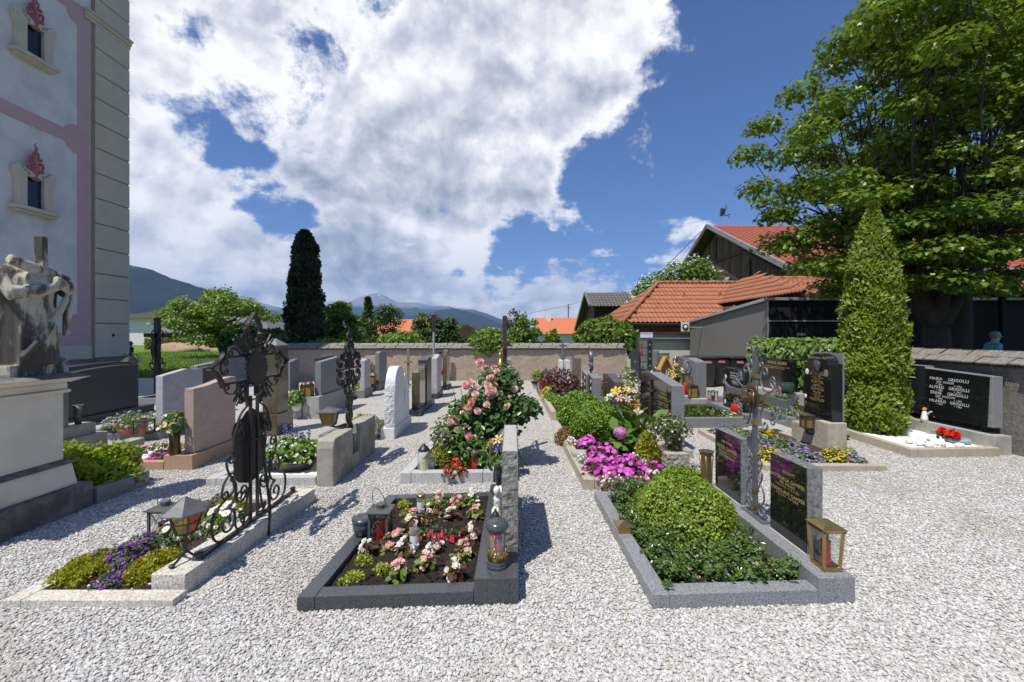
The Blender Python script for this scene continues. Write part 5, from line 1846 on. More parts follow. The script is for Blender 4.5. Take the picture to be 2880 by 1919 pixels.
bush_at('ivy_mound','dark ivy mound covering the wall end behind the stone obelisk',730,925,990,15.2,95,L_DARK,5200,.11,T_IVY)
bush_at('hanging_bush','large glossy green bush overhanging the wall corner beside the outbuilding',1700,897,1000,15.6,75,L_BUSH,5200,.13,T_OVAL,((m_petal('shoot_reddish',(.22,.12,.05),(.3,.18,.07),.2,mode='isl'),350,.11,T_DIAM),),ry=.75)
bush_at('wall_climber','leafy creeper drooping over the wall end beside the candle machine',1770,930,1000,15.2,26,L_GREEN,1200,.11,core=None,fuzz=.8)
cl = []
for (px,py,r) in ((1905,760,1.1),(1850,785,1.0),(1960,745,1.0),(1990,775,1.0),(1820,815,.9),(1930,800,1.2),(1870,830,1.1),(1800,845,.8),(2010,805,.9),(1955,815,1.1),(1785,860,.7)):
 p = at(px,py,26.5)
 cl.append((p.x,p.y + random.uniform(-.7,.7),p.z,r))
el_ = leafy_tree('elder_tree','elder tree with white blossom plates behind the orange tiled roof',(10.2,27.2,0),.16,2.2,cl,L_BUSH,420,.2,T_OVAL,BARK_D,4,.6,.6)
P = []
for c in cl:
 for k in range(7):
  a = random.random() * 6.28
  P.append((c[0] + math.cos(a) * c[3] * .7,c[1] - abs(math.sin(a)) * c[3] * .8,c[2] + c[3] * random.uniform(.1,.5)))
P = np.array(P)
V,S,L = leaf_arrays(np.repeat(P,7,axis=0) + RNG.normal(size=(len(P) * 7,3)) * .05,np.tile([[-.2,-.4,1.0]],(len(P) * 7,1)) + RNG.normal(size=(len(P) * 7,3)) * .2,.13,T_FLOR4)
np_mesh('blossom_plates',V,S,L,P_WHITE_S,el_)['kind'] = 'stuff'
iv = thing('ivy_cover','ivy thickly covering the right wall beside the black family stone','ivy',(6.5,9.6,0))
n = 5200
y = 8.0 + 3.7 * RNG.random(n)
side = RNG.random(n) < .72
x = np.where(side,6.60 - .16 * RNG.random(n) ** 2,6.55 + .5 * RNG.random(n))
zz = np.where(side,.12 + 1.30 * RNG.random(n) ** .7,1.36 + .14 * RNG.random(n))
w = np.array([noise.noise(Vector((q * 1.6,3.1,0))) for q in y])
zz = zz + np.where(side,0,w * .10)
P = np.stack([x - .06 * w,y,zz],axis=1)
N = np.where(side[:,None],np.array([[-1,-.3,.45]]),np.array([[-.2,-.2,1]])) + RNG.normal(size=(n,3)) * .45
V,S,L = leaf_arrays(P,N,.105,T_IVY,np.tile([[0,0,-1.0]],(n,1)) + RNG.normal(size=(n,3)) * .6)
np_mesh('foliage',V,S,L,L_IVY,iv)
MB().box(6.56,6.9,8.0,11.7,.05,1.36).build('inner_stems',CORE,iv)
sp = thing('ivy_sprig','small light green ivy sprig hanging from the shingles beside the thuja','ivy',(6.5,7.2,1.2))
P = np.stack([6.48 + .06 * RNG.random(60),6.95 + .55 * RNG.random(60),1.05 + .2 * RNG.random(60)],axis=1)
V,S,L = leaf_arrays(P,np.tile([[-1,-.6,.7]],(60,1)) + RNG.normal(size=(60,3)) * .5,.08,T_IVY)
np_mesh('foliage',V,S,L,L_LIGHT,sp)
# ================================================================== LEFT: STATUE
def make_statue():
 X0,Y0 = -4.38,3.62
 pd = thing('statue_pedestal','tall cream limestone pedestal with dark weathered base carrying the headless statue','pedestal',(X0,Y0,0))
 def course(x,y0,y1,z0,z1,mat,name,bev=.01):
  MB().box(-4.62,x,y0,y1,z0,z1).build(name,mat,pd,bevel=bev)
 course(-3.90,2.75,3.98,-.1,.235,LIME_BASE,'base_block',.012)
 MB().prism([(-4.6,2.9),(-3.965,2.9),(-3.965,3.9),(-4.6,3.9)],.237,.44,top=[(-4.6,2.93),(-3.99,2.93),(-3.99,3.87),(-4.6,3.87)]).build('foot_course',LIME_PED,pd,bevel=.008)
 MB().prism([(-4.6,2.9),(-3.965,2.9),(-3.965,3.9),(-4.6,3.9)],.442,.475,top=[(-4.6,2.96),(-4.02,2.96),(-4.02,3.84),(-4.6,3.84)]).build('foot_moulding',LIME_BASE,pd)
 course(-4.025,2.97,3.83,.477,1.075,LIME_PED,'shaft',.006)
 course(-3.99,2.94,3.865,1.077,1.105,LIME_PED,'necking',.008)
 course(-4.01,2.95,3.85,1.107,1.17,LIME_PED,'frieze',.008)
 MB().prism([(-4.62,2.94),(-3.99,2.94),(-3.99,3.86),(-4.62,3.86)],1.172,1.215,top=[(-4.68,2.84),(-3.90,2.84),(-3.90,3.96),(-4.68,3.96)]).build('cornice',LIME_PED,pd,bevel=.006)
 MB().prism([(-4.68,2.84),(-3.895,2.84),(-3.895,3.965),(-4.68,3.965)],1.217,1.27,top=[(-4.68,2.98),(-4.05,2.98),(-4.05,3.82),(-4.68,3.82)]).build('cornice_weathering',LIME_BASE,pd)
 st = thing('stone_statue','weathered headless stone figure in draped robe hugging a stone cross','statue',(-4.16,3.66,1.255))
 mb = MB()
 sx,sy = -4.16,3.66
 mb.box(-4.50,-3.955,3.36,3.94,1.255,1.345)
 RID = [(2 * math.pi * q / 13 + random.uniform(-.12,.12),random.uniform(-.35,.35),random.uniform(.14,.34),random.uniform(.07,.13)) for q in range(13)]
 rings = 34
 nseg = 72
 vs,fs = [],[]
 for i in range(rings + 1):
  t = i / rings
  z = 1.34 + t * .80
  w = .25 - .06 * t + .05 * math.exp(-((t - .88) / .12) ** 2) - .10 * max(0,t - .93) / .07
  d = .20 - .03 * t + .02 * math.exp(-((t - .85) / .15) ** 2) - .07 * max(0,t - .93) / .07
  for j in range(nseg):
   a = 2 * math.pi * j / nseg
   fold = -.06
   for (ra,dr,am,wd) in RID:
    q = (a - ra - dr * (1 - t) + math.pi) % (2 * math.pi) - math.pi
    fold += am * (1 - .45 * t) * math.exp(-(q / wd) ** 2)
   k = 1 + fold
   vs.append((sx + math.cos(a) * w * k,sy + math.sin(a) * d * 1.3 * k,z))
 for i in range(rings):
  for j in range(nseg):
   a,b = i * nseg + j,i * nseg + (j + 1) % nseg
   fs.append((a,b,b + nseg,a + nseg))
 fs.append(tuple(range(nseg - 1,-1,-1)))
 fs.append(tuple(rings * nseg + j for j in range(nseg)))
 mb.add(vs,fs)
 mb.ball((sx - .02,sy - .14,2.10),.15,.15,.085,14,8)
 mb.ball((sx - .02,sy + .14,2.09),.15,.15,.085,14,8)
 mb.tube([(sx + .02,sy - .27,2.08),(sx + .17,sy - .26,1.93),(sx + .27,sy - .06,1.97),(sx + .27,sy + .14,2.03)],[.075,.066,.05,.038],10)
 mb.tube([(sx + .02,sy + .28,2.07),(sx + .15,sy + .33,1.97),(sx + .27,sy + .22,2.01),(sx + .29,sy + .05,2.07)],[.075,.066,.05,.036],10)
 for k in range(4):
  mb.tube([(sx + .28,sy + .13 + k * .004,2.05 - k * .024),(sx + .305,sy + .20,2.055 - k * .024),(sx + .29,sy + .25,2.045 - k * .024)],[.014,.013,.009],6)
 mb.tube([(sx + .22,sy + .24,1.93),(sx + .25,sy + .10,1.74),(sx + .26,sy - .06,1.56),(sx + .24,sy - .22,1.40)],[.030,.036,.034,.028],8)
 mb.tube([(sx + .19,sy + .29,1.92),(sx + .20,sy + .26,1.74),(sx + .19,sy + .23,1.58)],[.045,.04,.012],8)
 mb.ball((sx + .10,sy + .24,1.365),.12,.055,.04,10,6)
 mb.tube([(sx + .17,sy + .02,1.85),(sx + .15,sy + .03,2.44)],[.062,.06],4,ref=(1,.4,0))
 mb.tube([(sx + .19,sy - .30,2.20),(sx + .19,sy + .05,2.13),(sx + .16,sy + .30,2.09)],[.045,.05,.04],7)
 mb.v = [(sx + (v[0] - sx) * .76,sy - .02 + (v[1] - sy) * .78,v[2]) for v in mb.v]
 o = mb.build('figure',LIME_STAT,st,smooth=True)
 rm = o.modifiers.new('fuse','REMESH')
 rm.mode = 'VOXEL'
 rm.voxel_size = .009
 rm.use_smooth_shade = True
 sm = o.modifiers.new('soften','SMOOTH')
 sm.factor = .5
 sm.iterations = 1
make_statue()
kb = grave('grave_plot','grey granite kerb with bushy box hedge right behind the statue pedestal',[(-5.0,4.0),(-3.89,4.0),(-3.87,4.56),(-5.0,4.56)],.09,.15,G_GREY,.06,SOIL_B,'RB')
shrub('box_hedge','bright yellow-green box hedge beside the statue pedestal','bush',(-4.42,4.34,.04),.48,.30,.40,L_BOX_Y,5200,.042,T_OVAL,fuzz=.35,lump=.35,tilt=.7,boxy=.25,seed=3.3)
# ================================================================== LEFT FRONT GRAVE WITH THE BIG IRON CROSS
c = [(-2.97,2.485),(-1.975,2.487),(-1.885,4.12),(-2.87,4.12)]
g0 = grave('grave_plot','pale terrazzo kerbed grave with purple and white flowers below the big black iron cross',c,.105,.05,TERRAZZO,.012,SOIL_B,'LFB',soil_u=.86)
pl = thing('terrazzo_plinth','long pale terrazzo plinth carrying the big black iron cross','plinth',(-2.05,3.35,0))
MB().prism([(-2.218,2.62),(-2.007,2.62),(-1.884,4.08),(-2.09,4.08)],-.1,.126).build('block',TERRAZZO,pl,bevel=.006)
def big_iron_cross():
 X,Yc,zb = -2.04,3.37,.127
 root = thing('iron_cross','tall black wrought-iron grave cross seen from behind with round disc and shield','cross',(X,Yc,zb))
 W = .0085
 b = MB()
 b.beam((X,Yc - .56,zb + .012),(X,Yc + .58,zb + .012),.03,.018)
 for s in (-.58,.60):
  b.lathe((X,Yc + s,zb),[(.022,0),(.026,.014),(.02,.03),(.026,.045),(.01,.052)],8)
 b.build('base_bar',IRON,root)
 up = MB()
 for s in (-.042,.048):
  up.beam((X,Yc + s,zb + .01),(X,Yc + s,1.12),.018,.02)
  up.beam((X,Yc + s * 2.0,1.05),(X,Yc + s * 2.0,1.64),.02,.018)
  up.beam((X,Yc + s,1.10),(X,Yc + s * 2.0,1.10),.018,.018)
 up.build('upright',IRON,root)
 fr = MB()
 for sg in (-1,1):
  iron(fr,bez((sg * .085,1.63),(sg * .10,1.68),(sg * .05,1.70),(0,1.765),8),X,Yc,.014,1.4,6)
  fr.beam((X,Yc + sg * .085,1.60),(X,Yc + sg * .115,1.645),.03,.02)
  a = .36
  iron(fr,bez((sg * a,1.46),(sg * (a + .02),1.42),(sg * (a + .06),1.40),(sg * .50,1.365),8),X,Yc,.014,1.5,6)
  iron(fr,bez((sg * a,1.22),(sg * (a + .02),1.29),(sg * (a + .06),1.33),(sg * .50,1.365),8),X,Yc,.014,1.5,6)
  for z in (1.435,1.245):
   fr.beam((X,Yc + sg * .10,z),(X,Yc + sg * a,z),.02,.018)
  fr.beam((X,Yc + sg * a,1.43),(X,Yc + sg * a,1.475),.02,.02)
 fr.build('arm_frame',IRON,root)
 sc = MB()
 for sg in (-1,1):
  def put(p,r=W,fl=1.2):
   iron(sc,[(sg * q[0],q[1]) for q in p],X,Yc,r * .8,fl)
  put(scroll_c((.03,1.56),(.085,1.52),.05,.024,1.0))
  put(scroll_c((.11,1.47),(.13,1.60),.04,.02,1.1))
  put(scroll_c((.13,1.475),(.30,1.475),.05,.028,1.2))
  put(scroll_c((.34,1.31),(.34,1.42),-.06,.026,1.2))
  put(scroll_c((.16,1.20),(.34,1.20),-.05,.028,1.2))
  put(scroll_c((.10,1.20),(.18,1.09),.05,.03,1.2))
  put(scroll_c((.05,1.07),(.14,1.12),.04,.022,1.2))
  put(bez((.07,1.05),(.12,1.03),(.21,.99),(.21,.86)) + spiral(.165,.86,.045,.012,0,-7.2,16)[1:],.009)
  put(scroll_c((.16,.93),(.235,.80),.04,.026,1.15))
  put(spiral(.27,.69,.014,.05,2.5 * math.pi,math.pi * .0,18) + bez((.32,.69),(.33,.60),(.24,.56),(.235,.47))[1:],.009)
  put(scroll_c((.24,.58),(.36,.44),.07,.034,1.2),.009)
  put(bez((.235,.47),(.25,.40),(.46,.44),(.47,.30)) + bez((.47,.30),(.48,.16),(.40,.14),(.30,.145))[1:],.010)
  put(spiral(.31,.25,.02,.095,3.2 * math.pi,.5 * math.pi,26) + bez((.31,.345),(.20,.36),(.20,.50),(.24,.52))[1:],.010)
  put(scroll_c((.09,.42),(.20,.36),-.06,.04,1.25),.009)
  put(bez((.05,.42),(.10,.36),(.09,.22),(.14,.15)) + bez((.14,.15),(.20,.13),(.24,.17),(.22,.25))[1:],.009)
  put(scroll_c((.05,.20),(.16,.20),-.05,.02,1.0),.008)
 sc.build('scrollwork',IRON,root)
 d = MB()
 n = 28
 d.slab([(Yc + .128 * math.cos(2 * math.pi * i / n),1.335 + .125 * math.sin(2 * math.pi * i / n)) for i in range(n)],X + .022,X + .034)
 d.build('disc',IRON,root)
 be = MB()
 for i in range(26):
  a = 2 * math.pi * i / 26
  be.ball((X + .024,Yc + .137 * math.cos(a),1.335 + .134 * math.sin(a)),.012,.012,.012,6,4)
 be.build('beaded_rim',IRON,root)
 for q in range(4):
  ry = MB()
  a0 = math.pi / 4 + q * math.pi / 2
  for k,(da,L) in enumerate(((-.20,.30),(-.07,.345),(.07,.345),(.20,.29))):
   a = a0 + da
   p = lambda r,off: (X + .012,Yc + r * math.cos(a + off),1.335 + r * math.sin(a + off))
   ry.add([p(.12,-.028),p(.12,.028),p(L,.026),p(L,-.026),*[(v[0] - .008,v[1],v[2]) for v in (p(.12,-.028),p(.12,.028),p(L,.026),p(L,-.026))]],
    [(0,1,2,3),(7,6,5,4),(0,4,5,1),(1,5,6,2),(2,6,7,3),(3,7,4,0)])
  ry.build('ray_bundle',IRON,root)
 sh = [(-.05,1.0),(-.09,.97),(-.11,.955),(-.20,.93),(-.225,.87),(-.205,.80),(-.215,.72),(-.20,.60),(-.205,.53),(-.14,.475),(-.03,.435),(.05,.44),(.15,.48),(.205,.54),(.20,.62),
  (.22,.73),(.205,.82),(.225,.90),(.2,.945),(.11,.965),(.07,.985),(.03,1.01)]
 MB().slab([(Yc + s,z) for s,z in sh],X - .03,X - .022).build('shield',IRON,root)
 st = MB()
 st.tube([(X + .03,Yc + .05,.78),(X + .05,Yc + .06,.60),(X + .05,Yc + .09,.42),(X + .10,Yc + .05,.2),(X + .105,Yc + .02,-.02)],.011,6)
 st.tube([(X + .0,Yc - .05,.77),(X + .035,Yc + .05,.775)],.010,6)
 st.ball((X + .045,Yc + .06,.79),.018,.018,.018,8,6)
 st.build('back_strut',IRON,root)
big_iron_cross()
def post_lantern():
 x,y,z = -2.12,2.77,.127
 root = thing('post_lantern','hexagonal iron lantern with amber panes on a twisted post, front left plinth','lantern',(x,y,z))
 ft = MB()
 for a in (.3,2.4,4.5):
  ft.tube([(x,y,z + .07),(x + .05 * math.cos(a),y + .05 * math.sin(a),z + .03),(x + .08 * math.cos(a),y + .08 * math.sin(a),z + .012)],.008,6)
  ft.ball((x + .09 * math.cos(a),y + .09 * math.sin(a),z + .014),.018,.018,.013,8,5)
 ft.build('tripod_foot',IRON,root)
 MB().lathe((x,y,z + .055),[(.016,0),(.010,.02),(.016,.05),(.009,.08),(.015,.11),(.018,.125),(.03,.14)],10).build('post',IRON,root,smooth=True)
 zb,zt,rb,rt = z + .19,z + .325,.058,.10
 for k in range(6):
  a,a2 = k * math.pi / 3 + .3,(k + 1) * math.pi / 3 + .3
  MB().tube([(x + rb * math.cos(a),y + rb * math.sin(a),zb),(x + rt * math.cos(a),y + rt * math.sin(a),zt)],.006,5).build('frame_bar',IRON,root)
  q = [(x + rb * .97 * math.cos(a),y + rb * .97 * math.sin(a),zb),(x + rb * .97 * math.cos(a2),y + rb * .97 * math.sin(a2),zb),(x + rt * .97 * math.cos(a2),y + rt * .97 * math.sin(a2),zt),(x + rt * .97 * math.cos(a),y + rt * .97 * math.sin(a),zt)]
  MB().add(q,[(0,1,2,3)]).build('pane',GLASS_AMBER if k != 5 else m_glass('glass_orange',(.75,.17,.05),.1,.4),root)
 m = [MB().lathe((x,y,zb - .012),[(rb * .6,0),(rb * 1.05,.006),(rb * 1.05,.014)],6)]
 m[0].build('lamp_floor',IRON,root)
 MB().lathe((x,y,zt),[(rt * 1.42,0),(rt * 1.38,.008),(rt * .75,.045),(rt * .10,.088),(rt * .03,.095)],6).build('roof',TIN,root)
 rg = MB()
 for k in range(6):
  a = k * math.pi / 3 + .8
  r1,r2 = .085,.088
  rm = (rb + rt) / 2
 pts = [(x + .082 * math.cos(k * math.pi / 3 + .3),y + .082 * math.sin(k * math.pi / 3 + .3),(zb + zt) / 2) for k in range(7)]
 rg.tube(pts,.003,4)
 rg.build('wire_ring',IRON,root)
post_lantern()
lantern('metal_lantern','square grey metal lantern with tall handle and red candle behind the white daisies',(-2.69,3.31,.02),.155,.155,.30,TIN,'flat',WAX_RED,GLASS,.14,1.0,bars=True,candle_h=.45,roof_h=.22,roof_over=1.2)
for i,(px,py,rx,ry,h,lab) in enumerate(((255,1604,.17,.22,.09,'spreading yellow-green conifer mound at the left kerb of the terrazzo grave'),(432,1604,.12,.19,.10,'yellow-green conifer mound against the terrazzo plinth'),
 (640,1470,.12,.16,.20,'yellow-green conifer sprig seen through the iron cross base'),(545,1470,.10,.13,.17,'small yellow-green conifer behind the amber post lantern'))):
 p = gp(px,py,.02)
 shrub('dwarf_conifer',lab,'plant',(p.x,p.y,.01),rx,ry,h,L_SEDUM,int(9000 * rx * ry / .06),.022,T_SPRAY,fuzz=.35,lump=.3,up=.35,core=CORE,core_k=.8,seed=i * 2.7,group='yellow-green conifers on the terrazzo grave')
for i,(px,py,r,h,nf,lab) in enumerate(((335,1580,.11,.12,380,'purple alyssum clump between the two conifer mounds'),(400,1545,.13,.12,380,'purple alyssum clump in the middle of the terrazzo grave'),(300,1650,.075,.08,130,'small purple alyssum tuft near the front kerb'),
 (275,1590,.06,.09,80,'tiny purple alyssum tuft in the left conifer mound'),(355,1600,.08,.09,150,'purple alyssum tuft right of the left conifer mound'),(430,1535,.06,.09,90,'purple alyssum tuft beside the white daisies'),
 (258,1668,.04,.03,30,'low purple alyssum sprig at the front kerb'),(610,1425,.10,.12,120,'purple flowers seen through the iron cross base'))):
 p = gp(px,py,.03)
 shrub('alyssum_plant',lab,'flower',(p.x,p.y,.012),r,r,h,L_GREEN,int(900 * r / .1),.022,T_DIAM,fuzz=.5,lump=.3,core=None,extra=((P_PURPLE,nf,.022,T_FLOR4),),seed=i * 1.9,group='purple alyssum on the terrazzo grave')
p = gp(500,1515,.03)
for i,(dx,dy,lab) in enumerate(((0,0,'white daisy bush in front of the metal lantern'),(.22,.2,'white daisy bush behind the amber post lantern'))):
 flower_plant('daisy_plant',lab,'flower',(p.x + dx,p.y + dy,.012),.17,.21,L_GREEN,420,.04,B_DAISY,44,.028,tmpl=T_LONG,group='white daisies on the terrazzo grave')
rp = MB()
rp.ball((gp(222,1672,.03).x,gp(222,1672,.03).y,.036),.03,.018,.012,10,6,wob=.4)
tag(rp.build('fallen_petal',WAX_RED,at_base=True,smooth=True),'red petal lying on the soil at the front kerb','petal')
# ================================================================== LEFT INNER ROW: CONCRETE STONE WITH ORNATE CROSS
cs = thing('concrete_headstone','low weathered concrete stone with a slot for the ornate iron cross','headstone',(-1.93,5.1,0))
for (y0,y1,ch_) in ((4.47,5.02,True),(5.27,5.84,False)):
 xa,xb = -2.05,-1.87
 prof = [(y0,-.1),(y1,-.1),(y1,.495),(y0 + (.05 if ch_ else 0),.495)] + ([(y0 + .02,.47),(y0,.40)] if ch_ else [])
 MB().slab(prof,xa,xb).build('half_stone',CONC_MOSS,cs,bevel=.012)
MB().slab([(5.022,-.1),(5.268,-.1),(5.268,.17),(5.022,.17)],-2.04,-1.88).build('slot_floor',CONC_MOSS,cs)
def ornate_cross():
 X,Yc,zb = -1.96,5.14,.172
 root = thing('ornate_iron_cross','slender black iron cross of dense scrolls standing in the slotted concrete stone','cross',(X,Yc,zb))
 b = MB()
 b.box(X - .05,X + .05,Yc - .04,Yc + .04,zb,zb + .22)
 b.build('socket',IRON,root)
 s = MB()
 s.beam((X,Yc,zb + .2),(X,Yc,1.55),.022,.022)
 s.lathe((X,Yc,1.53),[(.012,0),(.022,.03),(.008,.06),(.016,.09),(.004,.17)],8)
 s.beam((X,Yc - .33,1.19),(X,Yc + .33,1.19),.02,.022)
 for sg in (-1,1):
  s.lathe((X,Yc + sg * .34,1.19),[(.02,-.02),(.028,0),(.02,.02)],8)
  for a in (-.5,0,.5):
   s.tube([(X,Yc + sg * .33,1.19),(X,Yc + sg * (.33 + .07 * math.cos(a)),1.19 + .07 * math.sin(a))],[.012,.003],5)
 s.build('stem',IRON,root)
 c = MB()
 for sg in (-1,1):
  def put(p,r=.0075,fl=2.0):
   iron(c,[(sg * q[0],q[1]) for q in p],X,Yc,r,fl)
  put(scroll_c((.02,1.50),(.02,1.62),-.07,.022,1.2))
  put(scroll_c((.02,1.34),(.03,1.52),-.12,.035,1.2),.010)
  put(scroll_c((.05,1.22),(.24,1.36),.13,.04,1.3),.010)
  put(scroll_c((.29,1.22),(.24,1.37),-.10,.035,1.2),.010)
  put(scroll_c((.05,1.14),(.24,1.00),-.13,.04,1.3),.010)
  put(scroll_c((.29,1.16),(.24,1.01),.10,.035,1.2),.010)
  put(scroll_c((.03,1.06),(.03,.86),.13,.035,1.2),.010)
  put(scroll_c((.12,1.12),(.14,.98),.05,.02,1.2))
  put(scroll_c((.12,1.27),(.14,1.40),-.05,.02,1.2))
  put(scroll_c((.02,.88),(.02,.70),.09,.03,1.2))
  put(scroll_c((.02,.70),(.02,.54),.085,.028,1.2))
  put(scroll_c((.02,.54),(.02,.38),.09,.028,1.2))
  for (ss,zz) in ((.07,.78),(.06,.62),(.06,.46),(.17,1.30),(.17,1.08),(.08,1.46)):
   put([(0.01,zz - .03),(ss,zz),(ss * .7,zz + .04)],.010,1.0)
 c.build('scrollwork',IRON,root)
ornate_cross()
br = lantern('bracket_lantern','hanging iron lantern with yellow and orange panes beside the ornate iron cross',(-2.14,5.0,.53),.125,.125,.23,TIN,'pyramid',None,GLASS_AMBER,0,1.35,roof_h=.30,roof_over=1.35,foot=.015)
MB().tube([(-2.14,5.0,.528),(-2.08,5.05,.50),(-1.99,5.12,.52)],.012,6).build('bracket',IRON,br)
gw = grave('grave_plot','white gravel grave with light granite kerb and planter left of the slotted concrete stone',[(-3.2,4.46),(-2.07,4.50),(-2.07,5.85),(-3.15,5.85)],.1,.09,G_LIGHT,.045,WHITE_STONE,'LFB',soil_name='white_gravel_bed',mound=0)
pt = thing('planter_box','black oval planter bowl on the white gravel grave','planter',(-2.55,4.9,.05))
MB().lathe((-2.55,4.92,.05),[(.20,0),(.27,.09),(.29,.11),(.27,.112)],20,sx=1.15,sy=.7).build('bowl',PLASTIC_BLACK,pt,smooth=True)
MB().lathe((-2.55,4.92,.155),[(.25,0),(.2,.015)],20,sx=1.15,sy=.7).build('soil',SOIL,pt)
shrub('bedding_plants','white bedding flowers with light leaves in the black planter bowl','flowers',(-2.53,4.92,.16),.30,.20,.26,L_LIGHT,700,.06,T_OVAL,core=CORE,core_k=.6,fuzz=.5,extra=((P_WHITE_S,110,.04,T_FLOR4),),seed=4)
shrub('trailing_greenery','light green trailing leaves at the left end of the planter bowl','plant',(-2.83,4.85,.10),.14,.14,.15,L_LIGHT,420,.04,T_OVAL,core=None,fuzz=.6,extra=((P_BLUE,60,.03,T_FLOR4),))
sv = thing('blue_salvia','upright violet-blue salvia spikes in the black planter bowl','flower',(-2.5,5.0,.2))
for k in range(5):
 x,y,h = -2.62 + .055 * k + random.uniform(-.02,.02),4.98 + random.uniform(-.05,.05),random.uniform(.40,.56)
 MB().tube([(x,y,.2),(x,y,.05 + h)],.004,4).build('stalk',STEM,sv)
 P = np.array([[x,y,.05 + h - .16 * q] for q in RNG.random(60)]) + RNG.normal(size=(60,3)) * .008
 V,S,L = leaf_arrays(P,RNG.normal(size=(60,3)),.025,T_DIAM)
 np_mesh('flower_spike',V,S,L,P_BLUE,sv)
for (x,y,r) in ((-2.14,5.55,.05),(-2.12,5.35,.04)):
 pass
jar('jar_candle','small jar candle with brass lid behind the slotted concrete stone',(-2.12,5.62,.50 - .44),.04,.15,BRASS,wax=WAX_RED)
# ================================================================== WHITE SPLIT MARBLE STONE
wm = thing('marble_headstone','white marble stone with split rough edge and a slot-shaped cross','headstone',(-1.88,7.0,0))
MB().box(-2.0,-1.79,6.49,7.6,-.1,.165).build('plinth',MARBLE_WHITE,wm,bevel=.006)
def arc(y0,z0,y1,z1,bul,n=8):
 return bez((y0,z0),(y0 + (y1 - y0) * .05,z0 + bul),(y1 - (y1 - y0) * .55,z1),(y1,z1),n)
near = [(6.56,.167)] + [(6.53,.45),(6.55,.7)] + bez((6.57,.80),(6.60,.98),(6.72,1.09),(6.86,1.09),8) + [(7.02,1.07),(7.12,.98),(7.12,.80),(7.15,.74),(7.13,.66),(7.10,.56),(7.13,.48),(7.13,.167)]
s = MB().slab(near,-1.955,-1.80)
s.build('tall_slab',[MARBLE_WHITE],wm,bevel=.01)
far = [(7.165,.167),(7.165,.5),(7.22,.58),(7.19,.70),(7.17,.90)] + bez((7.19,.93),(7.35,.95),(7.46,.80),(7.50,.60),7) + [(7.52,.4),(7.50,.167)]
MB().slab(far,-1.95,-1.805).build('low_slab',MARBLE_WHITE,wm,bevel=.01)
rg = MB()
vs,fs = [],[]
nu,nv = 10,30
for j in range(nv + 1):
 z = .17 + (.98 - .17) * j / nv
 yb = float(np.interp(z,[.167,.45,.7,.80,.98],[6.56,6.53,6.55,6.57,6.66]))
 for i in range(nu + 1):
  x = -1.957 + .159 * i / nu
  e = math.sin(math.pi * i / nu) ** .5
  vs.append((x,yb - .004 - .013 * e * (1 + noise.noise(Vector((x * 30,0,z * 22)))),z))
for j in range(nv):
 for i in range(nu):
  a = j * (nu + 1) + i
  fs.append((a,a + 1,a + nu + 2,a + nu + 1))
rg.add(vs,fs)
rg.build('split_edge',MARBLE_ROUGH,wm)
lantern('tin_lantern','pale tin lantern with domed roof left of the white marble stone',(-2.08,6.45,.1),.12,.12,.28,TIN_LIGHT,'dome',WAX_WHITE,GLASS)
gm = grave('grave_plot','dark kerbed bed with yellow pansies left of the white marble stone',[(-2.9,6.4),(-2.05,6.45),(-2.05,7.6),(-2.85,7.6)],.08,.09,G_MID,.04,SOIL_B,'LFB')
shrub('pansy_clump','yellow and violet pansies beside the white marble stone','flower',(-2.38,6.85,.05),.26,.3,.26,L_LIGHT,420,.05,T_OVAL,core=None,fuzz=.5,extra=((P_YELLOW,70,.045,T_FLOR4),(P_BLUE,24,.045,T_FLOR4)))
shrub('yellow_green_plant','yellow-green leafy plant at the foot of the ornate iron cross','plant',(-2.35,5.35,.05),.24,.2,.24,L_GOLD,420,.06,T_OVAL,core=None,fuzz=.6,extra=((P_WHITE_S,40,.045,T_FLOR4),))
dp = thing('twin_headstone','dark polished twin headstone with curved tops behind the white marble stone','headstone',(-1.85,9.0,0))
MB().box(-2.02,-1.78,8.28,9.85,-.1,.12).build('plinth',G_DARKBLUE,dp,bevel=.006)
MB().slab([(8.42,.122),(9.0,.122),(9.0,.98)] + bez((9.0,.98),(8.85,.86),(8.65,.85),(8.42,.84),6)[1:],-1.98,-1.82).build('front_slab',G_BROWN,dp,bevel=.006)
MB().slab([(9.03,.122),(9.55,.122),(9.55,1.10),(9.3,1.09),(9.03,1.05)],-1.99,-1.80).build('rear_slab',G_DARKBLUE,dp,bevel=.006)
st_ = headstone('marble_headstone','pinkish polished headstone with sloping top beyond the dark twin stone',-2.0,-1.86,[(10.6,.12),(11.25,.12),(11.25,1.06),(11.0,1.08),(10.6,.99)],MARBLE_GREY,(-2.05,-1.84,10.5,11.4,-.1,.118),G_DARKBLUE)
st_ = headstone('rounded_headstone','brownish round-topped headstone nearest the back wall in the left inner row',-2.0,-1.88,[(12.3,.1),(12.9,.1)] + [(12.6 + .3 * math.cos(a),.84 + .3 * math.sin(a)) for a in [math.pi * i / 12 for i in range(13)]],G_BROWN,(-2.05,-1.84,12.15,13.0,-.1,.098),G_DARKBLUE)
for (x,y,z,me,sz,lab) in ((-2.12,10.75,.35,B_ROSER,.05,'red flowers beside the pinkish polished headstone'),(-2.05,12.1,.45,B_ROSER,.06,'dark red roses beside the brownish round-topped headstone')):
 bouquet('cut_flowers',lab,(x,y,z - .05),.10,.22,L_GREEN,[(me,6,sz)],n_leaf=40,leaf_size=.08)
 vase('small_vase',lab.replace('red flowers','small vase of red flowers').replace('dark red roses','small vase of dark red roses'),(x,y,.1),[(.03,0),(.045,.1),(.035,z - .18)],G_DARKBLUE)
lantern('grave_lantern','small white lantern beside the pinkish polished headstone',(-2.1,10.4,.1),.13,.13,.28,TIN_LIGHT,'pyramid',WAX_RED,GLASS)
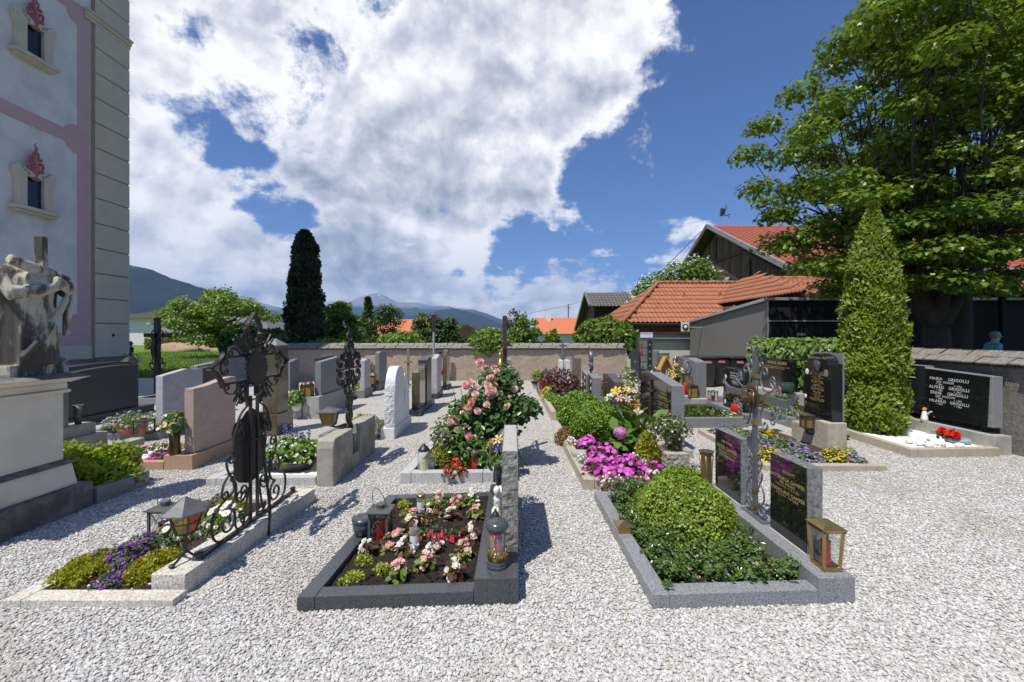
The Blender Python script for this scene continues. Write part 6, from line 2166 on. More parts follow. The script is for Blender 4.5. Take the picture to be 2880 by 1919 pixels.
wr = vase('black_vase','black stone vase in front of the dark twin headstone',(-2.06,8.25,.12),[(.05,0),(.07,.12),(.06,.3),(.075,.36)],PLASTIC_BLACK)
bouquet('white_bouquet','white flowers in the black stone vase',(-2.06,8.25,.5),.12,.22,L_GREEN,[(B_ROSEW,5,.055)],n_leaf=50)
# ================================================================== SECOND ROW LEFT (x about -3.7)
ps = headstone('sandstone_headstone','pink sandstone headstone with wavy top behind the big iron cross',-3.90,-3.79,[(5.08,.178),(5.85,.178),(5.85,1.02)] + bez((5.85,1.02),(5.6,1.04),(5.45,.95),(5.08,.95),8)[1:],SANDSTONE,(-4.09,-3.755,5.01,5.95,-.1,.176),SAND_EDGE)
gs = grave('grave_plot','pink sandstone kerbed grave with small pink flowers',[(-5.0,5.0),(-4.095,5.01),(-4.095,5.95),(-5.0,5.95)],.09,.10,SAND_EDGE,.05,SOIL_B,'LFB')
vase('bronze_vase','brown cylinder vase beside the pink sandstone headstone',(-4.0,5.06,.178),[(.055,0),(.062,.02),(.052,.14),(.060,.27)],BRONZE)
bouquet('mixed_bouquet','blue and yellow mixed bouquet in the brown cylinder vase',(-4.0,5.06,.45),.15,.24,L_GREEN,[(B_DAISY,6,.035)],n_leaf=260,leaf_size=.05,tmpl=T_OVAL)
shrub('blue_filler','blue-grey thistles of the bouquet in the brown cylinder vase','flowers',(-4.0,5.06,.52),.13,.13,.12,m_leaf('thistle_blue',(.10,.14,.18),(.25,.30,.38),.2),260,.035,T_DIAM,core=None,fuzz=.7,extra=((P_YELLOW,34,.045,T_FLOR4),))
for (px,py,rx,h,pm,nf,lab) in ((465,1275,.24,.18,P_WHITE_S,280,'mound of tiny white flowers on the sandstone grave'),(450,1295,.15,.11,P_MAG,70,'magenta flowers in the middle of the sandstone grave'),(500,1290,.10,.12,P_PINK_S,60,'pink flowers beside the brown cylinder vase')):
 p = gp(px,py,.06)
 shrub('rock_flowers',lab,'flower',(p.x,p.y,.05),rx,rx * .8,h,L_OLIVE,420,.03,T_DIAM,core=CORE,core_k=.6,fuzz=.5,extra=((pm,nf,.026 if pm is not P_MAG else .045,T_FLOR4),),group='low flowers on the sandstone grave')
p = gp(367,1290,.06)
shrub('green_tuft','small bright green tuft in a bowl on the sandstone grave','plant',(p.x,p.y,.09),.12,.1,.11,L_LIGHT,380,.03,T_SPRAY,core=None,up=.4)
vase('clay_dish','shallow clay dish under the bright green tuft',(p.x,p.y,.05),[(.09,0),(.13,.045)],TERRACOTTA,cat='dish')
aw = MB()
p = gp(416,1300,.05)
aw.ball((p.x,p.y,.09),.07,.045,.05,12,8,wob=.5,seed=2)
aw.ball((p.x + .04,p.y,.15),.03,.03,.035,10,7)
aw.tube([(p.x - .02,p.y,.12),(p.x - .08,p.y,.14)],[.03,.01],6)
tag(aw.build('angel_figurine',PORCELAIN,at_base=True,smooth=True),'small white reclining angel figurine on the sandstone grave','figurine')
ob = thing('obelisk_stele','brown polished stele with pointed pyramid top behind the big iron cross','headstone',(-3.82,6.9,0))
MB().box(-4.02,-3.68,6.67,7.18,-.1,.335).build('plinth',G_BROWN,ob,bevel=.006)
m = MB()
xa,xb,ya,yb = -3.95,-3.72,6.75,7.10
m.box(xa,xb,ya,yb,.337,1.42)
m.build('shaft',G_BROWN,ob,bevel=.005)
MB().prism([(xa,ya),(xb,ya),(xb,yb),(xa,yb)],1.421,1.53,top=[((xa + xb) / 2 - .004,6.92),((xa + xb) / 2 + .004,6.92),((xa + xb) / 2 + .004,6.93),((xa + xb) / 2 - .004,6.93)]).build('pyramid_cap',G_MID,ob)
gd = headstone('wide_headstone','wide grey concrete headstone on high plinth in the second row left',-3.80,-3.68,[(8.22,.42),(9.35,.42),(9.35,1.14),(8.22,1.06)],G_MID,[(-3.95,-3.64,8.05,9.45,-.1,.418)],CONCRETE)
grave('grave_plot','low concrete kerb with white flowers in front of the wide grey headstone',[(-4.75,8.0),(-3.97,8.05),(-3.97,9.4),(-4.7,9.4)],.09,.16,CONCRETE,.08,SOIL,'LFB')
lantern('copper_lantern','dark copper lantern with red candle on the wide grey headstone plinth',(-3.86,8.12,.42),.13,.13,.30,COPPER,'dome',WAX_RED,GLASS_AMBER)
vase('white_pot','white flower pot in front of the wide grey headstone',(-4.05,8.02,.165),[(.07,0),(.10,.13)],PORCELAIN,cat='pot')
shrub('potted_plant','green plant with red and yellow blooms in the white flower pot','plant',(-4.05,8.02,.29),.17,.17,.26,L_GREEN,260,.07,T_OVAL,core=None,fuzz=.6,extra=((P_YELLOW,18,.05,T_FLOR4),(P_MAG,6,.05,T_FLOR4)))
bouquet('white_lilies','white lily bouquet left of the white flower pot',(-4.28,8.0,.30),.16,.22,L_LILY,[(B_LILYW,9,.10)],n_leaf=40)
vase('glass_vase','slim glass vase holding the white lily bouquet',(-4.28,8.0,.165),[(.03,0),(.04,.14)],GLASS_JAR)
for (y0,y1,x,ztop,mat,lab) in ((10.7,11.15,-3.70,.93,MARBLE_GREY,'small light grey headstone seen behind the ornate iron cross'),(12.15,12.9,-3.78,1.06,G_MID,'slim dark grey headstone near the back wall in the second row left'),):
 headstone('small_headstone',lab,x - .12,x,[(y0,.2),(y1,.2),(y1,ztop + .02),(y0 + .2,ztop + .04),(y0,ztop)],mat,(x - .2,x + .03,y0 - .1,y1 + .1,-.1,.198),G_MID)
lantern('copper_lantern','brown lantern beside the slim dark grey headstone near the back wall',(-3.92,12.0,.2),.16,.16,.34,COPPER,'pyramid',None,GLASS_AMBER)
shrub('moss_cushion','round bright green cushion plant before the slim dark grey headstone','plant',(-4.15,11.7,.05),.3,.25,.2,L_BOX_Y,700,.05,T_DIAM,seed=7)
grave('grave_plot','dark kerbed plot with cushion plant near the back wall in the second row left',[(-4.7,11.4),(-3.85,11.4),(-3.85,12.05),(-4.7,12.05)],.08,.12,G_DARKBLUE,.06,SOIL,'LFB')
shrub('white_rose_bush','pale flowering bush in front of the slim dark grey headstone','bush',(-4.4,13.2,.1),.35,.3,.65,L_OLIVE,500,.07,T_OVAL,core=None,fuzz=.6,extra=((P_WHITE_S,26,.08,T_FLOR4),))
grave('grave_plot','plain kerbed plot with yellow flowers behind the ornate iron cross',[(-4.6,10.3),(-3.85,10.3),(-3.85,11.1),(-4.6,11.1)],.09,.14,G_DARKBLUE,.07,SOIL_B,'LFB')
shrub('yellow_pansies','yellow pansies in the plain kerbed plot behind the ornate cross','flower',(-4.1,10.55,.08),.18,.2,.2,L_GREEN,260,.05,T_OVAL,core=None,fuzz=.6,extra=((P_YELLOW,40,.06,T_FLOR4),))
# ================================================================== THIRD ROW LEFT (x about -5.3), partly in the tower's shade
headstone('marble_headstone','grey veined marble headstone with slanted top left of the pink sandstone stone',-5.47,-5.36,[(6.55,.12),(7.40,.12),(7.40,.99),(7.05,1.03),(6.55,.955)],MARBLE_GREY,(-5.62,-5.32,6.45,7.5,-.1,.118),G_MID)
grave('grave_plot','white gravel plot with low dark kerb in front of the grey veined marble stone',[(-6.6,6.42),(-5.62,6.45),(-5.62,7.5),(-6.6,7.5)],.09,.09,G_MID,.06,WHITE_STONE,'LFB',soil_name='white_gravel_bed',mound=0)
lantern('bronze_lantern','square bronze lantern with red and green panes beside the grey veined marble stone',(-5.52,6.40,.10),.19,.19,.25,BRONZE,'flat',WAX_RED,GLASS,roof_h=.14,roof_over=1.12)
vase('clay_pot','terracotta bowl of blue pansies beside the square bronze lantern',(-5.85,6.55,.06),[(.12,0),(.20,.15)],TERRACOTTA,cat='pot')
shrub('blue_pansies','blue and white pansies in the terracotta bowl','flower',(-5.88,6.58,.20),.38,.30,.20,L_GREEN,420,.05,T_OVAL,core=None,fuzz=.6,extra=((P_LILAC,90,.045,T_FLOR4),(P_WHITE_S,40,.045,T_FLOR4)))
shrub('blue_pansies','row of small blue pansies behind the square bronze lantern','flower',(-5.75,7.2,.08),.25,.35,.22,L_GREEN,360,.05,T_OVAL,core=None,fuzz=.6,extra=((P_LILAC,80,.045,T_FLOR4),(P_YELLOW,16,.045,T_FLOR4)))
vase('stone_bowl','dark stone bowl on the white gravel plot',(-6.25,6.7,.06),[(.10,0),(.16,.05),(.15,.08)],G_DARKBLUE,cat='bowl')
cb_ = thing('concrete_headstone','plain grey concrete headstone on stepped concrete base beside the pedestal','headstone',(-5.5,5.2,0))
MB().box(-5.75,-5.30,4.6,5.60,-.1,.33).build('base',CONCRETE,cb_,bevel=.01)
MB().box(-5.60,-5.36,5.10,5.50,.332,.47).build('block',CONCRETE,cb_,bevel=.008)
MB().slab([(4.62,.332),(5.09,.332),(5.20,.472),(5.20,.99),(4.62,.985)],-5.62,-5.40).build('slab',m_rough_stone('concrete_dark_streak',(.22,.22,.22),5,.3,.3,(.09,.09,.09),.7),cb_,bevel=.01)
vase('square_vase','grey metal vase on the stepped concrete base',(-5.45,5.36,.472),[(.045,0),(.05,.1),(.065,.23)],TIN,n=4)
sw = MB()
sw.ball((-5.40,4.80,.36),.05,.10,.035,12,7)
sw.box(-5.46,-5.32,4.68,4.92,.335,.345)
tag(sw.build('porcelain_plaque',PORCELAIN,at_base=True),'white porcelain plaque lying on the stepped concrete base','plaque')
MB_ = MB().box(-5.30,-5.12,5.72,5.95,-.05,.16)
tag(MB_.build('stone_block',CONCRETE,at_base=True,bevel=.01),'small concrete block on the gravel beside the stepped base','block')
headstone('wide_headstone','very wide dark slate headstone with arched top in the tower shade',-7.72,-7.58,[(7.0,.14),(8.66,.14),(8.66,.98)] + bez((8.66,.98),(8.3,1.02),(7.6,1.0),(7.0,.86),8)[1:],G_DARKBLUE,(-7.85,-7.5,6.9,8.95,-.1,.139),G_DARKBLUE)
headstone('wide_headstone','dark headstone with curved top behind the very wide slate stone',-9.1,-8.95,[(8.6,.1),(10.1,.1),(10.1,.93)] + bez((10.1,.93),(9.8,1.0),(9.3,.98),(8.6,.93),6)[1:],G_DARKBLUE)
headstone('stepped_headstone','blue-grey headstone with stepped top left of the big iron cross arm',-6.75,-6.60,[(8.9,.1),(10.3,.1),(10.3,1.05),(9.85,1.08),(9.84,1.0),(8.95,.93)],G_MID,(-6.9,-6.5,8.8,10.4,-.1,.098),G_MID)
headstone('slim_headstone','black slim headstone behind the blue-grey stepped stone',-6.3,-6.15,[(10.4,.1),(10.95,.1),(10.95,1.02),(10.4,1.02)],G_BLACKPOL)
headstone('slim_headstone','light grey stele right of the brown pointed stele',-5.32,-5.20,[(10.0,.05),(10.42,.05),(10.42,1.0),(10.2,.99),(10.2,.96),(10.0,.95)],G_MID)
headstone('slim_headstone','black stele in the shade of the back wall left of the wide grey stone',-5.05,-4.90,[(10.9,.1),(11.75,.1),(11.75,1.03),(10.9,.99)],G_DARKBLUE,(-5.1,-4.85,10.8,11.85,-.1,.098),G_MID)
headstone('wide_headstone','grey headstone standing in the shade left of the big iron cross',-6.2,-6.1,[(8.2,.1),(8.75,.1),(8.75,.94),(8.2,.92)],G_DARKBLUE)
lantern('copper_lantern','dim copper lantern near the shaded light grey stele',(-5.0,10.3,.12),.16,.16,.34,COPPER,'dome',WAX_WHITE,GLASS_AMBER)
lantern('copper_lantern','small brown lantern in the shade beside the light grey stele',(-5.1,9.7,.05),.14,.14,.30,COPPER,'dome',None,GLASS_AMBER)
shrub('white_flowers','small white flowers on the shaded plot by the light grey stele','flower',(-4.95,9.95,.05),.25,.2,.18,L_GREEN,200,.05,T_OVAL,core=None,fuzz=.6,extra=((P_WHITE_S,60,.05,T_FLOR4),))
grave('grave_plot','shaded kerbed plot with red flowers behind the very wide slate stone',[(-8.6,9.6),(-6.95,9.6),(-6.95,11.2),(-8.6,11.2)],.1,.15,G_MID,.1,SOIL,'LFBR')
for (x,y,pm,lab) in ((-7.5,9.75,P_RED,'deep red flowers in the shaded plot'),(-7.9,10.5,None,'green shrub in the shaded plot'),(-7.1,9.8,None,'second green shrub right of the deep red flowers')):
 shrub('shade_plant',lab,'plant',(x,y,.1),.28,.25,.32,L_GREEN,400,.06,T_OVAL,core=CORE,fuzz=.5,extra=(((P_RED,60,.07,T_FLOR4),) if pm else ()))
def ring_cross():
 X,Yc = -9.6,11.55
 root = thing('iron_cross','dark iron wheel cross with corpus standing in front of the green field','cross',(X,Yc,0))
 m = MB()
 m.beam((X,Yc,.0),(X,Yc,2.05),.12,.10,up=(0,1,0))
 m.beam((X - .33,Yc,1.57),(X + .36,Yc,1.57),.10,.11)
 m.build('beams',IRON,root)
 MB().tube([(X + .17 * math.cos(a),Yc,1.57 + .17 * math.sin(a)) for a in [2 * math.pi * i / 24 for i in range(25)]],.018,6).build('ring',IRON,root)
 f = MB()
 f.tube([(X,Yc - .08,1.50),(X - .03,Yc - .09,1.36),(X - .06,Yc - .09,1.22),(X - .03,Yc - .1,1.08),(X - .02,Yc - .09,.92)],[.03,.055,.045,.05,.02],8)
 f.ball((X - .02,Yc - .1,1.55),.04,.04,.05,8,6)
 f.tube([(X - .25,Yc - .07,1.60),(X,Yc - .09,1.47),(X + .25,Yc - .07,1.60)],.016,6)
 f.build('corpus',IRON,root,smooth=True)
 s = MB()
 for sg in (-1,1):
  for (a,b,bu,cu) in (((.05,.75),(.05,1.0),-.12,.03),((.08,.62),(.20,.82),-.06,.03)):
   s.tube([(X + sg * q[0],Yc,q[1]) for q in scroll_c(a,b,bu,cu)],.014,5)
 s.build('scrollwork',IRON,root)
ring_cross()
def hang_lamp():
 x,y,z = -9.75,10.9,.72
 root = thing('iron_lamp','old iron lamp with yellow panes left of the wheel cross','lantern',(x,y,0))
 MB().tube([(x,y,0),(x,y,.5),(x + .06,y,.6),(x - .05,y,.66),(x,y,z)],.02,6).build('stand',IRON,root)
 MB().lathe((x,y,z),[(.09,0),(.15,.19)],6).build('glass',m_glass('glass_yellow',(.45,.38,.05),.1,.6),root)
 for k in range(6):
  a = k * math.pi / 3
  MB().tube([(x + .09 * math.cos(a),y + .09 * math.sin(a),z),(x + .155 * math.cos(a),y + .155 * math.sin(a),z + .2)],.012,5).build('frame_bar',IRON,root)
 MB().lathe((x,y,z + .19),[(.22,0),(.12,.09),(.04,.14),(.02,.24),(.005,.28)],6).build('roof',IRON,root)
 for sg in (-1,1):
  MB().tube([(x + sg * .05,y,z + .33),(x + sg * .14,y,z + .38),(x + sg * .2,y,z + .3),(x + sg * .22,y,z + .2)],.009,5).build('loop',IRON,root)
hang_lamp()
# ================================================================== FRONT MIDDLE: ANTHRACITE GRAVE
c = [(-1.238,2.452),(.038,2.526),(.045,4.12),(-1.168,4.02)]
root = thing('grave_plot','anthracite granite kerbed grave with begonias in the front middle','grave plot',(-.58,3.28,0))
W_ = 1.277
bu = 1 - .262 / W_
quad_prism(MB(),c,0,.078,.0,1,-.12,.086).build('kerb_stone',G_BLACK,root,bevel=.004)
quad_prism(MB(),c,.080,bu - .002,0,.064,-.12,.086).build('kerb_stone',G_BLACK,root,bevel=.004)
quad_prism(MB(),c,.080,bu - .002,.94,1.0,-.12,.086).build('kerb_stone',G_BLACK,root,bevel=.004)
quad_prism(MB(),c,bu,1.0,0,1,-.12,.158).build('plinth_stone',G_BLACK,root,bevel=.004)
bed_surface(root,c,.078,bu,.064,.94,.045,SOIL,'soil',60,70,.016,.012)
def crumbs(root,c,u0,u1,v0,v1,z,n,mats,r=.007):
 m = MB()
 for k in range(n):
  p = bil(c,u0 + (u1 - u0) * random.random(),v0 + (v1 - v0) * random.random())
  q = r * random.uniform(.4,1.6)
  m.ball((p.x,p.y,z + q * .3),q,q * .8,q * .7,5,3,mi=0 if random.random() < .85 else 1,wob=.5,seed=k)
 m.build('soil_crumbs',mats,root)['kind'] = 'stuff'
crumbs(root,c,.09,bu - .01,.07,.93,.058,900,[SOIL,SOIL_B])
crumbs(g0,[(-2.97,2.485),(-1.975,2.487),(-1.885,4.12),(-2.87,4.12)],.11,.74,.07,.9,.030,700,[SOIL_B,WHITE_STONE],.008)
rs = thing('rough_stele','rough-hewn grey granite stele standing edge-on on the anthracite grave','headstone',(-.015,3.3,.16))
def hewn(x0,x1,y0,y1,z0,z1,amp,step):
 m = MB()
 def face(o,u,v,nu,nv,nrm_):
  vs,fs = [],[]
  for j in range(nv + 1):
   for i in range(nu + 1):
    p = o + u * (i / nu) + v * (j / nv)
    e = min(i,nu - i,j,nv - j)
    k = 0 if e == 0 else amp
    p = p + nrm_ * (k * (noise.noise(p * 26) + .6 * noise.noise(p * 60)))
    vs.append(p)
  for j in range(nv):
   for i in range(nu):
    a = j * (nu + 1) + i
    fs.append((a,a + 1,a + nu + 2,a + nu + 1))
  m.add(vs,fs)
 dx,dy,dz = x1 - x0,y1 - y0,z1 - z0
 nx,ny,nz = max(3,int(dx / step)),max(3,int(dy / step)),max(3,int(dz / step))
 face(Vector((x0,y0,z0)),Vector((dx,0,0)),Vector((0,0,dz)),nx,nz,Vector((0,-1,0)))
 face(Vector((x1,y0,z0)),Vector((0,dy,0)),Vector((0,0,dz)),ny,nz,Vector((1,0,0)))
 face(Vector((x1,y1,z0)),Vector((-dx,0,0)),Vector((0,0,dz)),nx,nz,Vector((0,1,0)))
 face(Vector((x0,y1,z0)),Vector((0,-dy,0)),Vector((0,0,dz)),ny,nz,Vector((-1,0,0)))
 t = MB()
 face(Vector((x0,y0,z1)),Vector((dx,0,0)),Vector((0,dy,0)),nx,ny,Vector((0,0,.25)))
 return m
hewn(-.067,.04,2.89,3.73,.159,.805,.010,.014).build('block',G_ROUGH,rs)
MB().box(-.062,.035,2.895,3.725,.775,.8065).build('smooth_top',m_rough_stone('granite_top',(.40,.39,.36),60,.15,.25,(.2,.19,.16),.3),rs)
def granite_lamp():
 x,y,z = -.092,2.66,.159
 r = thing('granite_lantern','round black granite candle lantern with bronze ornament on the plinth corner','lantern',(x,y,z))
 MB().lathe((x,y,z),[(.066,0),(.068,.012),(.060,.018),(.064,.026),(.060,.038),(.05,.048)],22).build('foot',G_BLACK,r,smooth=True)
 MB().lathe((x,y,z + .05),[(.052,0),(.047,.05),(.049,.16)],20).build('glass',GLASS_JAR,r,smooth=True)
 MB().lathe((x,y,z + .052),[(.03,0),(.03,.09)],12).build('candle',WAX_RED,r)
 MB().lathe((x,y,z + .046),[(.061,0),(.056,.03),(.0535,.05)],18).build('bronze_cup',BRASS,r,smooth=True)
 for k in range(4):
  a = k * math.pi / 2 - math.pi / 2 - .25
  pts = [(x + q * math.cos(a + w),y + q * math.sin(a + w),z + zz) for q,w,zz in ((.062,.5,.055),(.058,.2,.09),(.053,.0,.13),(.052,.0,.21))]
  b = MB()
  b.tube(pts,.005,6)
  b.tube([(x + q * math.cos(a - w),y + q * math.sin(a - w),z + zz) for q,w,zz in ((.062,.5,.055),(.058,.2,.09),(.053,.0,.13))],.005,6)
  b.ball((x + .062 * math.cos(a),y + .062 * math.sin(a),z + .075),.009,.009,.012,6,5)
  b.build('bronze_vine',BRASS,r,smooth=True)
 MB().lathe((x,y,z + .212),[(.052,0),(.062,.012),(.066,.02)],22).build('collar',G_BLACK,r,smooth=True)
 MB().lathe((x,y,z + .232),[(.067,0),(.072,.012),(.070,.03),(.056,.045),(.03,.052),(.005,.054)],24).build('granite_cap',G_BLACK,r,smooth=True)
granite_lamp()
grave_candle('grave_light','red glass grave light with black pointed lid beside the rough stele',(-.115,2.95,.159),.042,.235,GLASS_RED,PLASTIC_BLACK,WAX_RED,cap_k=.32,belly=1.12,paper=True)
an = MB()
bx_,by_ = -.115,3.25
an.ball((bx_,by_,.22),.04,.09,.075,14,10,wob=.5,seed=1)
an.ball((bx_ + .01,by_ + .02,.33),.035,.06,.07,14,10,wob=.5,seed=2)
an.ball((bx_,by_ - .03,.42),.026,.03,.034,10,8,wob=.2)
an.tube([(bx_ + .02,by_ + .05,.30),(bx_ + .03,by_ + .11,.38),(bx_ + .03,by_ + .13,.28)],[.03,.03,.008],8)
tag(an.build('angel_figure',PORCELAIN,at_base=True,smooth=True),'white angel figure leaning against the rough granite stele','figurine')
vase('granite_vase','tall black granite vase at the back of the anthracite plinth',(-.105,3.86,.159),[(.04,0),(.042,.01),(.032,.03),(.045,.10),(.052,.2),(.045,.225),(.045,.24),(.05,.245)],G_BLACK)
bouquet('lily_bouquet','cut lilies with lilac statice in the tall black granite vase',(-.105,3.86,.40),.17,.27,L_LILY,[(B_LILYY,5,.05),(B_LILYP,2,.05)],n_leaf=80,leaf_size=.11)
shrub('lilac_statice','lilac statice sprays in the tall black granite vase','flowers',(-.12,3.86,.55),.075,.07,.10,P_LILAC,220,.022,T_FLOR4,core=None,fuzz=.9)
ur = vase('granite_bowl','small lidded black granite bowl on the left anthracite kerb',(-1.125,3.22,.087),[(.048,0),(.062,.02),(.072,.06),(.074,.085),(.070,.09),(.074,.095),(.074,.105)],G_BLACK,n=24,cat='bowl')
MB().lathe((-1.125,3.22,.195),[(.078,0),(.082,.01),(.078,.022),(.05,.03),(.005,.033)],24).build('lid',G_BLACK,ur,smooth=True)
lantern('metal_lantern','grey metal lantern with thin loop handle and red candle among the begonias',(-.985,3.20,.055),.145,.145,.285,TIN,'flat',WAX_RED,GLASS,.15,1.0,bars=True,candle_h=.62,roof_h=.20,roof_over=1.22)
p = gp(1184,1440,.055)
jar('jar_candle','clear glass candle jar with gold lid near the back kerb of the anthracite grave',(p.x,p.y,.055),.038,.155,BRASS)
p = gp(1166,1542,.055)
jar('jar_candle','open clear glass jar with paper label in the middle of the begonias',(p.x,p.y,.055),.037,.165,None)
K = .3145
BEG = [
 ('w',690,875,'r','white bronze-leaved begonia right of the metal lantern foot, nearest the left kerb'),
 ('w',1010,885,'r','white bronze-leaved begonia right in front of the open clear jar'),
 ('w',1285,862,'r','sparse white begonia with large bronze leaves in the bed centre'),
 ('w',1440,1108,'r','white bronze-leaved begonia in the front right corner of the bed'),
 ('w',1620,745,'r','white begonia close to the red grave light'),
 ('w',1430,580,'r','white bronze-leaved begonia behind the red fuchsias'),
 ('w',1265,520,'g','white begonia with dark green leaves right of the gold-lidded jar'),
 ('w',1610,425,'g','white begonia in the far right corner of the bed'),
 ('w',1060,660,'r','small white begonia just behind the open clear jar'),
 ('p',885,838,'g','pink begonia between the metal lantern and the open clear jar'),
 ('p',955,1100,'g','pink begonia near the front kerb, left of centre'),
 ('p',1200,1020,'g','tall pink begonia near the front kerb, in the centre'),
 ('p',1550,905,'g','large pink begonia beside the plinth at the right of the bed'),
 ('p',1105,600,'g','pink begonia in front of the gold-lidded jar'),
 ('p',1310,440,'g','deep pink begonia at the back kerb, second from the right'),
 ('p',1475,465,'g','pale pink begonia at the back kerb near the right corner'),
 ('p',1640,560,'g','small pink begonia along the plinth at the back'),
 ('p',960,790,'g','small pink begonia touching the open clear jar'),
 ]
for (kd,zx,zy,lk,lab) in BEG:
 p = gp(820 + zx * K,1280 + zy * K,.055)
 big = .062 if zy > 600 else .055
 flower_plant('begonia_plant',lab,'flower',(p.x,p.y,.05),big,.12,L_BEG_R if lk == 'r' else L_BEG,34,.048,B_WHITE if kd == 'w' else B_PINK,9 if kd == 'w' else 15,.0235 if kd == 'w' else .021,
  group='begonias on the anthracite grave')
GRN = [(640,968,'golden-green tuft nearest the left kerb'),(560,1115,'golden-green tuft nearest the front left corner'),(810,1050,'golden-green tuft between two front begonias'),(1010,458,'golden-green tuft at the back kerb left of the gold-lidded jar'),
 (1025,538,'golden-green tuft in front of the back left tuft'),(1215,445,'golden-green tuft right of the gold-lidded jar'),(450,1142,'tiny golden-green seedling in the front left corner of the soil')]
for (zx,zy,lab) in GRN:
 p = gp(820 + zx * K,1280 + zy * K,.05)
 s = .35 if zx == 450 else 1.0
 shrub('golden_tuft',lab,'plant',(p.x,p.y,.048),.055 * s,.05 * s,.05 * s,L_GOLD,int(260 * s),.017,T_OVAL,core=None,fuzz=.6,up=.3,group='golden-green tufts on the anthracite grave')
for (zx,zy,lab) in ((1215,735,'red fuchsia with hanging bells left of the bed centre'),(1410,745,'red fuchsia with hanging bells right of the bed centre'),(1170,610,'red fuchsia sprig behind the open clear jar'),(1340,520,'red fuchsia sprig beside the dark-leaved white begonia')):
 p = gp(820 + zx * K,1280 + zy * K,.055)
 r_ = thing('fuchsia_plant',lab,'flower',(p.x,p.y,.05),'red fuchsias on the anthracite grave')
 P,N = dome_points(46,(p.x,p.y,.05),.10,.08,.11,.5)
 V,S,L = leaf_arrays(P,N + np.array([0,0,.6]) + RNG.normal(size=N.shape) * .4,.034,T_OVAL)
 np_mesh('foliage',V,S,L,m_leaf('leaf_fuchsia_%d' % zx,(.03,.06,.015),(.09,.15,.04),.2,.3),r_)
 n = 11 if zx in (1215,1410) else 4
 P = np.stack([p.x + (RNG.random(n) - .5) * .20,p.y - .05 + (RNG.random(n) - .5) * .08,.10 + .03 * RNG.random(n)],axis=1)
 put_blossoms(r_,B_BELL,P,np.tile([[.0,.1,1.0]],(n,1)) + RNG.normal(size=(n,3)) * .12,.045,name='bell')
# ================================================================== ROSE GRAVE BEHIND
c = [(-1.19,4.55),(-.20,4.57),(-.18,6.25),(-1.12,6.25)]
grave('grave_plot','light granite kerbed grave full of pink roses in the middle',c,.11,.12,G_LIGHT,.09,SOIL,'LFBR')
rb = thing('dark_plinth','dark stone plinth under the rusty iron crucifix','plinth',(-.07,5.4,0))
MB().box(-.175,.03,4.6,6.25,-.1,.17).build('block',G_BLACK,rb,bevel=.006)
def rose_bush():
 base = (-.48,5.25,.09)
 r_ = thing('rose_bush','large rose bush covered in pink blooms in front of the rusty crucifix','bush',base)
 st = MB()
 for k in range(16):
  a,q = RNG.random() * 6.28,RNG.random()
  e = (base[0] + .1 + math.cos(a) * .45 * q,base[1] + math.sin(a) * .35 * q,.5 + .6 * RNG.random())
  st.tube(limb_path((base[0] + math.cos(a) * .06,base[1] + math.sin(a) * .06,.08),e,wob=.12,seed=k),[.011 - .0013 * i for i in range(7)],5)
 st.build('stems',m_plain('rose_wood',(.06,.07,.025),.7),r_)
 blobs = [(-.62,5.15,.38,.36,.34,.28),(-.30,5.2,.45,.34,.34,.30),(-.25,5.3,.78,.36,.32,.27),(-.14,5.3,1.02,.25,.24,.20),(.12,5.15,.72,.22,.2,.14),(-.12,5.2,.62,.30,.3,.25),(-.52,5.2,.62,.26,.26,.22),(-.45,5.0,.28,.33,.28,.18)]
 Ps,Ns = [],[]
 for (x,y,z,a,b,h) in blobs:
  P,N = dome_points(820,(x,y,z),a,b,h,.75,.25,x * 9,True)
  Ps.append(P)
  Ns.append(N)
 P,N = np.concatenate(Ps),np.concatenate(Ns)
 keep = P[:,2] > .12
 P,N = P[keep],N[keep]
 V,S,L = leaf_arrays(P,N * .6 + np.array([-.1,-.2,.7]) + RNG.normal(size=N.shape) * .5,.062,T_OVAL)
 np_mesh('foliage',V,S,L,L_ROSE,r_)
 spots = [(1350,1020),(1362,1036),(1390,1038),(1398,1045),(1372,1050),(1435,1047),(1322,1077),(1340,1088),(1330,1100),(1395,1108),(1448,1095),(1328,1132),(1318,1148),(1322,1158),(1343,1158),(1366,1157),(1300,1152),
  (1450,1133),(1486,1138),(1490,1146),(1272,1180),(1268,1187),(1266,1209),(1285,1212),(1254,1224),(1252,1240),(1320,1222),(1338,1215),(1310,1221),(1245,1250),(1272,1268),(1262,1262),(1375,1063),(1410,1140)]
 spots += [(1300 + 130 * RNG.random(),1060 + 90 * RNG.random()) for _ in range(12)] + [(1250 + 110 * RNG.random(),1165 + 95 * RNG.random()) for _ in range(14)]
 P,N = [],[]
 for (px,py) in spots:
  Y = 4.88 + .25 * RNG.random()
  if py < 1060:
   Y += .25
  if px > 1430:
   Y += .15
  P.append(tuple(at(px,py,Y)))
  N.append((RNG.normal() * .3 - .15,-.75 + RNG.normal() * .2,.55 + RNG.normal() * .2))
 put_blossoms(r_,B_ROSE,P,N,.045,.25,'rose')
 for k in range(9):
  P2 = [tuple(at(1260 + 200 * RNG.random(),1080 + 170 * RNG.random(),4.95))]
  put_blossoms(r_,B_ROSE,P2,[(0,-.5,.8)],.02,.2,'rosebud')
rose_bush()
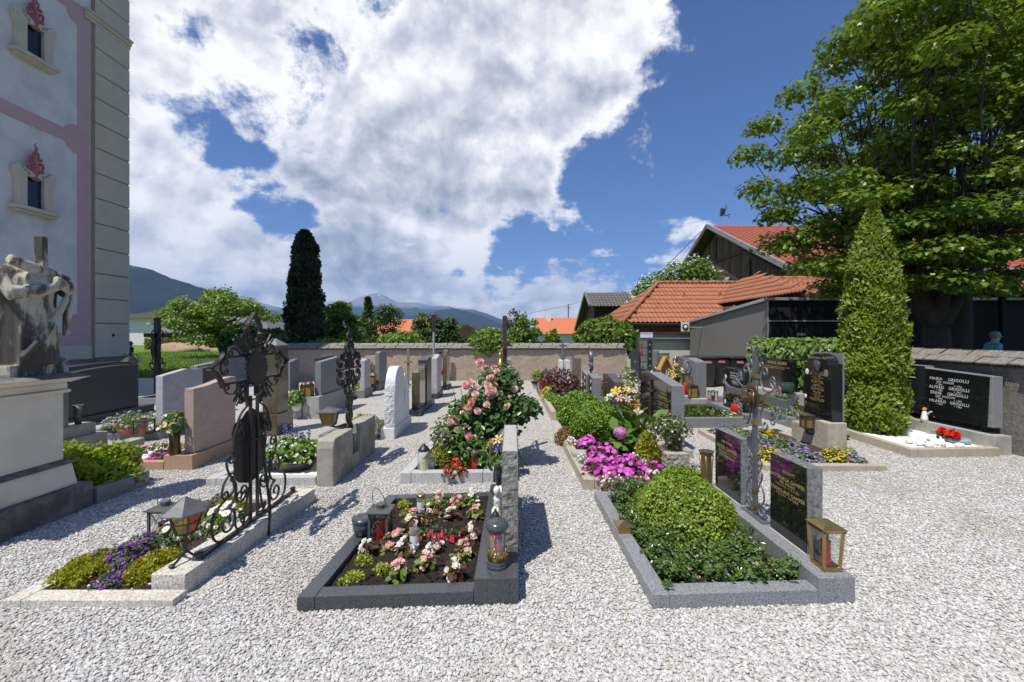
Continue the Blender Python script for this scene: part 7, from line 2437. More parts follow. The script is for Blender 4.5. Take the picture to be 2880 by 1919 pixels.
def rusty_crucifix():
 X,Y = -.095,5.62
 r_ = thing('iron_crucifix','tall rusty iron crucifix with gilded figure above the rose bush','cross',(X,Y,.17))
 m = MB()
 m.beam((X,Y,.17),(X,Y,1.84),.055,.05,up=(0,1,0))
 m.beam((X - .012,Y - .26,1.42),(X - .012,Y + .26,1.42),.03,.045)
 m.build('beams',m_plain('iron_rusted',(.055,.042,.036),.7,.3,.4,30,.3),r_)
 f = MB()
 f.tube([(X - .05,Y - .02,1.28),(X - .065,Y - .02,1.16),(X - .06,Y - .01,1.04),(X - .045,Y,.92),(X - .045,Y,.83)],[.022,.034,.028,.024,.012],8)
 f.ball((X - .06,Y - .03,1.33),.022,.024,.03,8,6)
 f.tube([(X - .04,Y - .2,1.40),(X - .05,Y - .02,1.27),(X - .04,Y + .2,1.40)],.010,6)
 f.build('gilded_figure',GOLD,r_,smooth=True)
rusty_crucifix()
p = gp(1189,1324,.12)
grave_candle('glass_lantern','tall clear glass grave light with black lid, front left of the rose grave',(p.x,p.y + .06,.10),.075,.30,GLASS_JAR,PLASTIC_BLACK,WAX_WHITE,cap_k=.27)
p = gp(1234,1262,.1)
grave_candle('glass_lantern','second clear glass grave light with black lid farther back at the roses',(p.x,p.y,.09),.062,.27,GLASS_JAR,PLASTIC_BLACK,WAX_WHITE,cap_k=.27)
p = gp(1216,1319,.1)
jar('honey_jar','small jar with amber wax beside the tall clear glass grave light',(p.x,p.y,.09),.030,.15,TIN_LIGHT,wax=WAX_WHITE)
p = gp(1275,1335,.1)
flower_plant('red_begonia','bright red begonia under the front of the rose bush','flower',(p.x,p.y + .05,.09),.13,.16,L_BEG_R,60,.05,B_REDF,26,.022)
shrub('heather_plant','fine yellow-green heather at the left foot of the rose bush','plant',(-.80,4.98,.09),.16,.16,.20,L_SEDUM,900,.045,T_LONG,up=.6,core=CORE,core_k=.5)
shrub('heather_plant','fine green heather under the roses beside the red begonia','plant',(-.45,4.86,.09),.16,.12,.17,L_BOX,700,.045,T_LONG,up=.6,core=CORE,core_k=.5)
lantern('dark_lantern','dark shaded lantern with red glass under the rose bush',(-.42,4.78,.09),.11,.11,.24,IRON,'dome',WAX_RED,GLASS_RED)
gk = MB()
gk.tube([(-.30,4.68,.09),(-.20,4.75,.42)],.011,6)
tag(gk.build('garden_stake',TIN,at_base=True),'grey metal stake leaning beside the dark lantern under the roses','stake')
bl = lantern('bronze_lantern','dark bronze lantern with domed roof behind the rough stele',(-.055,4.78,.172),.17,.17,.40,IRON_GREY,'dome',None,GLASS,roof_h=.28,roof_over=1.25)
sg_ = MB()
sg_.ball((-.62,4.78,.10),.05,.04,.03,10,6,wob=.5,seed=8)
tag(sg_.build('grey_stone',G_MID,at_base=True),'small grey ornamental stone beside the red begonia','stone')
headstone('slim_headstone','grey granite stele half hidden behind the rose bush',-.11,.03,[(8.0,.1),(8.5,.1),(8.5,.98),(8.0,.94)],G_MID,(-.16,.06,7.9,8.7,-.1,.098),G_MID)
headstone('slim_headstone','second grey granite stele beyond the one behind the rose bush',-.16,-.02,[(9.6,.1),(10.1,.1),(10.1,1.02),(9.85,1.06),(9.6,1.02)],G_MID,(-.2,.05,9.5,10.3,-.1,.098),G_MID)
sgn = thing('sign_pole','thin galvanised pole with dark narrow plate by the back wall','pole',(-2.57,14.0,0))
MB().tube([(-2.57,14.0,0),(-2.57,14.0,1.75)],.035,8).build('pole',ZINC,sgn)
MB().box(-2.63,-2.51,13.96,14.04,1.68,2.24).build('plate',IRON,sgn)
MB().lathe((-2.57,14.0,2.24),[(.03,0),(.02,.06)],8).build('cap',TIN_LIGHT,sgn)
MB().box(-2.46,-2.38,14.30,14.45,.3,1.0).build('side_post',IRON,sgn)
wc = thing('plain_cross','plain thin wooden cross on a post near the back wall','cross',(-3.26,13.4,0))
MB().beam((-3.26,13.4,0),(-3.26,13.4,1.14),.07,.05,up=(0,1,0)).build('post',m_wood('grey_post',(.26,.23,.17),(.15,.13,.1),'z'),wc)
MB().beam((-3.38,13.37,.70),(-3.14,13.37,.74),.05,.05).build('bar',m_wood('grey_bar',(.26,.23,.17),(.15,.13,.1),'x'),wc)
# ================================================================== FRONT RIGHT GRAVE WITH BOX DOME
c = [(.815,2.471),(2.039,2.533),(2.045,4.12),(.79,4.10)]
root = thing('grave_plot','grey granite kerbed grave with clipped box dome, front right','grave plot',(1.42,3.3,0))
W_ = 1.226
bu = 1 - .225 / W_
for (u0,u1,v0,v1,zt) in ((0,.083,0,.498,.09),(0,.083,.502,1,.09),(.085,bu - .002,0,.066,.09),(.085,bu - .002,.945,1,.09)):
 quad_prism(MB(),c,u0,u1,v0,v1,-.12,zt).build('kerb_stone',G_GREY,root,bevel=.004)
quad_prism(MB(),c,bu,1.0,0,1,-.12,.158).build('plinth_stone',G_GREY,root,bevel=.004)
bed_surface(root,c,.083,bu,.066,.945,.04,SOIL,'soil',40,44,.012,.02)
shrub('box_dome','large clipped light green box dome on the front right grave','bush',(1.37,3.42,.03),.385,.48,.47,L_BOX_B,16000,.021,T_OVAL,fuzz=.16,lump=.11,tilt=.75,core_k=.9,seed=1.2)
cu_ = thing('groundcover_shrub','glossy dark green ground cover with tiny purple flowers around the box dome','plant',(1.3,2.95,.03),kind='stuff')
Ps,Ns,Bs = [],[],[]
rng = np.random.default_rng(11)
for k in range(560):
 u,v = rng.random(),rng.random() ** 1.25
 if rng.random() < .25:
  u,v = rng.random() * .25,.3 + .7 * rng.random()
 p = bil(c,.12 + u * (bu - .15),.10 + v * .82)
 dd = math.hypot((p.x - 1.37) / .33,(p.y - 3.42) / .42)
 if dd < .95:
  continue
 h = .06 + .10 * rng.random() + .05 * max(0,1.6 - dd) + (.10 if v > .8 and u < .35 else 0)
 lean = Vector((rng.normal() * .05,rng.normal() * .05 - .02))
 n = 46
 t = rng.random(n)
 P = np.stack([p.x + lean.x * t + rng.normal(size=n) * .012,p.y + lean.y * t + rng.normal(size=n) * .012,.035 + h * t],axis=1)
 D = rng.normal(size=(n,3)) * .7 + np.array([0,0,.45])
 Ps.append(P)
 Bs.append(D)
 Ns.append(rng.normal(size=(n,3)) * .5 + np.array([0,-.1,.9]))
P,B,N = np.concatenate(Ps),np.concatenate(Bs),np.concatenate(Ns)
V,S,L = leaf_arrays(P,N,.026,T_DIAM,B)
np_mesh('foliage',V,S,L,L_CUPHEA,cu_)
top = P[rng.random(len(P)) < .022] + np.array([0,-.004,.012])
V,S,L = leaf_arrays(top,rng.normal(size=top.shape) * .4 + np.array([0,-.4,.8]),.020,T_FLOR4)
np_mesh('blossoms',V,S,L,P_PURP_S,cu_)
def gamper_stones():
 for (y0,y1,zt,lab,lines,nm) in (
  (2.79,3.18,.722,'black polished name stone with gold letters nearest the brass lantern',[('IN GOTT',.030,.02),('NOTBURGA GAMPER',.036,0,2.0),('GEB. FREUND',.026),('* 27.9.1912   + 15.1.1991',.023),('STANISLAUS GAMPER',.036,0,1.6),('* 2.3.1914   + 8.4.2004',.023)],'a'),
  (3.60,4.04,.712,'black polished name stone with gold letters behind the grey iron cross',[('HIER RUHEN',.030),('PETER GAMPER',.044,0,1.8),('GEFALLEN 27.12.1914',.028),('IM 28. LEBENSJAHR',.028)],'b')):
  xa,xb = 1.925,2.033
  r_ = thing('name_stone',lab,'headstone',((xa + xb) / 2,(y0 + y1) / 2,.159))
  MB().slab([(y0,.160),(y1,.160),(y1,zt),(y0,zt)],xa + .006,xb).build('slab',G_GREYSIDE,r_,bevel=.003)
  MB().slab([(y0 + .001,.162),(y1 - .001,.162),(y1 - .001,zt - .002),(y0 + .001,zt - .002)],xa,xa + .0055).build('polished_face',G_GREYPOL,r_)
  MB().box(xa - .003,xa + .02,y0 + .002,y1 - .002,.1585,.1618).build('mortar_line',PORCELAIN,r_)
  inscribe(r_,lines,xa,(y0 + y1) / 2,zt - (.075 if nm == 'a' else .065),GOLD_PAINT,-1,.74 if nm == 'a' else .80)
gamper_stones()
def grey_cross():
 X,Yc,zb = 1.93,3.385,.159
 r_ = thing('wrought_cross','grey wrought-iron cross with brass bands and bronze head between the name stones','cross',(X,Yc,zb))
 b = MB()
 b.box(X - .035,X + .035,Yc - .15,Yc + .15,zb,zb + .010)
 b.build('foot_plate',IRON_GREY,r_)
 m = MB()
 m.box(X - .012,X + .012,Yc - .022,Yc + .022,zb + .010,1.44)
 m.add([(X - .0119,Yc - .022,1.435),(X + .0119,Yc - .022,1.435),(X + .0119,Yc + .022,1.435),(X - .0119,Yc + .022,1.435),(X - .0119,Yc - .04,1.475),(X + .0119,Yc - .04,1.475),(X + .0119,Yc + .04,1.475),(X - .0119,Yc + .04,1.475)],
  [(0,3,2,1),(4,5,6,7),(0,1,5,4),(1,2,6,5),(2,3,7,6),(3,0,4,7)])
 for sg in (-1,1):
  m.box(X - .013,X + .013,*sorted((Yc + sg * .0225,Yc + sg * .40)),1.085,1.135)
  m.slab([(Yc + sg * .40,1.083),(Yc + sg * .40,1.137),(Yc + sg * .47,1.16),(Yc + sg * .44,1.11),(Yc + sg * .47,1.06)],X - .0125,X + .0125)
 m.build('bars',IRON_GREY,r_,bevel=.002)
 s = MB()
 for sg in (-1,1):
  def put(p,r=.009,fl=.8):
   iron(s,[(sg * q[0],q[1]) for q in p],X,Yc,r * .85,fl)
  put(bez((.012,1.44),(.03,1.50),(.05,1.52),(.055,1.49),8) + spiral(.04,1.49,.016,.006,0,-5.5,10)[1:],.010)
  put(bez((.43,1.135),(.47,1.15),(.50,1.15),(.51,1.17),6) + spiral(.49,1.175,.02,.006,0,5.5,10)[1:],.009)
  put(bez((.43,1.085),(.47,1.07),(.50,1.07),(.51,1.05),6) + spiral(.49,1.045,.02,.006,0,-5.5,10)[1:],.009)
  put(scroll_c((.10,1.33),(.24,1.19),-.135,.038,1.2),.0095)
  put(spiral(.085,1.37,.012,.035,7.5,1.2,16) + bez((.097,1.40),(.05,1.41),(.04,1.36),(.026,1.30))[1:],.0095)
  put(scroll_c((.30,1.17),(.20,1.26),.03,.03,1.1),.0085)
  put(scroll_c((.10,.88),(.24,1.03),.135,.038,1.2),.0095)
  put(scroll_c((.30,1.05),(.20,.95),-.03,.03,1.1),.0085)
  put(spiral(.10,.79,.012,.040,-1.6,5.2,18) + bez((.118,.754),(.07,.74),(.03,.80),(.026,.90))[1:],.0095)
  put(spiral(.07,.60,.012,.038,8.2,1.9,18) + bez((.058,.636),(.13,.66),(.10,.73),(.026,.80))[1:],.0095)
  put(spiral(.065,.56,.010,.03,-1.5,4.6,14)[::1],.0085)
  put(spiral(.075,.50,.010,.036,7.6,1.4,16) + bez((.081,.535),(.13,.48),(.03,.42),(.026,.33))[1:],.009)
  put(bez((.026,.50),(.03,.44),(.13,.42),(.12,.33)) + bez((.12,.33),(.11,.26),(.03,.27),(.028,.22))[1:],.009)
  put(spiral(.095,.225,.014,.052,9.0,1.7,22) + bez((.088,.277),(.04,.29),(.03,.24),(.026,.20))[1:],.010)
 s.build('scrollwork',IRON_GREY,r_)
 for (sc,z,wy,wz) in ((0,1.27,.06,.034),(0,.90,.06,.034),(-.165,1.11,.026,.085),(.165,1.11,.026,.085),(0,.36,.05,.024),(0,.23,.05,.024)):
  MB().box(X - .019,X + .019,Yc + sc - wy / 2,Yc + sc + wy / 2,z - wz / 2,z + wz / 2).build('brass_band',BRASS,r_,bevel=.003)
 h = MB()
 h.ball((X - .022,Yc,1.11),.016,.082,.105,20,12)
 h.ball((X - .045,Yc,1.10),.030,.040,.062,14,10,wob=.1)
 h.ball((X - .073,Yc,1.095),.012,.009,.018,8,6)
 for k in range(7):
  zz = 1.165 - .012 * k
  h.tube([(X - .03,Yc - .058,zz - .01),(X - .07 + .004 * k,Yc - .01,zz + .012 * math.sin(k)),(X - .03,Yc + .058,zz - .006 * k)],.006,5)
 for sg in (-1,1):
  h.tube([(X - .04,Yc + sg * .045,1.15),(X - .045,Yc + sg * .055,1.08),(X - .035,Yc + sg * .04,1.02)],[.012,.014,.006],6)
 h.tube([(X - .055,Yc,1.05),(X - .05,Yc,1.02)],[.02,.008],6)
 h.build('bronze_head',BRONZE,r_,smooth=True)
grey_cross()
bl = lantern('brass_lantern','flared brass lantern with glass panes and red candle on the front right plinth',(1.945,2.645,.159),.112,.125,.305,BRASS,'pyramid',WAX_RED,GLASS,0,1.22,roof_h=.17,roof_over=1.08,foot=.026,post=.009,candle_h=.55,candle_r=.24,knob=False)
hw = thing('brass_box','small lidded brass holy-water box on the left grey granite kerb','box',(.865,3.28,.09))
MB().prism([(.805,3.225),(.925,3.225),(.925,3.335),(.805,3.335)],.091,.135,top=[(.797,3.217),(.933,3.217),(.933,3.343),(.797,3.343)]).build('basin',BRASS,hw,bevel=.004)
MB().prism([(.792,3.212),(.938,3.212),(.938,3.348),(.792,3.348)],.136,.143).build('lid_rim',BRASS,hw)
MB().prism([(.794,3.214),(.936,3.214),(.936,3.346),(.794,3.346)],.1435,.168,top=[(.858,3.275),(.872,3.275),(.872,3.285),(.858,3.285)]).build('lid',BRASS,hw,bevel=.003)
vb_ = thing('bronze_vase','fluted bronze flower vase beside the far black name stone','vase',(1.92,4.16,.12))
m = MB()
m.lathe((1.90,4.17,.10),[(.048,0),(.05,.02),(.046,.12),(.052,.24),(.062,.335),(.066,.35)],20)
for k in range(6):
 a = k * 1.047
 m.tube([(1.90 + .05 * math.cos(a),4.17 + .05 * math.sin(a),.11),(1.90 + .05 * math.cos(a + .2),4.17 + .05 * math.sin(a + .2),.25),(1.90 + .062 * math.cos(a),4.17 + .062 * math.sin(a),.42)],.010,6)
m.build('body',m_plain('bronze_light',(.27,.19,.10),.42,.7,.2,10),vb_,smooth=True)
MB().lathe((1.90,4.17,.451),[(.070,0),(.072,.008),(.05,.010)],20).build('rim',BRASS,vb_)
# ================================================================== GRAVE OF THE MAGENTA BUSY LIZZIES
c = [(.735,4.36),(1.93,4.36),(1.95,5.9),(.71,5.9)]
grave('grave_plot','tan concrete kerbed grave crowded with magenta and white flowers',c,.11,.115,CONC_TAN,.075,SOIL,'LF',splits={'L': 2})
tb = MB().box(.735,.90,5.12,5.30,-.05,.17)
tag(tb.build('corner_stone',CONCRETE,at_base=True,bevel=.012),'upright concrete corner stone in the left kerb of the magenta flower grave','stone')
ts = thing('rough_stone_block','low rough stone block with groove behind the magenta flowers','headstone',(1.88,5.25,0))
hewn(1.74,2.0,4.81,5.72,-.05,.245,.012,.022).build('block',m_rough_stone('block_pitted',(.42,.38,.31),26,1.0,.35,(.22,.19,.14),.5,.9,.03),ts)
MB().box(1.75,1.99,4.82,5.71,.21,.249).build('top_face',CONC_TAN,ts,bevel=.01)
for (px,py,n,r,lab) in ((1685,1330,26,.22,'magenta busy lizzies nearest the left kerb corner'),(1740,1355,26,.22,'magenta busy lizzies at the front kerb'),(1700,1290,26,.21,'magenta busy lizzies in the middle of the tan kerbed grave'),
 (1655,1262,20,.19,'magenta busy lizzies at the back left below the round box bush'),(1835,1345,16,.17,'magenta busy lizzies beside the rough stone block'),(1765,1320,22,.19,'magenta busy lizzies between the white flowers')):
 p = gp(px,py,.1)
 flower_plant('busy_lizzie',lab,'flower',(p.x,p.y,.075),r,.19,L_BEG_R,90,.05,B_MAG,int(n * 2.1),.026,group='magenta busy lizzies on the tan kerbed grave')
for (px,py,n,r,lab) in ((1640,1305,20,.10,'white globe flowers on the left kerb of the magenta grave'),(1720,1362,30,.14,'white globe flowers over the front kerb, left'),(1840,1358,40,.16,'white globe flowers over the front kerb, right'),
 (1790,1305,36,.14,'white globe flowers in the middle below the yellow-green heather'),(1608,1255,22,.11,'white globe flowers beside the concrete corner stone'),(1745,1275,26,.12,'white globe flowers left of the heather')):
 p = gp(px,py,.1)
 flower_plant('globe_flower',lab,'flower',(p.x,p.y,.075),r,.15,L_LIGHT,90,.03,B_GLOBE,n,.0145,tmpl=T_LONG,group='white globe flowers on the tan kerbed grave')
p = gp(1800,1300,.1)
shrub('upright_heather','upright yellow-green heather spikes before the rough stone block','plant',(1.60,5.03,.08),.14,.14,.36,L_SEDUM,2300,.032,T_SPRAY,fuzz=.6,up=.95,core=CORE,core_k=.55)
hy = thing('pink_hydrangea','round pink hydrangea head above the magenta flowers','flower',(1.36,5.38,.1))
MB().tube([(1.36,5.42,.08),(1.36,5.38,.28)],.008,5).build('stem',STEM,hy)
P,N = dome_points(240,(1.36,5.36,.36),.085,.085,.075,.1,.05,3,True)
V,S,L = leaf_arrays(P,N,.035,T_FLOR4)
np_mesh('flower_head',V,S,L,P_PINK_S,hy)
P,N = dome_points(16,(1.36,5.40,.1),.16,.14,.16,.3)
V,S,L = leaf_arrays(P,N + np.array([0,0,.8]),.14,T_OVAL)
np_mesh('foliage',V,S,L,L_GREEN,hy)
for (x,y,z,r,h,lf,sz,n,lab) in ((1.75,5.75,.1,.30,.40,L_GREEN,.22,60,'large-leaved green plant behind the pink hydrangea'),(1.98,5.78,.1,.22,.30,L_LIGHT,.10,150,'light green ivy-leaved plant beside the white dove'),(1.5,5.75,.1,.26,.32,L_GREEN,.2,40,'broad dark leaves at the foot of the round box bush')):
 shrub('foliage_plant',lab,'plant',(x,y,z),r,r,h,lf,n,sz,T_OVAL if sz > .12 else T_IVY,core=None,fuzz=.6,up=.35)
wv = thing('stump_vase','brown tree-stump vase on the rough stone block','vase',(1.90,4.98,.25))
m = MB()
m.lathe((1.90,4.98,.25),[(.065,0),(.05,.02),(.042,.10),(.055,.22),(.06,.26)],14)
for k in range(5):
 a = k * 1.3
 m.tube([(1.90 + .07 * math.cos(a),4.98 + .07 * math.sin(a),.255),(1.90 + .045 * math.cos(a + .4),4.98 + .045 * math.sin(a + .4),.36),(1.90 + .06 * math.cos(a),4.98 + .06 * math.sin(a),.50)],[.018,.014,.012],6)
m.build('body',STUMP,wv,smooth=True)
fb = shrub('trailing_flowers','trailing pale pink daisies spilling over the tree-stump vase','flowers',(1.84,4.98,.50),.26,.17,.16,L_OLIVE,900,.03,T_OVAL,core=None,fuzz=.9,full=True,extra=((P_WHITE_S,70,.034,T_FLOR4),(P_PINK_S,50,.03,T_FLOR4)))
n = 260
a = RNG.random(n) * 6.28
q = RNG.random(n)
P = np.stack([1.88 + .09 * np.cos(a),4.97 + .08 * np.sin(a),.28 + .22 * q],axis=1)
V,S,L = leaf_arrays(P,RNG.normal(size=(n,3)) + np.array([-.3,-.6,.3]),.028,T_OVAL)
np_mesh('hanging_shoots',V,S,L,L_BROWNISH,fb)
dv = MB()
dv.ball((1.83,5.45,.28),.05,.085,.035,12,8)
dv.ball((1.80,5.38,.33),.028,.03,.032,10,7)
dv.tube([(1.84,5.50,.29),(1.85,5.60,.34)],[.04,.01],6)
dv.tube([(1.80,5.47,.29),(1.76,5.53,.36)],[.035,.006],6)
tag(dv.build('dove_figure',PORCELAIN,at_base=True,smooth=True),'white porcelain dove on the rough stone block','figurine')
pq = MB()
pq.slab([(5.02,.252),(5.42,.252),(5.40,.40),(5.08,.33)],1.93,1.965)
tag(pq.build('dark_plaque',G_DARKBLUE,at_base=True,bevel=.004),'dark stone wedge plaque on the rough stone block','plaque')
# ================================================================== ROUND BOX BUSHES AND BLACK STONE WITH BRONZE CROSS
shrub('round_box_bush','nearer of the two round green box bushes','bush',(1.20,6.12,.32),.36,.35,.31,L_BOX,11000,.030,T_OVAL,full=True,fuzz=.10,lump=.07,tilt=.75,core_k=.93,group='round box bushes')
shrub('round_box_bush','farther round green box bush, to the left behind the nearer one','bush',(1.05,6.72,.37),.34,.34,.33,L_BOX,9000,.032,T_OVAL,full=True,fuzz=.10,lump=.07,tilt=.75,core_k=.93,group='round box bushes')
shrub('red_sedum','reddish sedum cushion left of the round box bushes','plant',(.87,6.25,.02),.25,.30,.23,L_RED,1900,.035,T_DIAM,core=CORE,core_k=.7,fuzz=.4)
for (x,lab) in ((.80,'left'),(.95,'right')):
 tag(MB().box(x,x + .13,5.82,5.95,-.02,.07).build('paving_block',CONCRETE,at_base=True,bevel=.006),'small grey edging block below the red sedum, %s one' % lab,'block','edging blocks below the sedum')
bs = thing('black_headstone','black polished headstone with bronze cross and gold gothic lettering','headstone',(2.16,6.3,0))
prof = [(5.64,.10),(6.98,.10),(6.98,.985),(6.55,1.02),(5.64,.915)]
MB().slab(prof,2.108,2.28).build('slab',G_MID,bs,bevel=.004)
MB().slab([(p_[0] + (.004 if p_[0] < 6 else -.004),p_[1] - .003 if p_[1] > .5 else p_[1]) for p_ in prof],2.10,2.1075).build('polished_face',G_BLACKPOL,bs)
MB().box(2.02,2.34,5.5,7.1,-.1,.098).build('plinth',CONCRETE,bs,bevel=.006)
m = MB()
m.box(2.075,2.0985,6.40,6.44,.30,.92)
m.box(2.07,2.095,6.31,6.53,.74,.775)
m.build('bronze_cross',BRONZE,bs,bevel=.003)
inscribe(bs,[('Hier ruhen',.035,-.35),('In Frieden',.040,.22,.9),('Rudolf Salzmann',.034,.22,1.9),('Michael Salzmann',.044,.2,1.4),('* 1.8.1912    + 27.12.1969',.030,.22),('Anna Salzmann geb. Seidl',.036,.2,1.6),('* 27.8.1911   + 10.6.1994',.030,.22),('Helm Gerold Salzmann',.036,.2,1.6),('+ 1962',.03,.2)],2.10,6.15,.88,GOLD_PAINT,-1,.82)
vase('dark_vase','dark vase holding the big lily bouquet beside the round box bush',(1.66,6.35,.02),[(.06,0),(.07,.02),(.06,.14),(.085,.34)],IRON_GREY)
bouquet('lily_bouquet','big bouquet of white, yellow and pink lilies beside the round box bush',(1.66,6.35,.38),.26,.42,L_LILY,[(B_LILYW,5,.085),(B_LILYY,6,.075),(B_LILYP,5,.065)],n_leaf=110,leaf_size=.14)
grave_candle('red_candle','tall red grave candle below the big lily bouquet',(1.52,6.55,.03),.05,.30,GLASS_RED,BRASS,WAX_RED,cap_k=.12)
lantern('brass_lantern','small brass lantern with blue-grey roof left of the black headstone',(1.92,6.72,.03),.15,.15,.36,BRASS,'flat',WAX_RED,GLASS_AMBER,roof_h=.14)
lantern('tin_lantern','dark tin lantern behind the round box bushes',(1.50,8.05,.03),.18,.18,.42,IRON_GREY,'flat',None,GLASS,roof_h=.12)
headstone('metal_headstone','brownish reflecting headstone with thin cross behind the lily bouquet',2.02,2.2,[(8.4,.08),(9.5,.08),(9.5,.72),(9.1,.76),(8.4,.65)],G_BROWN,(1.95,2.25,8.3,9.6,-.1,.078),G_MID)
dr = thing('divided_headstone','two grey granite slabs with an iron cross between, beyond the box bushes','headstone',(1.72,9.3,0))
for (y0,y1) in ((8.72,9.15),(9.45,9.95)):
 MB().slab([(y0,.08),(y1,.08),(y1,.76),(y0,.70)],1.64,1.82).build('slab',G_MID,dr,bevel=.005)
 MB().slab([(y0 + .01,.1),(y1 - .01,.1),(y1 - .01,.75),(y0 + .01,.69)],1.632,1.6385).build('polished_face',G_BROWN,dr)
 for z in (.62,.47,.32):
  MB().ball((1.628,(y0 + y1) / 2 - .12,z),.006,.035,.045,10,6).build('portrait_medallion',PORCELAIN,dr)
ix = thing('iron_cross','small dark iron cross with rounded top between the two granite slabs','cross',(1.72,9.3,0))
m = MB()
m.beam((1.72,9.3,.0),(1.72,9.3,1.0),.035,.03,up=(0,1,0))
for (z,r) in ((1.08,.10),(.93,.09)):
 m.tube([(1.72,9.3 + .8 * r * math.cos(a),z + 1.3 * r * math.sin(a)) for a in [2 * math.pi * i / 20 for i in range(21)]],.02,6,ref=(1,0,0),flat=2.2)
m.tube([(1.72,9.12,.92),(1.72,9.3,.98),(1.72,9.48,.92)],.022,6)
m.build('bars',IRON_GREY,ix)
headstone('rough_headstone','dark rough stele near the back wall in the right inner row',1.62,1.78,[(11.0,.05),(11.55,.05),(11.55,.99),(11.2,1.03),(11.0,.98)],m_rough_stone('stele_dark_rough',(.16,.14,.11),20,1.0,.4,(.08,.07,.05),.5),(1.55,1.85,10.9,11.7,-.1,.048),G_MID)
wp = thing('white_headstone','pair of white marble steles near the back wall','headstone',(1.45,12.4,0))
for (x0,x1) in ((1.36,1.47),(1.54,1.66)):
 MB().box(x0,x1,12.2,12.6,.0,.85).build('stele',MARBLE_WHITE,wp,bevel=.006)
hc = thing('grey_cross','slim grey metal cross on a post near the white marble steles','cross',(1.6,13.6,0))
MB().tube([(1.62,13.6,0),(1.62,13.6,1.30)],.035,6).build('post',IRON_GREY,hc)
MB().box(1.50,1.74,13.57,13.63,1.20,1.26).build('bar',IRON_GREY,hc)
MB().box(1.55,1.69,13.55,13.65,.78,1.0).build('figure_box',IRON_GREY,hc,bevel=.02)
c = [(.73,7.9),(1.62,7.95),(1.62,11.5),(.68,11.5)]
grave('grave_plot','long tan kerbed bed with moss balls and dark purple leaves in the right inner row',c,.09,.17,CONC_TAN,.11,SOIL,'LFB',splits={'L': 3})
for (x,y,lab) in ((1.10,8.30,'nearest moss-green clipped ball in the long tan bed'),(1.0,8.75,'second moss-green clipped ball in the long tan bed'),(.93,9.15,'third moss-green clipped ball in the long tan bed'),(.88,9.55,'farthest moss-green clipped ball in the long tan bed')):
 shrub('moss_ball',lab,'plant',(x,y,.12),.19,.19,.20,L_BOX_Y if False else L_BOX,800,.035,T_DIAM,core_k=.9,fuzz=.12,group='moss balls in the long tan bed')
shrub('purple_heuchera','dark purple-leaved heuchera in the long tan bed','plant',(1.22,9.7,.11),.42,.50,.34,L_PURPLE,900,.10,T_IVY,core=CORE_D,core_k=.6,fuzz=.5)
shrub('purple_barberry','taller reddish-brown barberry at the back of the long tan bed','plant',(1.20,10.7,.11),.55,.50,.62,L_PURPLE,1400,.07,T_DIAM,core=None,fuzz=.8,up=.5,extra=((P_PINK_S,30,.05,T_FLOR4),))
shrub('yellow_euonymus','yellow-leaved plant at the far left kerb of the long tan bed','plant',(.90,10.2,.11),.22,.35,.25,m_leaf('leaf_yellow',(.30,.26,.02),(.55,.46,.04),.25),500,.07,T_OVAL,core=CORE,fuzz=.5)
flower_plant('red_geranium','red and white flowers in the long tan bed near the barberry','flower',(.98,11.2,.11),.30,.38,L_GREEN,160,.08,B_ROSER,18,.06)
flower_plant('white_cluster','cream flower cluster in front of the heuchera','flower',(1.35,8.9,.11),.16,.24,L_GREEN,70,.07,B_ROSEW,14,.045)
lantern('iron_lantern','small dark blue-black lantern beside the moss balls',(1.12,9.15,.12),.14,.14,.26,IRON,'dome',WAX_RED,GLASS_RED)
grave('grave_plot','small white kerbed grave nearest the back wall on the right side of the path',[(.62,12.3),(1.30,12.3),(1.30,13.4),(.62,13.4)],.09,.15,G_LIGHT,.12,WHITE_STONE,'LFB',soil_name='white_gravel_bed',mound=0)
lantern('iron_lantern','black pointed lantern on the small white kerbed grave',(1.0,12.6,.13),.22,.22,.48,IRON,'pyramid',WAX_WHITE,GLASS)
vase('clay_pot','terracotta pot with green plant on the small white kerbed grave',(.78,12.8,.13),[(.10,0),(.15,.16)],TERRACOTTA,cat='pot')
shrub('potted_green','green plant in the terracotta pot by the back wall','plant',(.78,12.8,.28),.2,.2,.22,L_LIGHT,160,.08,T_OVAL,core=None,fuzz=.5)
vase('black_bowl','small black bowl on the corner of the small white kerbed grave',(.66,12.35,.15),[(.07,0),(.12,.08)],PLASTIC_BLACK,cat='bowl')
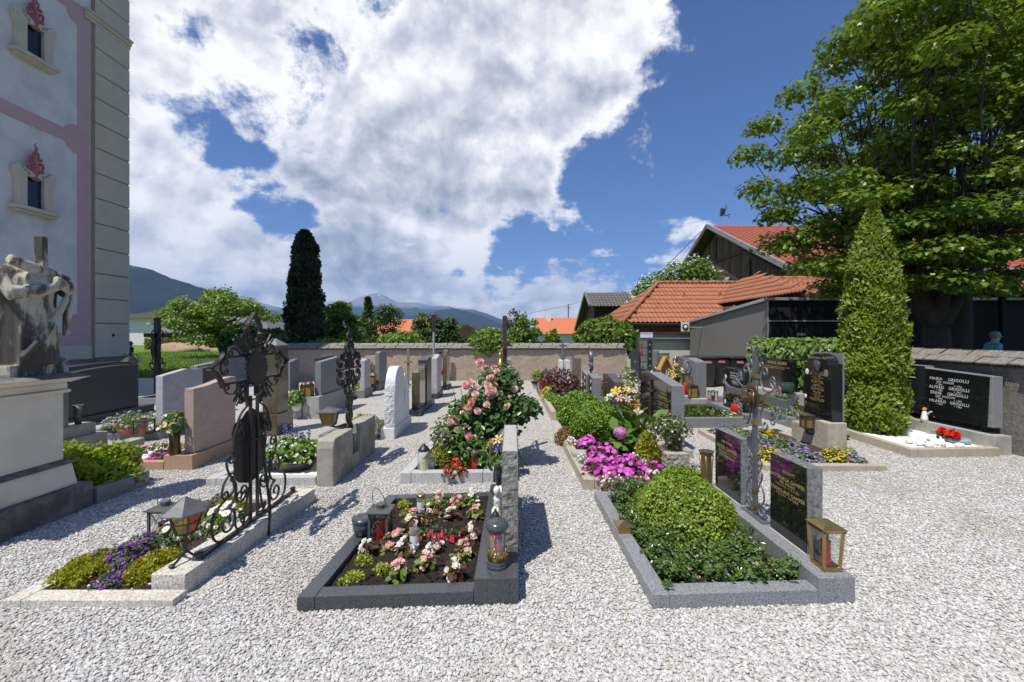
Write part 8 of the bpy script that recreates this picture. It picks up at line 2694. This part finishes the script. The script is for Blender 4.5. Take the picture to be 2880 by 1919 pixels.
# ================================================================== RIGHT: SECOND ROW (x about 4.2)
c = [(2.95,4.96),(4.36,4.96),(4.28,6.9),(3.0,6.9)]
grave('grave_plot','low tan kerbed bed of yellow and lilac flowers in front of the tall black stone',c,.11,.07,CONC_TAN,.05,SOIL_B,'LFR',splits={'F': 2,'L': 2})
for (x,y,rx,ry,h,pm,n,lab) in ((3.15,5.25,.20,.16,.16,P_YELLOW,260,'yellow flowers at the front left of the tan kerbed bed'),(3.55,5.25,.28,.18,.13,P_LILAC,260,'lilac flowers along the front of the tan kerbed bed'),
 (3.62,5.75,.35,.25,.14,P_LILAC,320,'lilac flowers in the middle of the tan kerbed bed'),(3.95,5.20,.18,.15,.16,P_YELLOW,220,'yellow flowers below the tall black stone'),(3.25,6.15,.20,.2,.15,P_YELLOW,200,'yellow flowers at the back left of the tan kerbed bed'),
 (3.72,6.35,.22,.18,.15,P_YELLOW,200,'yellow flowers at the back of the tan kerbed bed near the plinth'),(3.35,6.6,.3,.16,.13,P_LILAC,200,'lilac flowers at the far kerb of the tan kerbed bed'),(4.12,5.15,.14,.12,.09,P_LILAC,120,'lilac flowers in the front right corner of the tan kerbed bed'),
 (3.3,5.55,.16,.16,.12,P_LILAC,110,'lilac flowers behind the front left yellow ones')):
 shrub('bedding_flowers',lab,'flower',(x,y,.05),rx,ry,h,L_GREEN,int(2600 * rx * ry / .05 * .25),.035,T_DIAM,core=CORE,core_k=.6,fuzz=.5,extra=((pm,n,.033,T_FLOR4),),group='bedding flowers before the tall black stone')
ms = thing('black_headstone','tall black headstone with arched top, portraits and gold inscription','headstone',(4.33,5.95,0))
MB().slab([(5.66,-.1),(6.42,-.1),(6.42,.30),(6.25,.31)] + bez((6.25,.31),(6.1,.33),(6.0,.40),(5.86,.42),6)[1:] + [(5.66,.42)],4.20,4.45).build('plinth',LIME_MOSS,ms,bevel=.015)
prof = [(5.70,.425),(6.24,.425),(6.24,1.20)] + [(5.97 + .20 * math.cos(a),1.20 + .13 * math.sin(a)) for a in [math.pi * i / 12 for i in range(13)]] + [(5.70,1.20)]
MB().slab(prof,4.27,4.42).build('slab',G_BLACKPOL,ms,bevel=.006)
MB().box(4.43,4.455,5.72,6.24,.43,1.34).build('back_slab',G_MID,ms)
inscribe(ms,[('Familie Anton Mair',.040),('',.16),('Hier ruhen in Gott',.024),('Frau Maria Mair geb. Scheitler',.030,0,1.25),('Unsere Mutter',.02),('* 10.1.1873   + 10.8.1951',.02),('Deren Gatte',.02),('Herr Anton Mair',.028),('* 16.10.1870   + 23.4.1955',.02),('Josef Mair',.028),('* 16.6.1903   + 19.4.1966',.02),
 ('unser Bruder Georg',.026),('* 22.4.1912   + 22.10.1972',.02),('Anton Mair',.028),('Postmeister',.02),('* 19.11.1901   + 10.5.1989',.02),('Seine Gattin',.02),('Regina Mair geb. Singer',.026),('* 31.12.1907   + 25.5.1997',.02)],4.27,5.97,1.30,GOLD_PAINT,-1,.80)
for (y,z,mt,r1,lab) in ((6.17,1.06,PORCELAIN,.035,''),(6.20,.70,PORCELAIN,.026,''),(6.20,.60,BRONZE,.026,'')):
 MB().ball((4.266,y,z),.006,r1,r1 * 1.25,14,8).build('portrait_medallion',mt,ms,smooth=True)
h = MB()
h.ball((4.262,5.97,1.15),.02,.075,.085,16,10,wob=.25)
h.ball((4.244,5.97,1.14),.016,.035,.05,10,8)
for k in range(5):
 h.tube([(4.25,5.90,1.17 - .02 * k),(4.238,5.97,1.19 - .02 * k),(4.25,6.04,1.16 - .015 * k)],.006,5)
h.build('relief_head',G_DARKBLUE,ms,smooth=True)
n = 10
MB().slab([(5.80 + .04 * math.cos(6.28 * i / n),1.07 + .05 * math.sin(6.28 * i / n)) for i in range(n)],4.265,4.2695).build('round_emblem',G_MID,ms)
pl_ = lantern('copper_lantern','dark copper wall lantern with amber panes on the mossy plinth',(4.12,5.96,.29),.13,.13,.22,COPPER,'pyramid',None,GLASS_AMBER,roof_h=.2,roof_over=1.1,post=.012,taper=1.05)
MB().beam((4.12,6.0,.27),(4.205,6.0,.27),.05,.03).build('bracket',COPPER,pl_)
MB().tube([(4.12,5.97,.288),(4.13,5.97,.22),(4.2,5.98,.2)],.02,6).build('drop',COPPER,pl_)
lantern('verdigris_lantern','pale blue-green copper lantern behind the tall black stone',(4.2,6.72,.23),.16,.16,.32,VERDIGRIS,'flat',None,GLASS,roof_h=.12)
shrub('moss_saddle','small green weeds at the foot of the mossy plinth','plant',(4.47,5.64,0),.06,.05,.10,L_LIGHT,70,.035,T_OVAL,core=None)
jh = thing('black_headstone','black headstone with white lettering and oval portraits behind the grey wrought cross','headstone',(4.2,7.9,0))
MB().box(4.05,4.32,7.4,9.0,-.1,.20).build('plinth',G_MID,jh,bevel=.006)
MB().slab([(7.55,.202),(8.32,.202),(8.32,.93),(8.2,.97),(7.65,.94),(7.55,.90)],4.12,4.26).build('slab',G_BLACKPOL,jh,bevel=.006)
inscribe(jh,[('HIER RUHT IN GOTT',.032),('JOHANN HAID',.042,0,1.5),('* 2.4.1925  + 19.1.1966',.030),('',.03),('MARIA HAID',.036),('* 1928  + 1980',.03)],4.12,7.88,.90,SILVER_PAINT,-1,.85)
for (y,z) in ((8.22,.78),(8.22,.64),(8.24,.30)):
 MB().ball((4.117,y,z),.006,.035,.045,12,8).build('portrait_medallion',PORCELAIN,jh)
grave('grave_plot','grey granite kerbed bed of low juniper left of the white-lettered black stone',[(2.85,7.25),(4.04,7.3),(4.04,8.9),(2.75,8.9)],.10,.17,G_MID,.10,SOIL,'LFB',splits={'F': 2})
shrub('low_juniper','spreading dark green juniper in the grey granite kerbed bed','plant',(3.35,7.75,.10),.52,.38,.16,m_leaf('leaf_juniper',(.04,.075,.012),(.14,.17,.035),.15),2400,.06,T_SPRAY,up=.35,core=CORE,core_k=.75,fuzz=.4)
shrub('white_cyclamen','small white flowers at the right edge of the juniper bed','flower',(3.85,7.6,.10),.20,.2,.12,L_GREEN,160,.05,T_OVAL,core=None,extra=((P_WHITE_S,45,.05,T_FLOR4),))
lantern('tin_lantern','pale tin lantern with red candle on the far end of the grey plinth',(4.15,8.82,.20),.155,.155,.25,TIN_LIGHT,'flat',WAX_RED,GLASS,roof_h=.12)
grave_candle('red_heart_light','red glass grave light in front of the white-lettered black stone',(4.0,7.62,.20),.09,.16,GLASS_RED,None,WAX_RED,cap_k=.05)
grave('grave_plot','grey kerbed bed of green shrubs right of the white-lettered black stone',[(4.75,6.9),(6.0,6.9),(6.0,9.9),(4.75,9.9)],.1,.17,G_MID,.12,SOIL,'LFB',splits={'L': 3})
shrub('brownish_heath','brown-green heath plants in the grey kerbed bed','plant',(5.4,8.7,.12),.40,.35,.20,L_OLIVE,700,.06,T_SPRAY,up=.4,core=CORE,fuzz=.5)
shrub('green_heath','fresh green cushion plants at the near end of the grey kerbed bed','plant',(5.05,7.9,.12),.22,.45,.14,L_BOX_Y,600,.05,T_DIAM,core=CORE,fuzz=.4)
gr = thing('black_headstone','wide black family headstone with gold lettering in front of the ivy','headstone',(6.25,10.1,0))
MB().box(5.95,6.42,9.3,11.0,-.1,.30).build('plinth',CONCRETE,gr,bevel=.008)
MB().slab([(9.48,.302),(10.8,.302),(10.8,1.0),(10.72,1.045),(9.55,1.03),(9.48,.98)],6.18,6.34).build('slab',G_BLACKPOL,gr,bevel=.006)
m = MB()
m.box(6.160,6.1785,10.60,10.63,.62,1.0)
m.box(6.158,6.176,10.53,10.70,.86,.89)
m.build('metal_cross',TIN,gr)
inscribe(gr,[('FAMILIE GRUBER',.075,.05),('',.03),('JOHANN GRUBER LANDWIRT * 3.3.1906 + 7.11.1976',.030,.05),('MARIA GRUBER  * 4.3.1907 + 7.12.1992',.030,-.0)],6.18,10.0,.99,GOLD_PAINT,-1,.9)
for (y,r,hh,gl,cap,lab) in ((9.62,.075,.14,GLASS_RED,None,'small red grave light before the wide black family headstone'),(9.42,.075,.20,GLASS_JAR,PORCELAIN,'clear grave light with white lid before the wide black family headstone')):
 grave_candle('grave_light',lab,(6.02,y,.30),r,hh,gl,cap,WAX_RED if cap is None else WAX_WHITE,cap_k=.3)
vase('glass_bowl','dark green glass bowl on the plinth of the wide black family headstone',(6.05,9.36,.301),[(.10,0),(.13,.05),(.13,.2),(.11,.22)],m_glass('glass_green',(.10,.16,.12),.2,.4),cat='bowl')
rl = thing('relief_headstone','grey granite headstone with carved face relief in front of the bins','headstone',(3.98,9.3,0))
MB().box(3.80,4.22,8.95,10.1,-.1,.24).build('plinth',CONCRETE,rl,bevel=.01)
MB().slab([(9.12,.242),(9.85,.242),(9.85,1.04),(9.6,1.07),(9.12,1.0)],3.94,4.16).build('slab',G_MID,rl,bevel=.008)
MB().slab([(9.3,.30),(9.83,.30),(9.83,.70),(9.3,.68)],3.925,3.9395).build('name_panel',G_BROWN,rl)
h = MB()
h.ball((3.925,9.55,.86),.03,.075,.10,14,10,wob=.1)
for k in range(28):
 a = 2 * math.pi * k / 28
 h.tube([(3.93,9.55 + .08 * math.cos(a),.86 + .1 * math.sin(a)),(3.92,9.55 + .2 * math.cos(a + .2),.86 + .16 * math.sin(a + .2))],[.016,.008],5)
h.build('carved_face',G_MID,rl,smooth=True)
inscribe(rl,[('FAMILIE',.035),('HAUSER',.04),('* 1902 + 1969',.03),('* 1911 + 1988',.03)],3.925,9.57,.68,GOLD_PAINT,-1,.9)
vase('bronze_vase','slim bronze vase on the plinth of the relief headstone',(3.86,9.98,.241),[(.05,0),(.06,.02),(.045,.1),(.06,.28),(.07,.34)],BRONZE)
bouquet('pale_lilies','cream and peach lilies in the slim bronze vase',(3.86,9.98,.58),.24,.36,L_LILY,[(B_LILYP,5,.07),(B_LILYY,5,.065),(B_LILYW,5,.065)],n_leaf=80,leaf_size=.12)
grave_candle('red_candle','red pillar grave candle on the plinth of the relief headstone',(3.87,9.55,.241),.045,.27,GLASS_RED,BRASS,WAX_RED,cap_k=.1)
lantern('brass_lantern','small brass lantern with yellow candle on the plinth of the relief headstone',(3.87,9.13,.241),.16,.16,.29,BRONZE,'flat',WAX_WHITE,GLASS_AMBER,roof_h=.12)
grave('grave_plot','short concrete kerb with pansies left of the relief headstone',[(3.0,8.95),(3.79,8.97),(3.79,10.1),(3.0,10.1)],.1,.13,CONCRETE,.09,SOIL,'LFB')
shrub('mixed_pansies','yellow and violet pansies on the short concrete kerbed plot','flower',(3.45,9.2,.10),.24,.2,.18,L_GREEN,220,.05,T_OVAL,core=None,extra=((P_YELLOW,40,.055,T_FLOR4),(P_LILAC,50,.055,T_FLOR4)))
headstone('brown_headstone','dark brown headstone with rounded top beside the bins',4.55,4.72,[(11.3,.05),(12.1,.05),(12.1,.90)] + bez((12.1,.90),(11.9,1.02),(11.5,1.02),(11.3,.90),8)[1:],G_BROWN,(4.45,4.8,11.2,12.2,-.1,.048),CONCRETE)
shrub('relief_rose','small pale carved rose on the dark brown rounded headstone','ornament',(4.535,11.85,.84),.015,.06,.09,TIN_LIGHT,60,.05,T_OVAL,core=None,full=True)
wx = thing('wooden_cross','new orange pine grave cross with a little gabled roof','cross',(3.42,9.6,0))
MB().box(3.39,3.45,9.57,9.63,0,.98).build('post',PINE,wx,bevel=.004)
MB().slabx([(3.32,.84),(3.52,.84),(3.49,.98),(3.35,.98)],9.56,9.59).build('name_board',PINE,wx)
for sg in (-1,1):
 MB().beam((3.42 + sg * .005,9.53,1.10),(3.42 + sg * .15,9.53,.80),.022,.20,up=(0,1,0)).build('roof_board',PINE,wx)
shrub('cut_greenery','white lilies with green leaves beside the pine cross','flowers',(3.28,9.75,.30),.24,.22,.50,L_LILY,260,.12,T_LONG,core=None,fuzz=.7,up=.6,extra=((P_WHITE_S,30,.08,T_FLOR4),))
grave('grave_plot','wood-framed plot with white and pink flowers in the middle distance',[(2.35,8.6),(3.1,8.6),(3.1,10.2),(2.35,10.2)],.09,.18,PINE,.15,SOIL,'LFBR')
shrub('white_flower_mound','mound of small white flowers on the wood-framed plot','flower',(2.55,9.6,.16),.28,.28,.38,L_GREEN,380,.05,T_OVAL,core=CORE,core_k=.6,extra=((P_WHITE_S,160,.04,T_FLOR4),))
shrub('pink_flower_mound','pink and white flowers on tall stems over the wood-framed plot','flower',(2.75,10.1,.2),.30,.28,.60,L_GREEN,360,.06,T_OVAL,core=None,extra=((P_PINK_S,80,.06,T_FLOR4),(P_WHITE_S,30,.06,T_FLOR4)))
grave_candle('red_candle','tall red grave candle left of the white flower mound',(2.12,10.3,.04),.055,.36,GLASS_RED,BRASS,WAX_RED,cap_k=.1)
shrub('potted_shrub','small green shrub behind the tall red grave candle','plant',(2.2,10.9,.1),.22,.2,.40,L_GREEN,300,.07,T_OVAL,core=None,fuzz=.6,extra=((P_RED,8,.06,T_FLOR4),))
lantern('iron_lantern','small iron lantern on the front of the wood-framed plot',(2.75,8.75,.19),.13,.13,.24,IRON,'flat',WAX_RED,GLASS_RED)
tag(MB().box(2.02,2.3,10.0,10.8,-.02,.10).build('green_mat',L_BOX,at_base=True),'flat green turf mat beside the tall red grave candle','mat')
# ================================================================== RIGHT WALL: THE WIDE BLACK STONE
gc = [(5.14,5.49),(6.36,5.56),(6.36,7.4),(5.22,7.4)]
grave('grave_plot','concrete kerbed grave filled with white pebbles below the wide black headstone',gc,.10,.115,CONC_TAN,.085,WHITE_STONE,'LF',soil_name='white_pebble_bed',mound=.0,amp=.02)
ws = thing('wide_headstone','wide black polished headstone with silver capitals by the old wall','headstone',(6.38,6.4,0))
MB().box(6.365,6.60,5.63,7.6,-.1,.255).build('plinth',CONCRETE,ws,bevel=.008)
prof = [(5.70,.345),(7.5,.345),(7.5,1.115),(6.63,1.105),(6.63,1.075),(5.70,1.03)]
MB().slab(prof,6.422,6.56).build('slab',G_GREY,ws,bevel=.004)
MB().slab([(5.76,.348),(7.498,.348),(7.498,1.11),(6.635,1.10),(6.635,1.066),(5.73,1.022)],6.415,6.4215).build('polished_face',G_BLACKPOL,ws)
for y in (5.86,7.2):
 MB().box(6.45,6.54,y,y + .14,.257,.344).build('foot',G_BLACKPOL,ws)
inscribe(ws,[('MARIA    GRIGOLLI',.052),('GEB  FÄSSLER',.034,-.05),('* 1881              + 1950',.030),('ALFRED   GRIGOLLI',.052,0,1.1),('* 1883              + 1971',.030),('ERINE    GRIGOLLI',.052,0,1.1),('GEB  MOSCON',.034,-.05),('* 1893              + 1975',.030),('HILARIUS   GRIGOLLI',.048,0,1.1),('* 1907              + 1986',.030)],
 6.415,6.27,.97,SILVER_PAINT,-1,.88)
MB().box(6.405,6.4145,6.78,7.0,.905,.915).build('silver_bar',SILVER_PAINT,ws)
ag = MB()
ag.lathe((6.40,6.62,.256),[(.05,0),(.045,.04),(.03,.12),(.02,.15)],10)
ag.ball((6.40,6.62,.43),.03,.03,.034,10,7,mi=1)
ag.tube([(6.42,6.60,.36),(6.43,6.52,.42),(6.43,6.50,.33)],[.02,.02,.005],6)
tag(ag.build('angel_figurine',[PORCELAIN,m_plain('hair_gold',(.45,.25,.10),.6)],at_base=True,smooth=True),'little white praying angel on the plinth beside the thuja','figurine')
wr_ = thing('rose_wreath','small green wreath with three red roses on the white pebbles','wreath',(6.15,6.0,.1))
m = MB()
m.tube([(6.2 + .10 * math.cos(a),5.95 + .13 * math.sin(a),.13) for a in [2 * math.pi * i / 18 for i in range(19)]],.035,8)
m.build('ring',VERDIGRIS,wr_,smooth=True)
P,N = dome_points(60,(6.15,6.05,.12),.16,.16,.14,.6)
V,S,L = leaf_arrays(P,N + RNG.normal(size=N.shape) * .4,.07,T_OVAL)
np_mesh('foliage',V,S,L,m_leaf('leaf_bluegreen',(.04,.10,.08),(.10,.2,.16),.2),wr_)
put_blossoms(wr_,B_ROSER,[(6.10,5.92,.22),(6.08,6.03,.23),(6.12,5.98,.17),(6.10,5.86,.21)],[(-.4,-.8,.6)] * 4,.06,.1,'rose')
for k in range(16):
 x,y = 5.45 + .55 * RNG.random(),5.68 + .45 * RNG.random()
 m = MB()
 m.ball((x,y,.115),.055,.045,.028,9,6,wob=.6,seed=k * 2.2)
 tag(m.build('white_stone',WHITE_STONE,at_base=True,smooth=True),'flat white stone lying on the white pebbles near the kerb corner','stone','flat white stones near the kerb corner')
vase('green_dish','small dark green dish on the gravel beside the thuja',(5.02,6.5,.0),[(.07,0),(.10,.06)],m_plain('plastic_green',(.03,.07,.05),.4),cat='dish')
# ================================================================== BINS
def wheelie(x,y,rz,label):
 r_ = thing('wheelie_bin',label,'bin',(x,y,0),'wheelie bins by the garage')
 r_.rotation_euler = (0,0,rz)
 o0 = ORIGIN[r_.name]
 def at0(mb):
  mb.v = [(v[0] + o0.x,v[1] + o0.y,v[2] + o0.z) for v in mb.v]
  return mb
 b = MB().prism([(-.17,-.19),(.17,-.19),(.17,.17),(-.17,.17)],.03,.86,top=[(-.235,-.265),(.235,-.265),(.235,.25),(-.235,.25)])
 at0(b).build('body',PLASTIC_BLACK,r_,bevel=.02)
 at0(MB().box(-.25,.25,-.29,.265,.861,.885)).build('rim',PLASTIC_BLACK,r_,bevel=.008)
 l = MB().prism([(-.25,-.31),(.25,-.31),(.25,.26),(-.25,.26)],.886,.93,top=[(-.20,-.24),(.20,-.24),(.20,.2),(-.20,.2)])
 at0(l).build('lid',PLASTIC_BLACK,r_,bevel=.012)
 g = MB().tube([(-.2,.30,.9),(.2,.30,.9)],.016,8)
 at0(g).build('handle',PLASTIC_BLACK,r_)
 for sx in (-1,1):
  at0(MB().tube([(sx * .19,.2,.1),(sx * .235,.2,.1)],.1,14)).build('wheel',PLASTIC_BLACK,r_)
 st = MB().add([(-.1,-.262,.72),(.1,-.262,.72),(.1,-.2675,.80),(-.1,-.2675,.80)],[(0,1,2,3)])
 at0(st).build('red_sticker',m_plain('sticker_red',(.42,.045,.04),.5),r_)
 cu = bpy.data.curves.new('t','FONT')
 cu.body = 'MÜLL'
 cu.size = .075
 cu.align_x = 'CENTER'
 ob = bpy.data.objects.new('t',cu)
 me = bpy.data.meshes.new_from_object(ob)
 t = MB()
 t.add([(v.co.x,-.2665 - v.co.y * .06,.735 + v.co.y) for v in me.vertices],[tuple(p.vertices) for p in me.polygons])
 at0(t).build('sticker_text',SILVER_PAINT,r_)
 bpy.data.objects.remove(ob)
 return r_
for (x,y,rz,lab) in ((5.58,13.25,-.15,'wheelie bin at the left end of the row'),(5.92,13.0,-.2,'second wheelie bin from the left, slightly forward'),(6.42,13.2,-.2,'third wheelie bin from the left'),(6.86,12.95,-.25,'fourth wheelie bin from the left'),
 (7.40,13.1 - .6,-.3,'fifth wheelie bin from the left, behind the grey wrought cross'),(7.75 - .35,11.95 - .1,-.4,'rightmost wheelie bin, nearest the ivy')):
 if x > 7.2:
  x -= .1
 wheelie(x,y,rz,'black ' + lab)
# ================================================================== CANDLE VENDING MACHINE AND SLABS BY THE PLASTER WALL
vm = thing('vending_machine','grey candle vending machine with glass doors and sign on top','vending machine',(4.62,15.0,0))
x0,x1,yf = 4.36,4.88,14.75
MB().box(x0,x1,yf,yf + .4,-.05,1.46).build('cabinet',TIN,vm,bevel=.01)
for k in range(4):
 z = .42 + k * .245
 MB().box(x0 + .06,x0 + .30,yf - .012,yf - .001,z,z + .2).build('compartment_door',GLASS_JAR,vm)
 MB().box(x0 + .055,x0 + .305,yf - .016,yf - .0125,z - .018,z + .002).build('door_rail',TIN_LIGHT,vm)
 if k != 1:
  MB().lathe((x0 + .11,yf - .01,z + .01),[(.03,0),(.03,.14)],10).build('candle',WAX_RED if k else WAX_WHITE,vm)
MB().box(x0 + .33,x0 + .47,yf - .008,yf - .001,.40,1.40).build('coin_panel',PLASTIC_BLACK,vm)
for k in range(4):
 MB().tube([(x0 + .40,yf - .02,.50 + k * .245),(x0 + .40,yf - .008,.50 + k * .245)],.035,12).build('turn_knob',TIN_LIGHT,vm)
MB().box(x0 + .07,x1 - .02,yf - .02,yf - .002,1.48,1.66).build('sign',m_plain('sign_lilac',(.66,.64,.76),.5),vm)
inscribe(vm,[('GRABKERZEN',.055,.0)],yf - .02,(x0 + x1) / 2 + .025,1.655,m_plain('sign_ink',(.12,.10,.35),.5),1,.95,'sign_text',1.1,'y')
for (x,y0,w,zt,lab,mt) in ((5.12,14.4,.40,.96,'grey-green slab with faint gold lettering leaning right of the candle machine',m_granite('slab_greygreen',(.10,.115,.11),.3,100,.3,.1)),(4.90 + .06,14.68,.22,1.03,'dark grey slab behind the grey-green slab',G_MID),
 (3.98 + .16,14.35,.28,1.05,'dark slab with small emblem left of the candle machine',G_DARKBLUE),(4.42 - .12,14.5,.15,1.0,'narrow dark slab between emblem slab and candle machine',G_DARKBLUE)):
 r_ = thing('leaning_slab',lab,'slab',(x,y0,0))
 MB().slabx([(x - w / 2,0),(x + w / 2,0),(x + w / 2,zt),(x - w / 2,zt)],y0,y0 + .06).build('slab',mt,r_,bevel=.006)
 if 'gold' in lab:
  inscribe(r_,[('FAMILIE RIEDL',.05),('',.04),('ANNA RIEDL',.04),('* 1901  + 1970',.035),('JOSEF RIEDL',.04),('* 1899  + 1981',.035)],y0,x,zt - .06,GOLD_PAINT,1,.8,'inscription',1.35,'y')
 if 'emblem' in lab and 'narrow' not in lab:
  inscribe(r_,[('+',.16)],y0,x,zt - .25,TIN_LIGHT,1,1,'emblem',1.3,'y')
hs = thing('horn_loudspeaker','cream horn loudspeaker on the corner of the grey panelled garage','loudspeaker',(7.35,17.6,1.9))
x,y,z = 6.95,17.3,1.88
MB().prism([(x - .17,y - .20),(x + .17,y - .20),(x + .17,y - .16),(x - .17,y - .16)],z - .19,z + .19).build('horn_rim',HOUSE_BEIGE,hs,bevel=.02)
MB().add([(x - .16,y - .16,z - .18),(x + .16,y - .16,z - .18),(x + .16,y - .16,z + .18),(x - .16,y - .16,z + .18),(x - .03 + .25,y + .2,z - .07),(x + .1 + .25,y + .2,z - .07),(x + .1 + .25,y + .2,z + .07),(x - .03 + .25,y + .2,z + .07)],
 [(0,1,5,4),(1,2,6,5),(2,3,7,6),(3,0,4,7),(4,5,6,7)]).build('horn_body',HOUSE_BEIGE,hs)
MB().tube([(x,y - .225,z),(x,y - .2,z)],.12,16).build('cone_dark',PLASTIC_BLACK,hs)
MB().ball((x,y - .23,z),.07,.03,.07,12,8).build('cone_center',PORCELAIN,hs)
MB().beam((x + .3,y + .2,z),(7.8,y + .2,z),.05,.05).build('bracket',ZINC,hs)
# ================================================================== PEOPLE
def skin_mesh(name,verts,edges,radii,mat,parent,sub=2):
 me = bpy.data.meshes.new(name)
 me.from_pydata(verts,edges,[])
 o = link_mesh(name,me,mat,parent)
 bm = bmesh.new()
 bm.from_mesh(me)
 lay = bm.verts.layers.skin.verify()
 bm.verts.ensure_lookup_table()
 for v,r in zip(bm.verts,radii):
  v[lay].radius = r if isinstance(r,tuple) else (r,r)
 bm.verts[0][lay].use_root = True
 bm.to_mesh(me)
 bm.free()
 s = o.modifiers.new('skin','SKIN')
 s.use_smooth_shade = True
 u = o.modifiers.new('sub','SUBSURF')
 u.levels = sub
 u.render_levels = sub
 return o
def person(label,loc,rz,hgt,shirt,hair,lean=0.0):
 r_ = thing('person',label,'person',loc)
 r_.rotation_euler = (0,0,rz)
 k = hgt / 1.7
 V,E,Rr = [],[],[]
 def add(p,r,par=None):
  V.append((p[0] * k,p[1] * k,p[2] * k))
  Rr.append(tuple(q * k for q in r) if isinstance(r,tuple) else r * k)
  if par is not None:
   E.append((par,len(V) - 1))
  return len(V) - 1
 pel = add((0,0,.92),(.15,.11))
 wa = add((0,0,1.1),(.13,.10),pel)
 cst = add((0,.0 - lean * .1,1.30),(.16,.11),wa)
 nk = add((0,-lean * .12,1.46),.055,cst)
 hd = add((0,-.02 - lean * .15,1.54),(.072,.085),nk)
 hd2 = add((0,-.025 - lean * .15,1.63),(.070,.085),hd)
 for s in (-1,1):
  sh = add((s * .17,-lean * .1,1.40),.06,cst)
  elb = add((s * .23,.02,1.12),.043,sh)
  wr = add((s * .24,-.06,.88),.030,elb)
  pm = add((s * .24,-.08,.80),(.018,.035),wr)
  for f,(dy,l) in enumerate(((-.03,.075),(-.01,.085),(.01,.08),(.03,.065))):
   m1 = add((s * .24,-.085 + dy,.80 - l * .6),.0095,pm)
   add((s * .235,-.095 + dy,.80 - l * 1.1),.008,m1)
  th = add((s * .225,-.12,.81),.010,pm)
  add((s * .22,-.13,.77),.008,th)
  hp = add((s * .09,0,.86),.10,pel)
  kn = add((s * .10,-.01,.48),.062,hp)
  an_ = add((s * .10,.02,.09),.042,kn)
  add((s * .11,-.13,.03),(.045,.028),an_)
 skin_mesh('body',V,E,Rr,SKIN,r_)
 fc = MB()
 hy_ = -.025 - lean * .15
 fc.tube([(0,hy_ - .085,1.62),(0,hy_ - .108,1.585)],[.008,.014],6)
 for s in (-1,1):
  fc.ball((s * .076,hy_ + .01,1.595),.012,.02,.03,8,6)
 ears = fc
 fc.v = [(v[0] * k + loc[0],v[1] * k + loc[1],v[2] * k + loc[2]) for v in fc.v]
 fc.build('face_features',SKIN,r_,smooth=True)
 ey = MB()
 for s in (-1,1):
  ey.ball((s * .03,hy_ - .080,1.615),.011,.008,.007,8,6)
 ey.tube([(-.025,hy_ - .083,1.555),(.025,hy_ - .083,1.555)],.005,6)
 ey.v = [(v[0] * k + loc[0],v[1] * k + loc[1],v[2] * k + loc[2]) for v in ey.v]
 ey.build('eyes_and_mouth',m_plain('feature_dark',(.10,.05,.045),.5),r_)
 hr = MB()
 hr.ball((0,hy_ + .018,1.635),.092,.105,.098,16,12,wob=.12,seed=hgt)
 hr.v = [((v[0]) * k + loc[0],v[1] * k + loc[1],max(v[2],1.56) * k + loc[2]) for v in hr.v]
 hr.build('hair',hair,r_,smooth=True)
 sv_ = [(0,0,.93),(0,0,1.1),(0,-lean * .1,1.30),(0,-lean * .11,1.43)]
 se = [(0,1),(1,2),(2,3)]
 sr = [(.165,.125),(.15,.12),(.18,.13),(.075,.07)]
 for s in (-1,1):
  b = len(sv_)
  sv_ += [(s * .175,-lean * .1,1.405),(s * .225,.01,1.17)]
  sr += [.075,.062]
  se += [(2,b),(b,b + 1)]
 skin_mesh('shirt',[tuple(q * k for q in p) for p in sv_],se,[tuple(q * k for q in r) if isinstance(r,tuple) else r * k for r in sr],shirt,r_)
 tv,te,tr_ = [(0,0,.93)],[],[(.16,.12)]
 for s in (-1,1):
  b = len(tv)
  tv += [(s * .092,0,.85),(s * .10,-.01,.48),(s * .10,.02,.10)]
  tr_ += [.115,.08,.065]
  te += [(0,b),(b,b + 1),(b + 1,b + 2)]
 skin_mesh('trousers',[tuple(q * k for q in p) for p in tv],te,[tuple(q * k for q in r) if isinstance(r,tuple) else r * k for r in tr_],TROUSER,r_)
 return r_
person('person with grey hair in a turquoise shirt walking behind the right wall',(10.95,9.75,0),R(70),1.64,SHIRT_TEAL,HAIR_GREY,.4)
person('person in dark shirt half hidden behind the church corner',(-13.95,15.55,0),R(160),1.32,SHIRT_DARK,HAIR_BROWN,.2)
# ================================================================== HAZE
hz = MB()
hz.box(-12000,12000,-2500,15500,-3.5,1700)
o = hz.build('haze',[],None)
o['kind'] = 'stuff'
o['label'] = 'thin blue haze in the valley air fading the far mountains'
o['category'] = 'haze'
hm = bpy.data.materials.new('valley_haze')
hm.use_nodes = True
hm.node_tree.nodes.clear()
ho = hm.node_tree.nodes.new('ShaderNodeOutputMaterial')
hv = hm.node_tree.nodes.new('ShaderNodeVolumePrincipled')
hv.inputs['Color'].default_value = (.36,.58,1.0,1)
hv.inputs['Density'].default_value = 6.5e-5
hv.inputs['Anisotropy'].default_value = 0.0
hm.node_tree.links.new(hv.outputs[0],ho.inputs['Volume'])
o.data.materials.append(hm)
